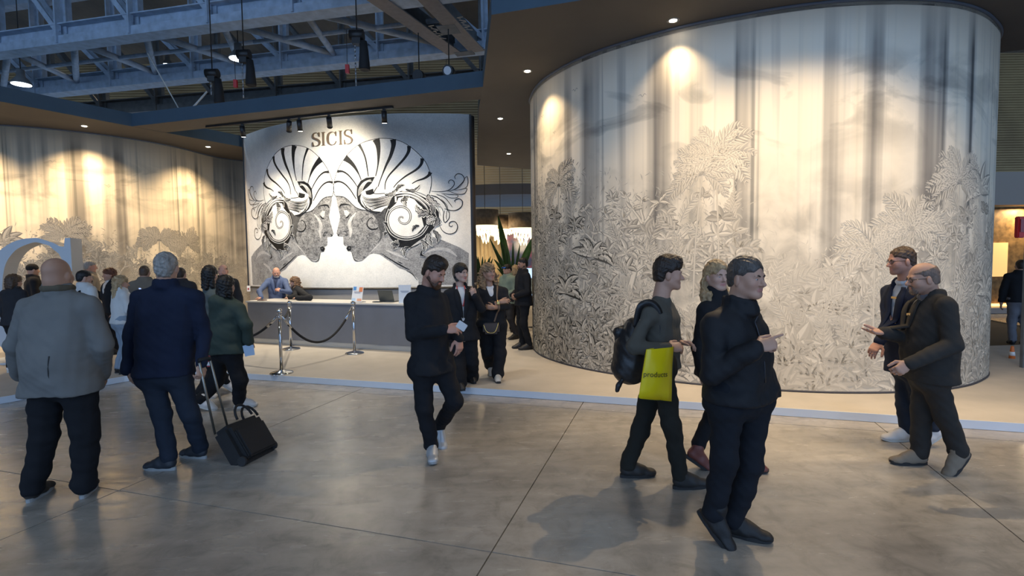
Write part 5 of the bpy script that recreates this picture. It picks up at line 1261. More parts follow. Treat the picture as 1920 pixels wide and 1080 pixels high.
BLK = cloth('wool_black', (.016, .017, .020)); BLK2 = cloth('cotton_black', (.012, .013, .016)); CHAR = cloth('wool_charcoal', (.030, .030, .031))
NAVY = cloth('wool_navy', (.014, .020, .042)); JEAN = cloth('denim_dark', (.020, .027, .042)); GREYB = cloth('blazer_grey', (.155, .155, .150), var=.08)
HB = hair_mat('hair_black', (.010, .009, .009)); HDB = hair_mat('hair_dark_brown', (.028, .018, .013)); HGR = hair_mat('hair_grey', (.27, .255, .235)); HSG = hair_mat('hair_salt_pepper', (.075, .065, .06)); HBL = hair_mat('hair_blond', (.36, .25, .135)); HCU = hair_mat('hair_honey_curls', (.24, .155, .085), .5); HRB = hair_mat('hair_red_brown', (.10, .035, .018)); HBR = hair_mat('hair_brown', (.07, .042, .026))

# ------------------------------------------------------------------ bald man in the grey blazer, from behind
p = Person('heavy-set bald man in grey blazer seen from behind, hands in pockets, far left', ground(118, 925), 3.74, 'tan')
p.head(p.P(107, 515), 188, 2, 0, .98, neck=p.P(109, 548), fat=1.12, nr=.072)
sr, sl = p.P(55, 575), p.P(168, 571); p.skeleton(sl=sl, sr=sr, el=p.P(192, 648, .02), er=p.P(30, 650, .02), wl=p.P(190, 704, .20), wr=p.P(38, 704, .20), hl=p.P(146, 722), hr=p.P(86, 722), kl=p.P(160, 815, -.02), kr=p.P(84, 815, -.02))
feet(p, (166, 921, 205), (76, 927, 195))
hand(p, 'l', (-.2, .5, -.8), (1, .3, 0)); hand(p, 'r', (.2, .5, -.8), (-1, .3, 0))
p.torso_ops(); p.finish_body()
p.trousers(BLK2, .118, .088, .074, .97, seed=1, seat=.008, amp=.008)
p.coat(GREYB, 'blazer', .03, 1.04, .98, at(110, 736, 3.74)[2], .05, (.082, .074, .064), seed=2, amp=.007, collar=.05, depth=1.12, hemw=1.10)
_c2 = MB(); n = p.neck
scm = cloth('collar_taupe', (.10, .085, .06)); sc_ops = [Cone(n + ZV * .03 + p.sx * .075 * math.cos(a) + p.fw * .075 * math.sin(a), n + ZV * .03 + p.sx * .075 * math.cos(a + .5) + p.fw * .075 * math.sin(a + .5), .024, .024, .02) for a in np.arange(0, 6.28, .5)]
sdf_obj('upturned_collar', mesh_sdf(sc_ops, (), (), .011, noise=wrinkle(.003, 30, 40, 2)), scm, p.root)
v0 = drop_on(p.coat_ops, np.array([p.P(92, y, -.2) for y in np.linspace(668, 728, 8)]), (0, 1, 0), .002); m = MB(); ribbon(list(v0), .007, (0, -1, 0), m, .002); m.build('back_vent', mat('seam_dark', (.03, .03, .03), .9), p.root)
shoes(p, mat('shoe_brown_black', (.03, .025, .022), .6), RUBG)

# ------------------------------------------------------------------ grey-haired man in the navy blazer, from behind
p = Person('grey-haired man in navy blazer seen from behind, pulling a trolley case', ground(330, 870), 4.33, 'fair')
p.head(p.P(312, 502), 196, 4, 0, .98, neck=p.P(311, 535))
p.skeleton(sr=p.P(264, 556), sl=p.P(366, 556), el=p.P(383, 628, .05), er=p.P(245, 632), wl=p.P(377, 683, -.12), wr=p.P(239, 694, -.02), hl=p.P(332, 703), hr=p.P(284, 703), kl=p.P(356, 775, -.02), kr=p.P(303, 778, -.05))
feet(p, (362, 857, -105), (299, 880, -95))
hand(p, 'l', (.05, -.2, -.9), (.9, -.3, 0), (.7, .8, .8, .8), .6); hand(p, 'r', (.35, 0, -.9), (-.6, -.7, 0), (.25, .3, .3, .35), .2)
p.torso_ops(); p.finish_body()
p.hair(HGR, 'short', .014, .07, .0, -.085, noise=.003)
p.trousers(JEAN, .10, .074, .062, .95, seed=4, seat=.02)
p.coat(NAVY, 'blazer', .022, 1.0, .96, at(310, 702, 4.33)[2], .02, (.074, .064, .054), seed=6, collar=.035, depth=1.08, hemw=1.08, amp=.007)
shoes(p, mat('shoe_navy', (.025, .03, .04), .6), RUBG)
# trolley case and bag
hd = p.P(379, 678, -.14)
cb = ground(455, 874); ce = ground(519, 836)
r = empty('trolley_case', tuple(cb)); tag(r, 'black soft trolley briefcase tilted on its wheels beside the navy-blazer man', 'trolley case')
MBAG = mat('nylon_black', (.010, .010, .011), .7, bump=.4, bscale=200)
# the case leans: its length axis u runs from the handle side down to the wheels, its width axis v to the right
c0 = at(418, 800, cb[1] + .05); u = unit(cb + ZV * .045 - c0); v = unit((ce - cb) / np.linalg.norm(ce - cb) + np.array([0, 0, .05])); v = unit(v - u * (u @ v)); nn = np.cross(u, v); nn = nn if nn[1] < 0 else -nn
Lc = np.linalg.norm(cb - c0); Wc = .42
ctr = c0 + u * Lc * .5 + v * Wc * .5 - nn * .06
m = MB(); m.box(ctr, Lc, Wc, .19, u, v, nn); m.build('case_body', MBAG, r, bevel=.035)
m = MB(); m.box(ctr + nn * .105 + u * .02, Lc * .72, Wc * .82, .04, u, v, nn); m.build('front_pocket', MBAG, r, bevel=.015)
m = MB(); m.box(ctr - u * (Lc * .5 - .05) + nn * .03 + v * .06, .02, .16, .11, u, v, nn); m.build('paper_sheaf', mat('paper_white', (.75, .76, .78), .6), r)
for k in (0, 1):
    hb = c0 + v * (.10 + .20 * k); m = MB(); arch = [hb + v * .09 * math.cos(t) * -1 + v * .09 - u * .12 * math.sin(t) + nn * (.07 if k == 0 else -.05) for t in np.linspace(0, math.pi, 9)]
    m.tube(arch, .011, 8); m.build('carry_handle', MBAG, r)
q0 = c0 + v * .05 - nn * .15; q1 = c0 + v * .20 - nn * .15; h0 = hd - v * .03; h1 = h0 + (q1 - q0) * .75
MALU = mat('aluminium_dull', (.30, .28, .24), .35, .8)
for a, b in ((q0, h0), (q1, h1)):
    m = MB(); m.tube([a, b], .010, 8); m.build('telescopic_tube', MALU, r)
m = MB(); m.tube([h0, h0 - unit(q0 - h0) * .02, h1 - unit(q1 - h1) * .02, h1], .014, 8); m.build('grip', MBAG, r)
for k in (0, 1):
    wc = (cb + ZV * .042) * (1 - k) + (cb + v * Wc * .92 + ZV * .042) * k; wc[2] = .042; m = MB(); m.tube([wc - v * .014, wc + v * .014], .04, 16); m.build('wheel', RUB, r)

# ------------------------------------------------------------------ two walking women with black hair
p = Person('woman with black bob in dark green hooded jacket walking right, paper in hand', ground(420, 768), 6.02, 'fair', .014, .008, fem=True)
p.head(p.P(424, 536), 172, 6, 0, .95, neck=p.P(421, 562))
p.skeleton(**dict(zip(('sl', 'sr'), shoulders(p.P(425, 577), 160, .17)))); J = p.J
p.skeleton(el=p.P(462, 612, -.1), er=p.P(405, 612, .15), wl=p.P(466, 640, -.05), wr=p.P(408, 648, .2), hl=p.P(434, 663, -.06), hr=p.P(416, 663, .06), kl=p.P(450, 713, -.1), kr=p.P(405, 716, .1))
feet(p, (462, 763, 110), (385, 770, 105, 20), ln=.26)
hand(p, 'l', (.1, 0, -1), (.7, -.7, 0), (.4, .4, .4, .4)); hand(p, 'r', (.2, 0, -1), (0, 1, 0))
p.torso_ops(); p.finish_body()
p.long_hair(HB, [[(-.06, -.04, .03), (-.075, -.03, -.08), (-.07, -.02, -.13)], [(.06, -.04, .03), (.075, -.03, -.08), (.07, -.02, -.13)], [(0, -.08, .02), (0, -.085, -.12)], [(-.04, -.07, 0), (-.04, -.075, -.13)], [(.04, -.07, 0), (.04, -.075, -.13)]], .018)
GRN = cloth('jacket_dark_green', (.040, .058, .050), .75)
p.trousers(BLK2, .105, .082, .070, .97, seed=7)
hood = [Ell(p.neck - p.fw * .09 - ZV * .03, (.12, .08, .10), [p.sx, p.fw, ZV], .04)]
p.coat(GRN, 'hooded_jacket', .035, 1.05, 1.06, at(425, 661, 6.02)[2], .02, (.080, .074, .060), seed=9, amp=.009, collar=.05, depth=1.15, hemw=1.1, extra=hood)
shoes(p, mat('sneaker_white', (.62, .60, .58), .6), RUBW)
w = p.J['wl'] + V3(.01, -.03, -.10); m = MB(); m.box(w, .10, .004, .13, unit((.9, .3, .2)), unit((-.3, .9, 0)), unit((-.2, 0, .97))); m.box(w + V3(.012, .006, -.004), .095, .003, .12, unit((.9, .3, .1)), unit((-.3, .9, 0)), unit((-.1, 0, .97))); tag(m.build('leaflet', mat('leaflet_pale_blue', (.45, .60, .80), .5), origin=w), 'folded pale blue leaflet in the hand of the woman in green', 'leaflet')

p = Person('black-haired woman in grey-blue jacket half hidden behind the green-jacket woman', ground(405, 742), 6.6, 'fair', .016, .010, fem=True)
p.head(p.P(394, 516), 180, 4, 0, .95, neck=p.P(394, 542))
p.skeleton(**dict(zip(('sl', 'sr'), shoulders(p.P(394, 556), 140, .17))))
p.skeleton(el=p.P(418, 592, -.1), er=p.P(372, 592, .1), wl=p.P(424, 628, -.05), wr=p.P(372, 628, .15), hl=p.P(404, 636, -.06), hr=p.P(386, 636, .06), kl=p.P(404, 682, -.05), kr=p.P(398, 686, .1))
feet(p, (388, 748, 120), (428, 735, 100, 35), ln=.25)
hand(p, 'l', (.1, 0, -1), (1, 0, 0)); hand(p, 'r', (0, 0, -1), (-1, 0, 0)); p.torso_ops(); p.finish_body()
p.long_hair(HB, [[(-.05, -.05, .03), (-.06, -.05, -.16)], [(.05, -.05, .03), (.06, -.05, -.16)], [(0, -.08, .02), (0, -.085, -.18)]], .016)
p.trousers(BLK2, .10, .078, .062, .95, seed=3); p.coat(cloth('jacket_grey_blue', (.075, .095, .10)), 'jacket', .028, 1.0, 1.0, at(395, 640, 6.6)[2], .02, (.072, .064, .054), seed=5, amp=.008, collar=.04, hemw=1.06)
shoes(p, mat('sneaker_white', (.62, .60, .58), .6), RUBW)
c = p.P(403, 672, -.12); m = MB(); m.box(c, .16, .09, .20); m.box(c - ZV * .06, .164, .094, .05, mi=1); m.tube([c + V3(-.05, 0, .1), c + V3(-.03, 0, .24), c + V3(.03, 0, .24), c + V3(.05, 0, .1)], .006, 6, mi=0)
tag(m.build('carrier_bag', [mat('bag_red', (.42, .03, .04), .5), mat('paper_white', (.75, .76, .78), .6)], origin=c, bevel=.006), 'small red and white carrier bag between the two walking women', 'bag')

# ------------------------------------------------------------------ bearded man looking at his phone
p = Person('bearded man in black walking and looking down at his phone, centre', ground(815, 850), 4.40, 'rosy')
p.head(p.P(814, 510, -.02), 62, 24, 0, .98, neck=p.P(803, 545, .03))
p.skeleton(sl=p.P(772, 561, -.09), sr=p.P(826, 560, .14), el=p.P(772, 628, -.08), er=p.P(842, 622, .12), wl=p.P(835, 618, -.26), wr=p.P(860, 634, -.04), hl=p.P(791, 690, -.04), hr=p.P(829, 690, .05), kl=p.P(796, 768, -.08), kr=p.P(853, 752, .0))
feet(p, (811, 862, 12), (824, 833, 25, 38))
hand(p, 'l', (1, .0, .05), (-.1, -.75, .6), (.25, .35, .55, .65), .35); hand(p, 'r', (.1, -.2, -.95), (.6, -.6, .1), (.35, .4, .45, .5))
p.torso_ops(); p.finish_body(stubble=(.10, .05, .035)); p.face_bits((.05, .028, .018))
p.hair(HDB, 'short', .010, .074, .0, -.06, noise=.002, top=.014, lean=.015); p.beard(hair_mat('beard_auburn', (.075, .034, .018)), .006, .05)
p.trousers(BLK2, .096, .072, .062, .93, seed=11)
p.coat(BLK, 'jacket', .020, 1.0, .98, at(810, 697, 4.4)[2], .02, (.070, .062, .052), seed=12, collar=.02, hemw=.97)
shoes(p, mat('sneaker_silver', (.40, .42, .44), .4, .3), RUBG)
c = p.J['wl'] + V3(.135, -.02, .03); m = MB(); m.box(c, .065, .009, .08, unit((.55, -.1, .8)), unit((.1, 1, .05)), unit((-.8, 0, .55))); tag(m.build('smartphone', mat('phone_white', (.6, .6, .6), .3), origin=c, bevel=.004), 'white smartphone held by the bearded man in black', 'phone')

# ------------------------------------------------------------------ woman with red lanyard
p = Person('woman with short black hair, black blazer, white top and red lanyard', ground(874, 722, PZ), 6.68, 'pale', .013, .007, fem=True)
p.head(p.P(864, 512, -.02), 48, 2, 0, .95, neck=p.P(862, 537))
p.skeleton(**dict(zip(('sl', 'sr'), shoulders(p.P(865, 549), 18, .172))))
p.skeleton(el=p.P(838, 590, .03), er=p.P(903, 578, -.02), wl=p.P(846, 628, -.05), wr=p.P(889, 556, -.16), hl=p.P(855, 628, -.02), hr=p.P(881, 628, .02), kl=p.P(860, 678, -.06), kr=p.P(884, 678, .02))
feet(p, (864, 731, 25), (886, 717, 20), PZ, .25)
hand(p, 'l', (.1, -.1, -1), (-.8, -.5, 0)); hand(p, 'r', (-.25, -.25, .9), (.5, -.8, 0), (.5, .7, .8, .9), .5)
p.torso_ops(); p.finish_body(lip=(.45, .12, .12)); p.face_bits((.02, .015, .012))
p.long_hair(HB, [[(-.055, -.02, .04), (-.078, .0, -.05), (-.07, .005, -.085)], [(.055, -.02, .04), (.078, .0, -.05), (.07, .005, -.085)], [(0, -.075, .03), (0, -.085, -.08)]], .024, .066, noise=.002)
p.trousers(BLK2, .098, .092, .105, 1.0, seed=2, amp=.007)
p.shirt(mat('top_white', (.62, .62, .62), .8, bump=.2, bscale=120), 'top', .006, 0.0)
p.coat(BLK, 'blazer', .020, 1.02, .96, at(870, 637, 6.68)[2], .0, (.066, .058, .050), seed=13, vneck=.46, collar=.02, hemw=1.1)
p.lapels(BLK, low=.40)
LAN = mat('lanyard_red', (.55, .05, .05), .6)
for q in (-1, 1):
    pts = drop_on(p.shirt_ops, np.array(catmull([p.neck + p.sx * q * .05 + ZV * .01, p.neck + p.sx * q * .048 - ZV * .08, p.neck + p.sx * q * .008 - ZV * .25], 8)), -p.fw, .012); m = MB(); ribbon(list(pts), .015, p.fw, m, .0015); m.build('lanyard', LAN, p.root)
shoes(p, LEA, RUB, w=.042)

# ------------------------------------------------------------------ woman with honey curls, arms crossed
p = Person('woman with long honey-blond curls in black, arms folded, walking forward', ground(928, 712, PZ), 7.02, 'tan', .013, .007, fem=True)
p.head(p.P(916, 511, -.02), 40, 0, 0, .95, neck=p.P(917, 536))
p.skeleton(**dict(zip(('sl', 'sr'), shoulders(p.P(921, 547), 15, .172))))
p.skeleton(el=p.P(906, 577, -.10), er=p.P(951, 574, -.06), wl=p.P(938, 566, -.20), wr=p.P(926, 577, -.24), hl=p.P(909, 614), hr=p.P(935, 614), kl=p.P(914, 660, .02), kr=p.P(937, 662, -.08))
feet(p, (920, 703, 10, 30), (934, 716, 4), PZ, .25)
hand(p, 'l', (.9, .0, .15), (0, -.8, .5), (.3, .3, .35, .4)); hand(p, 'r', (-.8, .1, .1), (-.1, -.9, .2), (.4, .45, .5, .5))
p.torso_ops(); p.finish_body(); p.face_bits((.06, .04, .02))
p.long_hair(HCU, [[(-.06, -.02, .05), (-.10, .0, -.05), (-.12, .01, -.16), (-.11, .02, -.24)], [(.06, -.02, .05), (.09, -.01, -.05), (.10, -.01, -.16), (.085, .0, -.24)], [(0, -.08, .03), (0, -.10, -.1), (0, -.1, -.22)], [(-.05, -.07, .03), (-.08, -.08, -.1), (-.08, -.08, -.22)], [(.05, -.07, .03), (.08, -.08, -.1), (.08, -.08, -.2)]], .022, .048, .008, (.042, .038), curly=5)
p.trousers(BLK2, .098, .088, .080, .98, seed=8, amp=.008)
p.coat(BLK, 'jacket', .018, 1.0, .95, at(920, 610, 7.02)[2], .0, (.064, .056, .048), seed=15, vneck=.16, hemw=1.08, cuff=.62)
p.shirt(mat('top_white', (.62, .62, .62), .8), 'top', .004, 0.0, at(920, 560, 7.02)[2])
m = MB(); w = p.J['wl'] - unit(p.J['wl'] - p.J['el']) * .03; d = unit(p.J['wl'] - p.J['el']); m.tube([w - d * .012, w + d * .012], .036, 14); m.box(w + V3(0, -.036, .0), .034, .012, .034); m.build('wristwatch', mat('gold', (.75, .52, .18), .25, 1.0), p.root)
shoes(p, mat('shoe_cream', (.50, .47, .42), .6), RUB, w=.043)
bc = drop_on(p.coat_ops, np.array([p.P(922, 612)]), (0, 1, 0), .05)[0]; r = empty('crossbody_bag', tuple(bc)); tag(r, 'small brown crossbody bag on a chain at the curly-haired woman’s hip', 'bag')
m = MB(); m.box(bc, .22, .08, .15); m.build('bag_body', mat('leather_brown', (.06, .04, .03), .5), r, bevel=.03)
m = MB(); m.box(bc + V3(0, -.042, .03), .20, .012, .085); m.build('flap', mat('leather_brown', (.06, .04, .03), .5), r, bevel=.005)
st = np.array(catmull([bc + V3(.06, 0, .08), p.P(935, 580, -.2), p.P(934, 555, -.2), p.neck + p.sx * .10 + ZV * .0], 8)); st = drop_on(p.coat_ops, st, -p.fw, .012); m = MB(); ribbon(list(st), .022, p.fw, m, .003); m.build('shoulder_strap', mat('strap_tan', (.16, .10, .06), .6), r)
m = MB(); m.tube(catmull([bc + V3(-.10, -.05, .06), bc + V3(-.05, -.06, -.04), bc + V3(.05, -.06, -.04), bc + V3(.10, -.05, .08)], 5), .006, 6); m.build('chain', mat('gold', (.75, .52, .18), .25, 1.0), r)

# ------------------------------------------------------------------ boy with backpack
p = Person('young man with dark hair, olive-grey shirt and backpack walking right', ground(1245, 905), 3.84, 'fair', .011, .0055)
p.head(p.P(1253, 514), 80, 2, 0, .96, neck=p.P(1240, 557))
p.skeleton(sl=p.P(1216, 588, -.17), sr=p.P(1250, 580, .17), el=p.P(1188, 652, -.24), er=p.P(1262, 640, .20), wl=p.P(1254, 652, -.26), wr=p.P(1272, 642, .02), hl=p.P(1238, 690, -.09), hr=p.P(1234, 688, .09), kl=p.P(1260, 800, -.12), kr=p.P(1202, 803, .08))
feet(p, (1297, 914, 97), (1197, 893, 95))
hand(p, 'l', (1, .25, .02), (.1, -.75, .65), (.5, .55, .6, .6), .4); hand(p, 'r', (.8, -.6, .0), (.3, .3, .9), (.45, .5, .5, .55), .3)
p.torso_ops(); p.finish_body(); p.face_bits((.03, .02, .015))
p.hair(HDB, 'short', .015, .064, .0, -.055, noise=.0022, top=.014, lean=.015)
p.trousers(cloth('trousers_olive_black', (.022, .022, .019)), .094, .068, .058, .96, seed=14, amp=.007)
OLI = cloth('shirt_olive_grey', (.085, .080, .068))
p.coat(OLI, 'shirt', .012, .98, .92, at(1237, 690, 3.84)[2], .0, (.062, .055, .046), seed=16, collar=0, amp=.008)
shoes(p, mat('sneaker_black', (.018, .019, .02), .6), RUB)
# backpack
bc = p.P(1180, 655, -.02); r = empty('backpack', tuple(bc)); tag(r, 'black drawstring backpack worn by the young man in the olive shirt', 'backpack')
A = [Ell(p.P(1184, 664, -.02), (.135, .15, .205), None, .05), Ell(p.P(1178, 690, -.02), (.125, .14, .12), None, .05), Ell(p.P(1190, 625, -.02), (.09, .12, .12), None, .05)]
BPM = mat('backpack_black', (.014, .014, .016), .38, bump=.35, bscale=25)
def free_sdf(name, ops, m_, r, h=.012, subs=(), nz=None): return sdf_obj(name, mesh_sdf(ops, subs, (), h, noise=nz), m_, r)
free_sdf('pack_body', A, BPM, r, nz=wrinkle(.006, 22, 30, 2)); free_sdf('drawstring_neck', [Cone(p.P(1160, 622), p.P(1200, 608), .035, .04, .02), Cone(p.P(1163, 640), p.P(1160, 622), .04, .04, .02)], BPM, r, nz=wrinkle(.005, 60, 60, 1))
st = np.array(catmull([p.P(1192, 612, -.17), p.P(1200, 575, -.20), p.P(1222, 568, -.19), p.P(1238, 590, -.19), p.P(1240, 640, -.18), p.P(1220, 688, -.16)], 7)); m = MB(); ribbon(list(st), .045, (.35, -1, .25), m, .006); m.build('shoulder_strap', BPM, r)
st = np.array(catmull([p.P(1205, 595, .1), p.P(1240, 565, .15), p.P(1262, 585, .16), p.P(1270, 640, .12)], 6)); m = MB(); ribbon(list(st), .045, (1, -.2, .2), m, .006); m.build('shoulder_strap', BPM, r)
free_sdf('strap_tail', [Cone(p.P(1172, 705, -.1), p.P(1160, 722, -.12), .014, .02, .01), Cone(p.P(1160, 722, -.12), p.P(1157, 732, -.12), .02, .018, .01)], BPM, r)
# yellow bag
Y = p.Y0 - .31; r = empty('shopping_bag', tuple(at(1229, 752, Y))); tag(r, 'bright yellow plastic shopping bag with black lettering carried by the young man', 'bag')
tl, tr_, brr, bll = at(1212, 655, Y - .02), at(1262, 650, Y + .02), at(1258, 752, Y + .03), at(1197, 747, Y - .03)
m = MB(); n = np.array([.05, .06, 0]); q = 6; vs = []; fs = []
for side in (0, 1):
    for i in range(q + 1):
        for j in range(q + 1):
            a, b = i / q, j / q; P_ = (tl * (1 - a) + tr_ * a) * (1 - b) + (bll * (1 - a) + brr * a) * b
            bul = .035 * math.sin(math.pi * a) * math.sin(math.pi * min(b * .9 + .1, 1)) + .004 * math.sin(9 * a + 5 * b) + .006; vs.append(P_ + np.array([.1, -1, 0]) * bul * (1 if side == 0 else -1))
for side in (0, 1):
    o_ = side * (q + 1) ** 2
    for i in range(q):
        for j in range(q): fs.append((o_ + i * (q + 1) + j, o_ + (i + 1) * (q + 1) + j, o_ + (i + 1) * (q + 1) + j + 1, o_ + i * (q + 1) + j + 1))
rimI = [i * (q + 1) + q for i in range(q + 1)]; N1 = (q + 1) ** 2
for i in range(q): fs.append((rimI[i], rimI[i + 1], N1 + rimI[i + 1], N1 + rimI[i]))
for e in (0, q):
    for j in range(q): a_ = e * (q + 1) + j; fs.append((a_, a_ + 1, N1 + a_ + 1, N1 + a_))
m.add(vs, fs, 0, True); m.build('bag_body', mat('plastic_yellow', (.80, .64, .008), .3, bump=.15, bscale=18), r)
m = MB(); m.tube([bll + V3(0, 0, .003), (bll + brr) / 2 - ZV * .002, brr + V3(0, 0, .003)], .004, 6); m.tube([tr_ + V3(.002, 0, 0), brr + V3(.002, 0, 0)], .004, 6); m.build('piping', mat('piping_green_black', (.02, .03, .02), .6), r)
fc = bpy.data.curves.new('lettering', 'FONT'); fc.body = 'products'; fc.size = .052; fc.extrude = .0004; fc.align_x = 'LEFT'
fo = bpy.data.objects.new('lettering', fc); COL.objects.link(fo); dg = bpy.context.evaluated_depsgraph_get(); me = bpy.data.meshes.new_from_object(fo.evaluated_get(dg)); bpy.data.objects.remove(fo)
ux = unit(tr_ - tl + (brr - bll)); uz = unit(np.cross(ux, V3(0, 1, 0)) * -1); uz = uz if uz[2] > 0 else -uz; oo = at(1206, 706, Y - .06)
for vtx in me.vertices:
    P_ = oo + ux * vtx.co.x * .98 + uz * vtx.co.y; a = np.clip((P_[0] - bll[0]) / (brr[0] - bll[0]), 0, 1); b_ = .5; bul = .035 * math.sin(math.pi * a) + .018; base = (tl + tr_ + bll + brr) / 4
    yy = (bll * (1 - a) + brr * a)[1]; P_[1] = yy - bul - .004 - vtx.co.z; vtx.co = Vector(P_ - np.array(r.location))
me.materials.append(mat('print_black', (.01, .01, .01), .5)); link('lettering', me, r)

# ------------------------------------------------------------------ blond woman behind the pointing man
p = Person('woman with long straight blond hair in black coat and turtleneck, behind the pointing man', ground(1360, 884), 4.08, 'pale', .012, .006, fem=True)
p.head(p.P(1344, 517, -.02), 12, 3, 0, .95, neck=p.P(1341, 552))
p.skeleton(**dict(zip(('sl', 'sr'), shoulders(p.P(1345, 577), 40, .175))))
p.skeleton(el=p.P(1310, 648, -.10), er=p.P(1392, 640, .14), wl=p.P(1318, 700, -.12), wr=p.P(1396, 700, .05), hl=p.P(1340, 700, -.07), hr=p.P(1356, 700, .08), kl=p.P(1392, 782, -.10), kr=p.P(1334, 782, .08))
feet(p, (1412, 886, 88), (1303, 880, 88, 34), ln=.25)
hand(p, 'l', (.2, -.1, -1), (-.6, -.8, 0)); hand(p, 'r', (.2, 0, -1), (1, 0, 0)); p.torso_ops(); p.finish_body(lip=(.46, .16, .15)); p.face_bits((.12, .08, .05), (.05, .06, .07))
p.long_hair(HBL, [[(-.05, -.01, .06), (-.078, .0, -.05), (-.085, .02, -.15), (-.09, .05, -.24)], [(.05, -.01, .06), (.085, .02, -.05), (.105, .05, -.15), (.115, .085, -.27)], [(.06, -.03, .04), (.10, -.02, -.06), (.13, .02, -.16), (.135, .05, -.26)], [(0, -.08, .03), (0, -.09, -.1), (0, -.09, -.26)], [(-.05, -.06, .03), (-.07, -.07, -.12), (-.08, -.05, -.28)], [(.05, -.06, .03), (.06, -.07, -.12), (.07, -.06, -.24)]], .015, .078, .003, (.034, .024))
p.trousers(BLK2, .090, .066, .056, .80, seed=17)
p.coat(BLK, 'coat', .022, 1.0, .98, at(1330, 702, 4.08)[2], .0, (.068, .060, .052), seed=18, collar=.05, hemw=1.1)
n = p.neck; free_sdf('turtleneck', [Cone(n + ZV * z_ + p.sx * .058 * math.cos(a) + p.fw * (.058 * math.sin(a) + .005), n + ZV * z_ + p.sx * .058 * math.cos(a + .6) + p.fw * (.058 * math.sin(a + .6) + .005), .018, .018, .015) for z_ in (.015, .045) for a in np.arange(0, 6.28, .6)], BLK2, p.root)
shoes(p, mat('shoe_oxblood', (.16, .05, .04), .5), RUB, w=.042)

# ------------------------------------------------------------------ pointing man
p = Person('man in black zip jacket striding right and pointing with index finger', ground(1375, 1015), 3.0, 'fair', .010, .005)
p.head(p.P(1400, 521, -.02), 32, 3, 0, .98, neck=p.P(1385, 574), fat=1.03)
p.skeleton(sl=p.P(1340, 604, -.08), sr=p.P(1408, 600, .17), el=p.P(1336, 702, -.16), er=p.P(1428, 682, .18), wl=p.P(1419, 651, -.24), wr=p.P(1408, 700, .10), hl=p.P(1360, 750, -.05), hr=p.P(1412, 750, .07), kl=p.P(1357, 868, -.06), kr=p.P(1406, 876, .02))
feet(p, (1334, 1013, 45, 42), (1402, 1008, 62))
hand(p, 'l', (.93, -.1, .25), (-.2, -.75, .62), (.02, 1.0, 1.15, 1.2), .5); hand(p, 'r', (.1, -.3, -.9), (.8, .3, 0))
p.torso_ops(); p.finish_body(); p.face_bits((.05, .038, .03), (.04, .05, .06))
p.hair(HSG, 'short', .010, .076, .0, -.055, noise=.002)
p.trousers(cloth('trousers_ink', (.012, .014, .019)), .098, .072, .064, .95, seed=19, amp=.008, seat=.015)
tail = [Cone(p.P(1440, 700, .05), p.P(1462, 742, .02), .05, .012, .03), Cone(p.P(1425, 690, .0), p.P(1448, 726, .0), .05, .03, .03)]
p.coat(cloth('jacket_black_nylon', (.013, .014, .017), .6), 'zip_jacket', .024, 1.0, 1.0, at(1385, 748, 3.0)[2], .015, (.074, .068, .054), seed=20, collar=.045, amp=.010, extra=tail, hemw=1.0, depth=1.05)
z = drop_on(p.coat_ops, np.array([p.neck - ZV * t - p.fw * 0 for t in np.linspace(.06, .44, 12)]), -p.fw, .004); m = MB(); ribbon(list(z), .012, p.fw, m, .003); m.build('zip', mat('zip_dark', (.03, .03, .035), .35, .5), p.root)
shoes(p, mat('boot_black', (.010, .010, .011), .6, bump=.2, bscale=80), RUB, high=.02)

# ------------------------------------------------------------------ two men at the right
p = Person('tall man with glasses, navy blazer, white shirt and white sneakers, facing left', ground(1695, 830), 4.55, 'rosy', .012, .006)
p.head(p.P(1690, 489, -.02), -100, 6, 0, .98, neck=p.P(1700, 530))
p.skeleton(**dict(zip(('sl', 'sr'), shoulders(p.P(1702, 547), -84, .205))))
p.skeleton(el=p.P(1668, 612, .0), er=p.P(1742, 620, -.06), wl=p.P(1648, 642, -.10), wr=p.P(1738, 668, -.16), hl=p.P(1698, 690, .08), hr=p.P(1712, 690, -.08), kl=p.P(1696, 762, .06), kr=p.P(1728, 764, -.06))
feet(p, (1681, 826, -92), (1744, 838, -90, 30))
hand(p, 'l', (-.65, -.15, -.7), (-.55, -.55, .6), (.35, .4, .45, .5), .3); hand(p, 'r', (-.3, 0, -1), (0, -1, 0))
p.torso_ops(); p.finish_body(stubble=(.25, .15, .12)); p.face_bits((.10, .065, .045)); p.hair(HBR, 'short', .007, .095, .004, -.05, noise=.0025); p.glasses(mat('glasses_black', (.01, .01, .01), .3))
p.trousers(JEAN, .090, .066, .056, .92, seed=21)
p.shirt(mat('shirt_pale_blue', (.50, .54, .60), .8, bump=.15, bscale=120), 'shirt', .006, .02, at(1700, 680, 4.55)[2])
p.coat(NAVY, 'blazer', .020, 1.0, .95, at(1700, 700, 4.55)[2], .0, (.068, .060, .050), seed=22, vneck=.50, collar=.02, hemw=1.06); p.lapels(NAVY, low=.42)
BADGE = mat('badge_gold', (.75, .50, .20), .35, .6)
b = drop_on(p.coat_ops, np.array([p.P(1704, 556)]), -p.fw, .008)[0]; m = MB(); m.box(b, .055, .008, .018, p.sx, p.fw, ZV); m.build('name_badge', BADGE, p.root)
shoes(p, mat('sneaker_white', (.62, .60, .58), .6), RUBW)

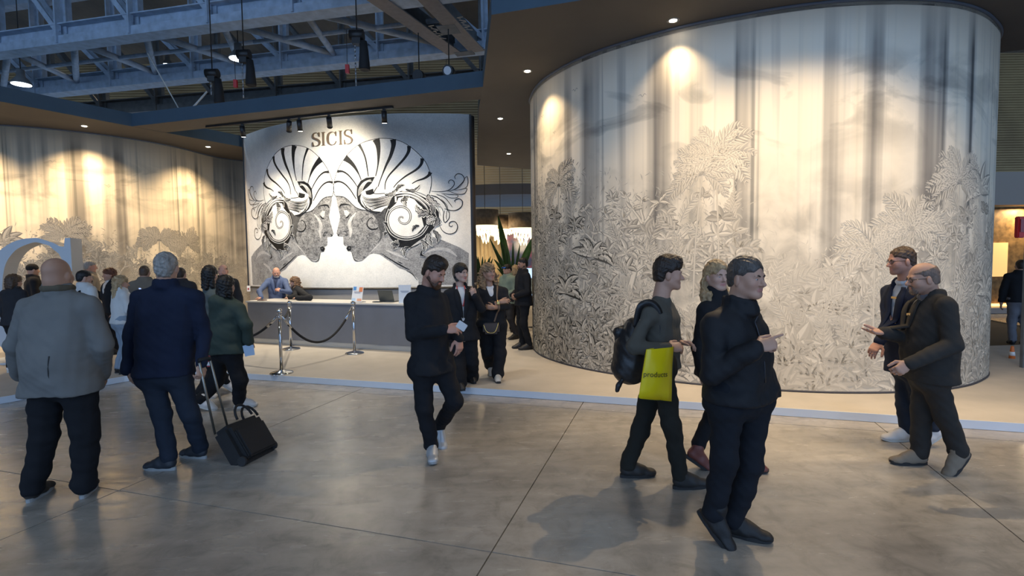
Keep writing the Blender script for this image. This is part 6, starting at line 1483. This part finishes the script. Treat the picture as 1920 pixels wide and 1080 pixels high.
p = Person('bald bearded man with glasses in dark charcoal suit walking left, palm held out', ground(1755, 880), 4.02, 'fair', .011, .0055)
p.head(p.P(1730, 522, -.02), -106, 8, 0, .98, neck=p.P(1745, 556), fat=1.06)
p.skeleton(sl=p.P(1720, 574, .18), sr=p.P(1772, 572, -.19), el=p.P(1704, 634, .14), er=p.P(1786, 648, -.26), wl=p.P(1655, 624, .02), wr=p.P(1703, 682, -.30), hl=p.P(1737, 705, .08), hr=p.P(1748, 707, -.08), kl=p.P(1729, 775, .08), kr=p.P(1772, 780, -.08))
feet(p, (1702, 870, -95), (1800, 888, -82, 44))
hand(p, 'l', (-1, -.1, .1), (.1, .2, -1), (.12, .15, .2, .25), .1); hand(p, 'r', (-.7, -.1, -.45), (-.2, -.9, .3), (.75, .8, .85, .9), .6)
p.torso_ops(); p.finish_body(stubble=(.16, .12, .10)); p.face_bits((.10, .075, .06)); p.hair(hair_mat('hair_cropped', (.16, .11, .085)), 'fringe', .004, .06, .0, -.05, noise=.001); p.glasses(mat('glasses_black', (.01, .01, .01), .3))
p.beard(hair_mat('beard_grey_brown', (.15, .10, .075)), .002, .0)
p.trousers(cloth('suit_charcoal', (.034, .032, .030)), .098, .074, .064, .95, seed=24, seat=.02)
p.shirt(mat('shirt_slate', (.13, .14, .17), .8, bump=.15, bscale=120), 'shirt', .008, .03, at(1750, 690, 4.02)[2])
p.coat(cloth('suit_charcoal', (.034, .032, .030)), 'suit_jacket', .024, 1.0, .98, at(1750, 712, 4.02)[2], .03, (.076, .066, .054), seed=25, vneck=.34, collar=.02, hemw=1.08, depth=1.06); p.lapels(cloth('suit_charcoal', (.034, .032, .030)), low=.34)
b = drop_on(p.coat_ops, np.array([p.P(1719, 589)]), -p.fw, .008)[0]; m = MB(); m.box(b, .055, .008, .018, p.sx, p.fw, ZV); m.build('name_badge', BADGE, p.root)
shoes(p, SUE, RUB)
# ------------------------------------------------------------------ standing visitors and staff in the background
def visitor(label, px, crown, Y0, yaw, hair_m, hstyle, top_m, leg_m, hyaw=None, skin='fair', z=PZ, fem=False, pitch=4, arms='down', shoe_m=None, hemf=.50, h=.019, hf=.011, lean=0.0, legs=True, name='jacket', vneck=None, shirt_m=None, stride=0.0, group='visitors and staff in the background', grow=.022, beard_m=None, feet_px=None, half=None, wide=1.0):
    cz = at(px, crown, Y0)[2]; X = at(px, crown, Y0)[0]; H = cz - z; fl = V3(X, Y0, z); sd, f, u = frame(yaw); k = H / 1.75
    p = Person(label, tuple(fl), Y0, skin, h, hf, group=group, fem=fem, scale=min(k, 1.0))
    up = unit(ZV + f * lean); hip = fl + ZV * .52 * H; C = lambda fr: hip + up * (fr - .52) * H
    hs = .95 * (1.0 if k > .97 else .95)
    p.head(C(1.0) - up * .118 * hs + f * .015, hyaw if hyaw is not None else yaw, pitch, 0, hs, neck=C(.855))
    hw = half or (.168 if fem else .19) * k
    sl, sr = shoulders(C(.815), yaw, hw); sx = unit(sr - sl)
    p.skeleton(sl=sl, sr=sr, hl=hip - sx * .085 * k, hr=hip + sx * .085 * k)
    S_ = stride
    p.toe = {'l': f, 'r': f}; p.pt = {'l': 0.0, 'r': 0.0}; p.fl = .26 if fem else .28
    p.skeleton(al=fl - sx * .10 * k + f * (S_ - .04) + ZV * .085, ar=fl + sx * .10 * k - f * (S_ + .04) + ZV * .085)
    p.skeleton(kl=fl - sx * .095 * k + f * (S_ * .5 + .03) + ZV * .285 * H, kr=fl + sx * .095 * k + f * (.05 - S_ * .3) + ZV * .285 * H)
    for q, g in (('l', -1), ('r', 1)):
        a = arms[0 if q == 'l' else 1] if isinstance(arms, (tuple, list)) else arms; S = p.J['s' + q]
        if a == 'down': e = S + sx * g * .07 - up * .185 * H; w = e - up * .145 * H + f * .06; hdir = -ZV + f * .2; nrm = sx * g
        elif a == 'phone': e = S + sx * g * .05 - up * .16 * H + f * .04; w = e + f * .20 + up * .11 * H - sx * g * .06; hdir = up * .7 + f * .3 - sx * g * .3; nrm = f * .6 + sx * g * .5
        elif a == 'front': e = S + sx * g * .08 - up * .17 * H + f * .02; w = e + f * .17 - sx * g * .13 - up * .05 * H; hdir = -sx * g * .8 - up * .5; nrm = f
        elif a == 'fold': e = S + sx * g * .07 - up * .16 * H + f * .06; w = e + f * .14 - sx * g * .22 + up * .02 * H; hdir = -sx * g; nrm = f + up * .3
        else: e, w, hdir, nrm = [V3(*v) for v in a]
        p.skeleton(**{'e' + q: e, 'w' + q: w}); hand(p, q, hdir, nrm)
    p.torso_ops(); p.finish_body()
    if hstyle == 'short': p.hair(hair_m, 'short', .011, .070, .0, -.065, noise=.0012)
    elif hstyle == 'crop': p.hair(hair_m, 'short', .007, .074, .006, -.06, noise=.001)
    elif hstyle == 'fringe': p.hair(hair_m, 'fringe', .006, .06, 0, -.05, noise=.001)
    elif hstyle == 'long': p.long_hair(hair_m, [[(-.05, -.01, .06), (-.08, .0, -.06), (-.09, .0, -.2)], [(.05, -.01, .06), (.08, .0, -.06), (.09, .0, -.2)], [(0, -.08, .03), (0, -.09, -.1), (0, -.09, -.24)], [(-.05, -.07, .03), (-.06, -.08, -.22)], [(.05, -.07, .03), (.06, -.08, -.22)]], .018, .055, .005, (.038, .03), curly=2)
    elif hstyle == 'curly': p.long_hair(hair_m, [[(-.05, -.01, .06), (-.09, .0, -.06), (-.10, .0, -.18)], [(.05, -.01, .06), (.09, .0, -.06), (.10, .0, -.18)], [(0, -.08, .03), (0, -.10, -.18)], [(-.05, -.07, .03), (-.07, -.08, -.18)], [(.05, -.07, .03), (.07, -.08, -.18)]], .022, .05, .008, (.042, .036), curly=5)
    elif hstyle == 'bob': p.long_hair(hair_m, [[(-.05, -.01, .06), (-.08, .0, -.08)], [(.05, -.01, .06), (.08, .0, -.08)], [(0, -.08, .03), (0, -.09, -.09)], [(-.05, -.07, .0), (-.05, -.075, -.09)], [(.05, -.07, .0), (.05, -.075, -.09)]], .02, .055, .006)
    elif hstyle == 'beanie':
        w = p.w; kk = p.H[4]; ax = [p.H[1], p.H[2], p.H[3]]; sdf_obj('beanie', mesh_sdf([Ell(w(0, -.012, .045), V3(.088, .108, .094) * kk, ax, .01)], [Ell(w(0, .02, -.105), V3(.2, .2, .085) * kk, ax, .01)], (), hf), hair_m, p.root)
    if beard_m: p.beard(beard_m, .006, .02)
    if legs:
        p.trousers(leg_m, .094, .072, .060, .95, seed=px * .1); shoes(p, shoe_m or LEA, RUB if shoe_m is None else RUBW)
    if shirt_m: p.shirt(shirt_m, 'shirt', .006, .02, z + .56 * H)
    p.coat(top_m, name, grow, wide, .97, z + hemf * H - .03, .0, (.070, .062, .052), seed=px * .07, collar=.03, vneck=vneck, hemw=1.06)
    return p
WHT = mat('knit_white', (.55, .55, .54), .9, bump=.4, bscale=90); TAU = cloth('coat_taupe', (.17, .145, .115)); DKG = cloth('coat_dark_grey', (.028, .028, .032)); LJ = cloth('denim_pale', (.22, .27, .33))
v = visitor('brown-haired woman in dark coat at the far left edge behind the bald man', 24, 516, 7.9, 175, HBR, 'bob', DKG, BLK2, skin='fair', fem=True, hyaw=170, shoe_m=mat('sneaker_white', (.62, .60, .58), .6))
v = visitor('man in black beanie and black coat behind the bald man’s head', 59, 496, 9.9, 140, mat('knit_black', (.012, .012, .013), .95, bump=.6, bscale=120), 'beanie', BLK, BLK2, hyaw=150)
v = visitor('grey-haired man in beige jacket in profile behind the giant letter', 167, 489, 10.1, 130, HGR, 'short', cloth('jacket_beige', (.26, .225, .18)), BLK2, hyaw=130, skin='rosy')
v = visitor('black-haired person in white shirt with black strap, back half turned', 156, 508, 7.9, 160, HB, 'short', WHT, BLK2, hyaw=138, name='shirt')
st = drop_on(v.coat_ops, np.array(catmull([v.P(150, 545, -.1), v.P(155, 556, -.1), v.P(160, 575, -.1)], 5)), (0, 1, 0), .006); m = MB(); ribbon(list(st), .04, (0, -1, .2), m, .004); m.build('strap', BLK2, v.root)
v = visitor('red-brown-haired woman in black waistcoat holding up her phone', 206, 504, 9.4, -30, HRB, 'bob', BLK, BLK2, fem=True, hyaw=-38, arms=('phone', 'down'), shirt_m=WHT, vneck=.3)
def phone(v, q, lab, m_, off=(0, -.02, .09)):
    c = v.J['w' + q] + V3(*off); m = MB(); m.box(c, .075, .009, .15, unit(v.sx), unit(v.fw + ZV * .3), unit(ZV - v.fw * .3)); tag(m.build('smartphone', m_, origin=c, bevel=.004), lab, 'phone')
PHB = mat('phone_black', (.02, .02, .025), .2); PHL = mat('phone_screen_pale', (.45, .55, .75), .2, emit=(.45, .6, 1.0), estr=.5)
phone(v, 'l', 'dark phone held up by the red-brown-haired woman', PHB)
v = visitor('woman with long blond hair in white sweater and pale jeans, left crowd', 224, 518, 7.7, 145, HBL, 'long', WHT, LJ, fem=True, hyaw=140, arms=('phone', 'down'), name='sweater', hemf=.53)
phone(v, 'l', 'pale glowing phone held by the woman in the white sweater', PHL)
v = visitor('man in taupe coat seen from behind, left of the navy-blazer man’s head', 270, 499, 8.6, 200, HBR, 'crop', TAU, BLK2, hemf=.42)
v = visitor('person in dark coat hidden behind the navy-blazer man’s shoulder', 338, 503, 8.9, 190, HDB, 'short', DKG, BLK2)
v = visitor('bald man at the back near the mosaic’s left corner', 418, 497, 9.2, 20, HBR, 'fringe', BLK, BLK2, skin='rosy')
v = visitor('bearded man in black suit standing guard beside the round pavilion', 981, 484, 9.35, -72, HB, 'short', BLK, BLK2, hyaw=-62, skin='olive', half=.17, arms='front', h=.014, hf=.008, beard_m=hair_mat('beard_black', (.02, .014, .011)), group='people in the passage', stride=.03); v.face_bits((.02, .015, .012))
v = visitor('man in pale green hoodie with sunglasses on his head looking down', 952, 496, 10.55, -50, HB, 'crop', cloth('hoodie_sage', (.17, .22, .18)), DKG, hyaw=-55, pitch=22, arms='front', h=.016, hf=.009, name='hoodie', group='people in the passage', stride=.1)
w_ = v.w; m = MB()
for q in (-1, 1): m.tube([w_(q * .012, .088, .085), w_(q * .04, .080, .085), w_(q * .066, .052, .082)], [.014, .018, .012], 8)
m.build('sunglasses', mat('mirror_blue', (.08, .25, .75), .1, .9), v.root)
v = visitor('person with pinned blond hair half hidden behind the guard', 966, 498, 11.6, 170, HBL, 'bob', cloth('coat_camel', (.25, .19, .13)), BLK2, fem=True, group='people in the passage')
v = visitor('person in black jacket and grey trousers at the right picture edge', 1915, 488, 9.6, 150, HDB, 'short', BLK, cloth('trousers_grey', (.16, .16, .18)), z=0.0, group='people at the right edge', arms='down', hemf=.52)

# staff behind the desk
hp_ = on_desk(472, .30)
v = visitor('bald grey-bearded man in blue blazer leaning on the reception desk', 518, 502, 11.38, 12, HGR, 'none', cloth('blazer_blue', (.075, .105, .20)), NAVY, hyaw=25, pitch=14, skin='rosy', h=.015, hf=.008, vneck=.40, shirt_m=cloth('shirt_navy', (.03, .04, .085)), beard_m=hair_mat('beard_grey', (.36, .34, .32)),
            arms=((at(486, 546, 11.0), hp_ + V3(.06, 0, .05), (-1, -.35, -.1), (0, 0, 1)), (at(543, 548, 11.0), at(527, 545, 10.78), (-.9, -.2, .25), (.1, -.8, .6))), group='staff behind the desk')
v.face_bits((.2, .18, .16)); v.lapels(cloth('blazer_blue', (.075, .105, .20)), low=.36)
v = visitor('woman with brown curls in black leaning on the desk beside the bald man', 562, 519, 11.2, -62, hair_mat('hair_brown_curls', (.12, .065, .035), .5), 'curly', BLK, BLK2, hyaw=-75, fem=True, h=.015, hf=.009, lean=.18, group='staff behind the desk',
            arms=((on_desk(548, .40) + V3(0, .12, .06), on_desk(541, .36) + V3(0, 0, .055), (-.8, -.3, 0), (0, -.3, 1)), (on_desk(580, .30) + V3(0, 0, .06), on_desk(556, .26) + V3(0, 0, .055), (-1, 0, 0), (0, -.5, 1))))
# ------------------------------------------------------------------ the passage: far canopy, chandeliers, screen, plants
m = MB(); arc = [(-4.5 + 9.5 * t, 23.6 - 1.6 * math.sin(math.pi * (t * .9 + .05))) for t in np.linspace(0, 1, 14)]
m.prism(arc + [(5.2, 27), (-4.6, 27)], 4.55, 5.0); tag(m.build('ceiling_far', M_SOFFIT), 'dark curved canopy deep in the passage', kind='structure')
M_CREAM = mat('curtain_cream', (.70, .56, .34), .8, var=.08, scale=4)
m = MB(); n = 60; x0, x1 = at(860, 480, 22.2)[0], at(948, 480, 22.2)[0]; vs = []; fs = []
for i in range(n):
    x = x0 + (x1 - x0) * i / (n - 1); y = 22.2 + .05 * math.sin(i * 1.25); vs += [(x, y, .004), (x, y, 2.72)]
fs = [(2 * i, 2 * i + 2, 2 * i + 3, 2 * i + 1) for i in range(n - 1)]; m.add(vs, fs, 0, True); cur = m.build('curtain', M_CREAM, origin=((x0 + x1) / 2, 22.2, PZ)); cur.modifiers.new('thickness', 'SOLIDIFY').thickness = .02
tag(cur, 'cream pleated curtain lit warm at the end of the passage', 'curtain')
m = MB(); m.box(((x0 + x1) / 2, 22.4, 2.95), x1 - x0 + .4, .5, .46); tag(m.build('curtain_pelmet', mat('pelmet_beige', (.42, .33, .21), .7), origin=((x0 + x1) / 2, 22.4, 2.95)), 'beige pelmet box above the cream curtain', 'pelmet')
# dark wall screen with a blurred picture
c = at(972, 472, 21.2); r = empty('video_screen', (c[0], c[1] + .05, c[2] - .75)); tag(r, 'large dark video screen at the end of the passage behind the plant', 'screen')
m = MB(); m.box((c[0] + .25, c[1], c[2] - .05), 1.9, .08, 1.6); m.build('frame', M_BLACK, r)
def screen_mat():
    mm, N, L, b = nodes_of('screen_picture'); tc = add(N, 'ShaderNodeTexCoord'); nz = add(N, 'ShaderNodeTexNoise'); nz.inputs['Scale'].default_value = 1.6; nz.inputs['Detail'].default_value = 3; L.new(tc.outputs['Object'], nz.inputs['Vector'])
    rp = ramp(N, [(.3, (.01, .015, .03)), (.5, (.03, .04, .07)), (.62, (.25, .05, .06)), (.75, (.05, .15, .45))]); L.new(nz.outputs[0], rp.inputs[0]); L.new(rp.outputs[0], b.inputs['Emission Color']); b.inputs['Emission Strength'].default_value = .7; b.inputs['Base Color'].default_value = (.01, .01, .015, 1); b.inputs['Roughness'].default_value = .2
    return mm
m = MB(); m.box((c[0] + .25, c[1] - .045, c[2] - .05), 1.8, .01, 1.5); m.build('picture', screen_mat(), r)
m = MB(); m.box((c[0] + .25, c[1] + .1, (c[2] - .85) / 2 + .04), .5, .12, c[2] - .85); m.build('stand', M_BLACK, r)
# chandeliers
M_STONE = mat('shade_stone', (.25, .185, .12), .6, var=.3, scale=9); M_CRY = mat('crystal_glow', (.9, .8, .6), .2, emit=(1.0, .82, .52), estr=1.3)
def chandelier(px, ytop, ybot, rad, Y, label, rz):
    t = at(px, ytop, Y); b = at(px, ybot, Y); r = empty('chandelier', (t[0], Y, b[2])); tag(r, label, 'chandelier', 'stone drum chandeliers')
    m = MB(); m.lathe([(rad, b[2]), (rad, t[2]), (rad - .02, t[2]), (rad - .02, b[2])], (t[0], Y, 0), 40); m.build('drum_shade', M_STONE, r)
    m = MB(); m.lathe([(.02, b[2] + .05), (rad - .03, b[2] + .05), (rad - .03, b[2] + .02), (.02, b[2] + .02)], (t[0], Y, 0), 32); m.build('diffuser', M_CRY, r)
    R = random.Random(rz)
    for tier, (rr, dz, ln) in enumerate(((rad * .92, 0, .22), (rad * .62, .06, .36), (rad * .3, .12, .5))):
        m = MB(); k = int(26 * rr / rad)
        m.lathe([(rr + .01, b[2] - dz - .03), (rr + .01, b[2] - dz + .03), (rr - .01, b[2] - dz + .03), (rr - .01, b[2] - dz - .03)], (t[0], Y, 0), 30)
        for i in range(k):
            a = 2 * math.pi * i / k; x, y = t[0] + rr * math.cos(a), Y + rr * math.sin(a); a2 = 2 * math.pi * (i + 1) / k; x2, y2 = t[0] + rr * math.cos(a2), Y + rr * math.sin(a2); z = b[2] - dz; l = ln * R.uniform(.7, 1.1)
            m.tube([(x, y, z), ((x * 3 + x2) / 4, (y * 3 + y2) / 4, z - l * .8), ((x + x2) / 2, (y + y2) / 2, z - l), ((x + x2 * 3) / 4, (y + y2 * 3) / 4, z - l * .8), (x2, y2, z)], .012, 5)
        m.build('crystal_tier', M_CRY, r)
    m = MB(); m.tube([(t[0], Y, t[2]), (t[0], Y, 13.0)], .012, 6); m.build('suspension', M_BLACK, r)
    l = bpy.data.lights.new('lamp', 'POINT'); l.energy = 55; l.color = (1, .78, .5); l.shadow_soft_size = .3; lo = bpy.data.objects.new('lamp', l); COL.objects.link(lo); lo.parent = r; lo.location = (0, 0, -.55)
chandelier(909, 394, 423, .50, 19.0, 'left stone drum chandelier with crystal strands in the passage', 1)
chandelier(980, 400, 428, .55, 19.6, 'right stone drum chandelier with crystal strands in the passage', 2)
chandelier(938, 404, 430, .40, 20.2, 'smaller chandelier glimpsed between the two stone drums', 3)
# big plant
M_LEAF = mat('leaf_dark_green', (.025, .075, .025), .45, var=.3, scale=6); M_LEAF2 = mat('leaf_green', (.05, .15, .03), .45, var=.3, scale=6)
def blade(mb, base, tip, w, arch, twist=0.0, n=10):
    base, tip = np.array(base, float), np.array(tip, float); d = tip - base; sd = unit(np.cross(d, V3(math.sin(twist), math.cos(twist), .1))); vs = []; fs = []
    for i in range(n + 1):
        t = i / n; p = base + d * t + ZV * arch * math.sin(math.pi * t) ; ww = w * math.sin(math.pi * min(t * .92 + .06, 1)) ** .8
        vs += [p + sd * ww + ZV * .15 * ww, p, p - sd * ww + ZV * .15 * ww]
    for i in range(n): fs += [(3 * i, 3 * i + 3, 3 * i + 4, 3 * i + 1), (3 * i + 1, 3 * i + 4, 3 * i + 5, 3 * i + 2)]
    mb.add(vs, fs, 0, True)
def plant_obj(label, base, leaves, pot_r, pot_h, Y):
    r = empty('potted_plant', tuple(base)); tag(r, label, 'plant', 'plants in the passage')
    m = MB(); m.lathe([(pot_r * .75, 0), (pot_r, pot_h), (pot_r * .9, pot_h), (pot_r * .85, pot_h - .05)], base, 24); m.build('pot', mat('pot_dark', (.04, .04, .04), .6), r)
    m = MB(); m.tube([base + ZV * (pot_h - .05), base + ZV * (pot_h + .4)], [.05, .03], 8); m.build('stem', M_LEAF, r)
    for (px, py, dy, w, arch, big) in leaves:
        m = MB(); blade(m, base + ZV * (pot_h + .25), at(px, py, Y + dy), w, arch, 0.3); o = m.build('leaf', M_LEAF2 if big else M_LEAF, r, fix=False); o.modifiers.new('thickness', 'SOLIDIFY').thickness = .006
b = at(962, 560, 15.5); b[2] = PZ
plant_obj('tall plant with long dark strap leaves behind the man in the green hoodie', b, [(918, 447, .2, .06, .05, 0), (926, 464, -.2, .06, .1, 0), (926, 486, .1, .06, .1, 0), (941, 452, .3, .07, .0, 0), (962, 455, -.1, .05, .0, 0), (975, 458, .2, .05, .0, 0), (990, 478, 0, .06, .08, 0), (932, 503, .2, .05, .1, 0), (990, 498, -.2, .05, .1, 0), (950, 462, .1, .05, 0, 0), (934, 405, .5, .12, .0, 1), (1003, 440, .3, .12, .05, 1)], .22, .45, 15.5)
b = at(903, 560, 14.6); b[2] = PZ; R = random.Random(4)
plant_obj('leafy shrub in a dark pot beside the end of the mosaic wall', b, [(R.uniform(888, 924), R.uniform(478, 512), R.uniform(-.3, .3), .05, .04, i % 2) for i in range(26)], .2, .45, 14.6)
# lit tablet-like display beside the guard
c = at(1003, 512, 12.4); r = empty('wall_display', tuple(c)); tag(r, 'small bright blue-white display at the pavilion edge behind the guard', 'screen')
m = MB(); m.box(c, .42, .04, .26); m.build('housing', M_BLACK, r); m = MB(); m.box(c + V3(0, -.023, 0), .40, .006, .24); m.build('picture', mat('display_blue', (.1, .1, .1), .3, emit=(.45, .65, 1.0), estr=1.2), r)
m = MB(); m.tube([c - ZV * .13, V3(c[0], c[1], PZ + .01)], .02, 8); m.lathe([(.18, 0), (.18, .015), (.03, .03)], (c[0], c[1], PZ), 20); m.build('floor_stand', M_BLACK, r)

# ------------------------------------------------------------------ neighbouring stand at the right edge
BY = 14.5; xa = at(1862, 400, BY)[0]; z1 = at(1900, 322, BY)[2]; z0 = at(1900, 384, BY)[2]
r = empty('neighbour_stand', (xa + 3, BY, 0)); tag(r, 'neighbouring stand with beige fascia and brown glittering wall at the right edge', 'stand')
m = MB(); m.box((xa + 2.4, BY + .25, (z0 + z1) / 2), 6.4, .5, z1 - z0); m.build('fascia', mat('fascia_beige', (.42, .37, .32), .7), r)
m = MB(); m.box((xa + 2.4, BY + .8, z0 / 2), 6.4, .2, z0 - .01); m.build('wall_panel', mat('gold_brown_wall', (.22, .13, .045), .45, .3, var=.45, scale=7), r)
m = MB(); m.box((xa + 2.4, BY + .62, .22), 6.2, .10, .07); m.build('light_strip', mat('strip_amber', (1, .7, .3), .5, emit=(1.0, .55, .16), estr=2.2), r)
m = MB(); m.box((xa + 2.4, BY + .5, .09), 6.4, .7, .16); m.build('plinth', mat('plinth_grey', (.3, .28, .26), .6), r)
m = MB(); m.box((at(1914, 480, BY)[0], BY + .67, at(1914, 480, BY)[2] - .1), .5, .06, 1.0); m.build('amber_niche', mat('niche_amber', (.8, .55, .2), .5, emit=(1.0, .62, .22), estr=.5), r)
l = bpy.data.lights.new('lamp', 'AREA'); l.energy = 60; l.size = .3; l.shape = 'RECTANGLE'; l.size_y = .3; l.color = (1, .75, .45); lo = bpy.data.objects.new('lamp', l); COL.objects.link(lo); lo.parent = r; lo.location = (-1.5, .35, z0 - .05)
# post with red call box, cable and small things on the floor
g = ground(1917, 700); r = empty('service_post', tuple(g)); tag(r, 'dark grey steel post with heavy foot at the right edge', 'post')
m = MB(); m.box(g + ZV * .03, .16, .16, .06); m.build('foot', M_STEEL2, r); m = MB(); m.box(g + ZV * 1.2, .055, .055, 2.3); m.build('upright', M_STEEL2, r, bevel=.006); m = MB(); m.lathe([(.03, 2.35), (.045, 2.37), (.04, 2.42), (.01, 2.45)], g, 14); m.build('cap', mat('cap_pale', (.5, .5, .5), .4), r)
c = at(1912, 426, g[1] - .05); r = empty('call_box', tuple(c)); tag(r, 'red emergency call box fixed to the steel post', 'call box')
m = MB(); m.box(c, .10, .07, .30); m.build('box', mat('signal_red', (.50, .02, .02), .4), r, bevel=.012); m = MB(); m.box(c + V3(0, -.04, .02), .06, .012, .18); m.build('window', mat('red_dark', (.25, .01, .01), .2), r)
g2 = ground(1897, 682); r = empty('traffic_cone', tuple(g2)); tag(r, 'little orange and white cone at the foot of the post', 'cone')
m = MB(); m.lathe([(.09, 0), (.09, .015), (.05, .02), (.045, .03)], g2, 16); m.build('base', RUB, r); m = MB(); m.lathe([(.048, .02), (.02, .27), (.012, .28)], g2, 16); m.build('cone_body', mat('cone_orange', (.65, .16, .03), .5), r); m = MB(); m.lathe([(.0385, .13), (.0315, .19)], g2, 16); m.build('band', mat('band_white', (.7, .7, .7), .5), r)
pts = [ground(1868, 688), ground(1880, 696), ground(1895, 700), ground(1908, 692), ground(1925, 697)]; m = MB(); m.tube(catmull([p + ZV * .012 for p in pts], 6), .010, 6); tag(m.build('cable', RUB, origin=tuple(pts[2])), 'black cable lying on the floor beside the round pavilion', 'cable')

# ------------------------------------------------------------------ hoists and odd lamps under the roof
M_CHAIN = mat('chain_zinc', (.45, .48, .52), .35, .8); M_BAG = mat('chain_bag_black', (.012, .012, .013), .8)
def hoist(px, ytop, ychain, Y, label, red=True, chain_px=None):
    t = at(px, ytop, Y); r = empty('chain_hoist', tuple(t)); tag(r, label, 'hoist', 'chain hoists')
    m = MB(); m.tube([t + V3(-.13, 0, .0), t + V3(.13, 0, .0)], .10, 14); m.box(t + V3(0, 0, -.1), .16, .14, .16); m.build('motor', M_BLACK, r)
    m = MB(); m.tube([t + V3(.12, 0, -.12), t + V3(.13, 0, -.30), t + V3(.13, 0, -.62), t + V3(.13, 0, -.66)], [.07, .085, .11, .10], 12); m.build('chain_bag', M_BAG, r)
    zc = at(px, ychain, Y)[2]; m = MB(); k = int((t[2] - .15 - zc) / .075)
    for i in range(k):
        z = t[2] - .15 - i * .075
        m.tube([V3(t[0] - .04, t[1], z), V3(t[0] - .04, t[1], z - .085)], [.016 if i % 2 else .009] * 2, 5)
    m.build('chain', M_CHAIN, r)
    m = MB(); m.tube([t + V3(0, 0, .05), V3(t[0], t[1], ZT + 3.2)], .012, 6); m.build('hang_cable', M_BLACK, r)
    if red:
        m = MB(); m.tube([t + V3(-.2, 0, .1), V3(t[0] - .2, t[1], zc + .42)], .006, 5); m.build('control_cable', M_BLACK, r)
        m = MB(); m.box(V3(t[0] - .2, t[1], zc + .34), .07, .06, .16); m.build('pendant_control', mat('signal_red', (.50, .02, .02), .4), r)
hoist(669, 66, 163, 10.1, 'chain hoist with red pendant hanging above the right half of the beam')
hoist(457, 102, 187, 11.2, 'chain hoist with black bag above the left half of the beam')
hoist(398, 138, 178, 11.6, 'chain hoist with dark bag nearest the left end of the beam', False)
for q, (pa, pb, Y, lab) in enumerate((((277, 100), (341, 214), 11.0, 'thin pale steel cable slanting down to the beam'), ((388, 172), (346, 219), 11.3, 'short pale strut rising from the beam to the hoist'))):
    a, b = at(*pa, Y), at(*pb, Y); m = MB(); m.tube([a, b], .012 if q == 0 else .02, 6); tag(m.build('rigging_cable', mat('rig_pale', (.55, .53, .48), .5), origin=tuple(b)), lab, 'cable')
for px, py, Y, lab in ((842, 133, 13.0, 'round theatre lamp with pale lens hanging by the roof girders'), (786, 142, 13.2, 'dark clamp lamp hanging left of the round theatre lamp')):
    c = at(px, py, Y); r = empty('stage_lamp', tuple(c)); tag(r, lab, 'stage lamp'); d = unit(V3(-.3, -1, -.25))
    m = MB(); m.tube([c - d * .25, c - d * .05, c + d * .1], [.07, .13, .14], 16); m.build('can', M_BLACK, r); m = MB(); m.tube([c + d * .101, c + d * .11], .10, 16); m.build('lens', mat('lens_pale', (.6, .62, .65), .3) if px > 800 else M_BLACK, r)
    m = MB(); m.tube([c, V3(c[0], c[1], ZT + 3.1)], .015, 6); m.build('yoke', M_BLACK, r)
# faint stencilled marks on the two girders
for pa, pb, lab in (((808, 48), (833, 74), 'faded pale stencil marks on the left girder'), ((862, 32), (882, 58), 'faded pale stencil marks on the right girder')):
    a, b = ground(*pa, ZT - .04), ground(*pb, ZT - .04); d = b - a; sd = unit(np.cross(d, ZV)); m = MB()
    for i in range(6):
        p = a + d * (i + .1) / 6; q = a + d * (i + .75) / 6; m.bar(p - sd * .07, q + sd * .07 * (1 if i % 2 else -.2), .03, .004); m.bar(p + sd * .07, p - sd * .07, .03, .004) if i % 2 == 0 else None
    tag(m.build('stencil_mark', mat('stencil_cream', (.5, .45, .36), .7), origin=tuple(a)), lab, 'marking')
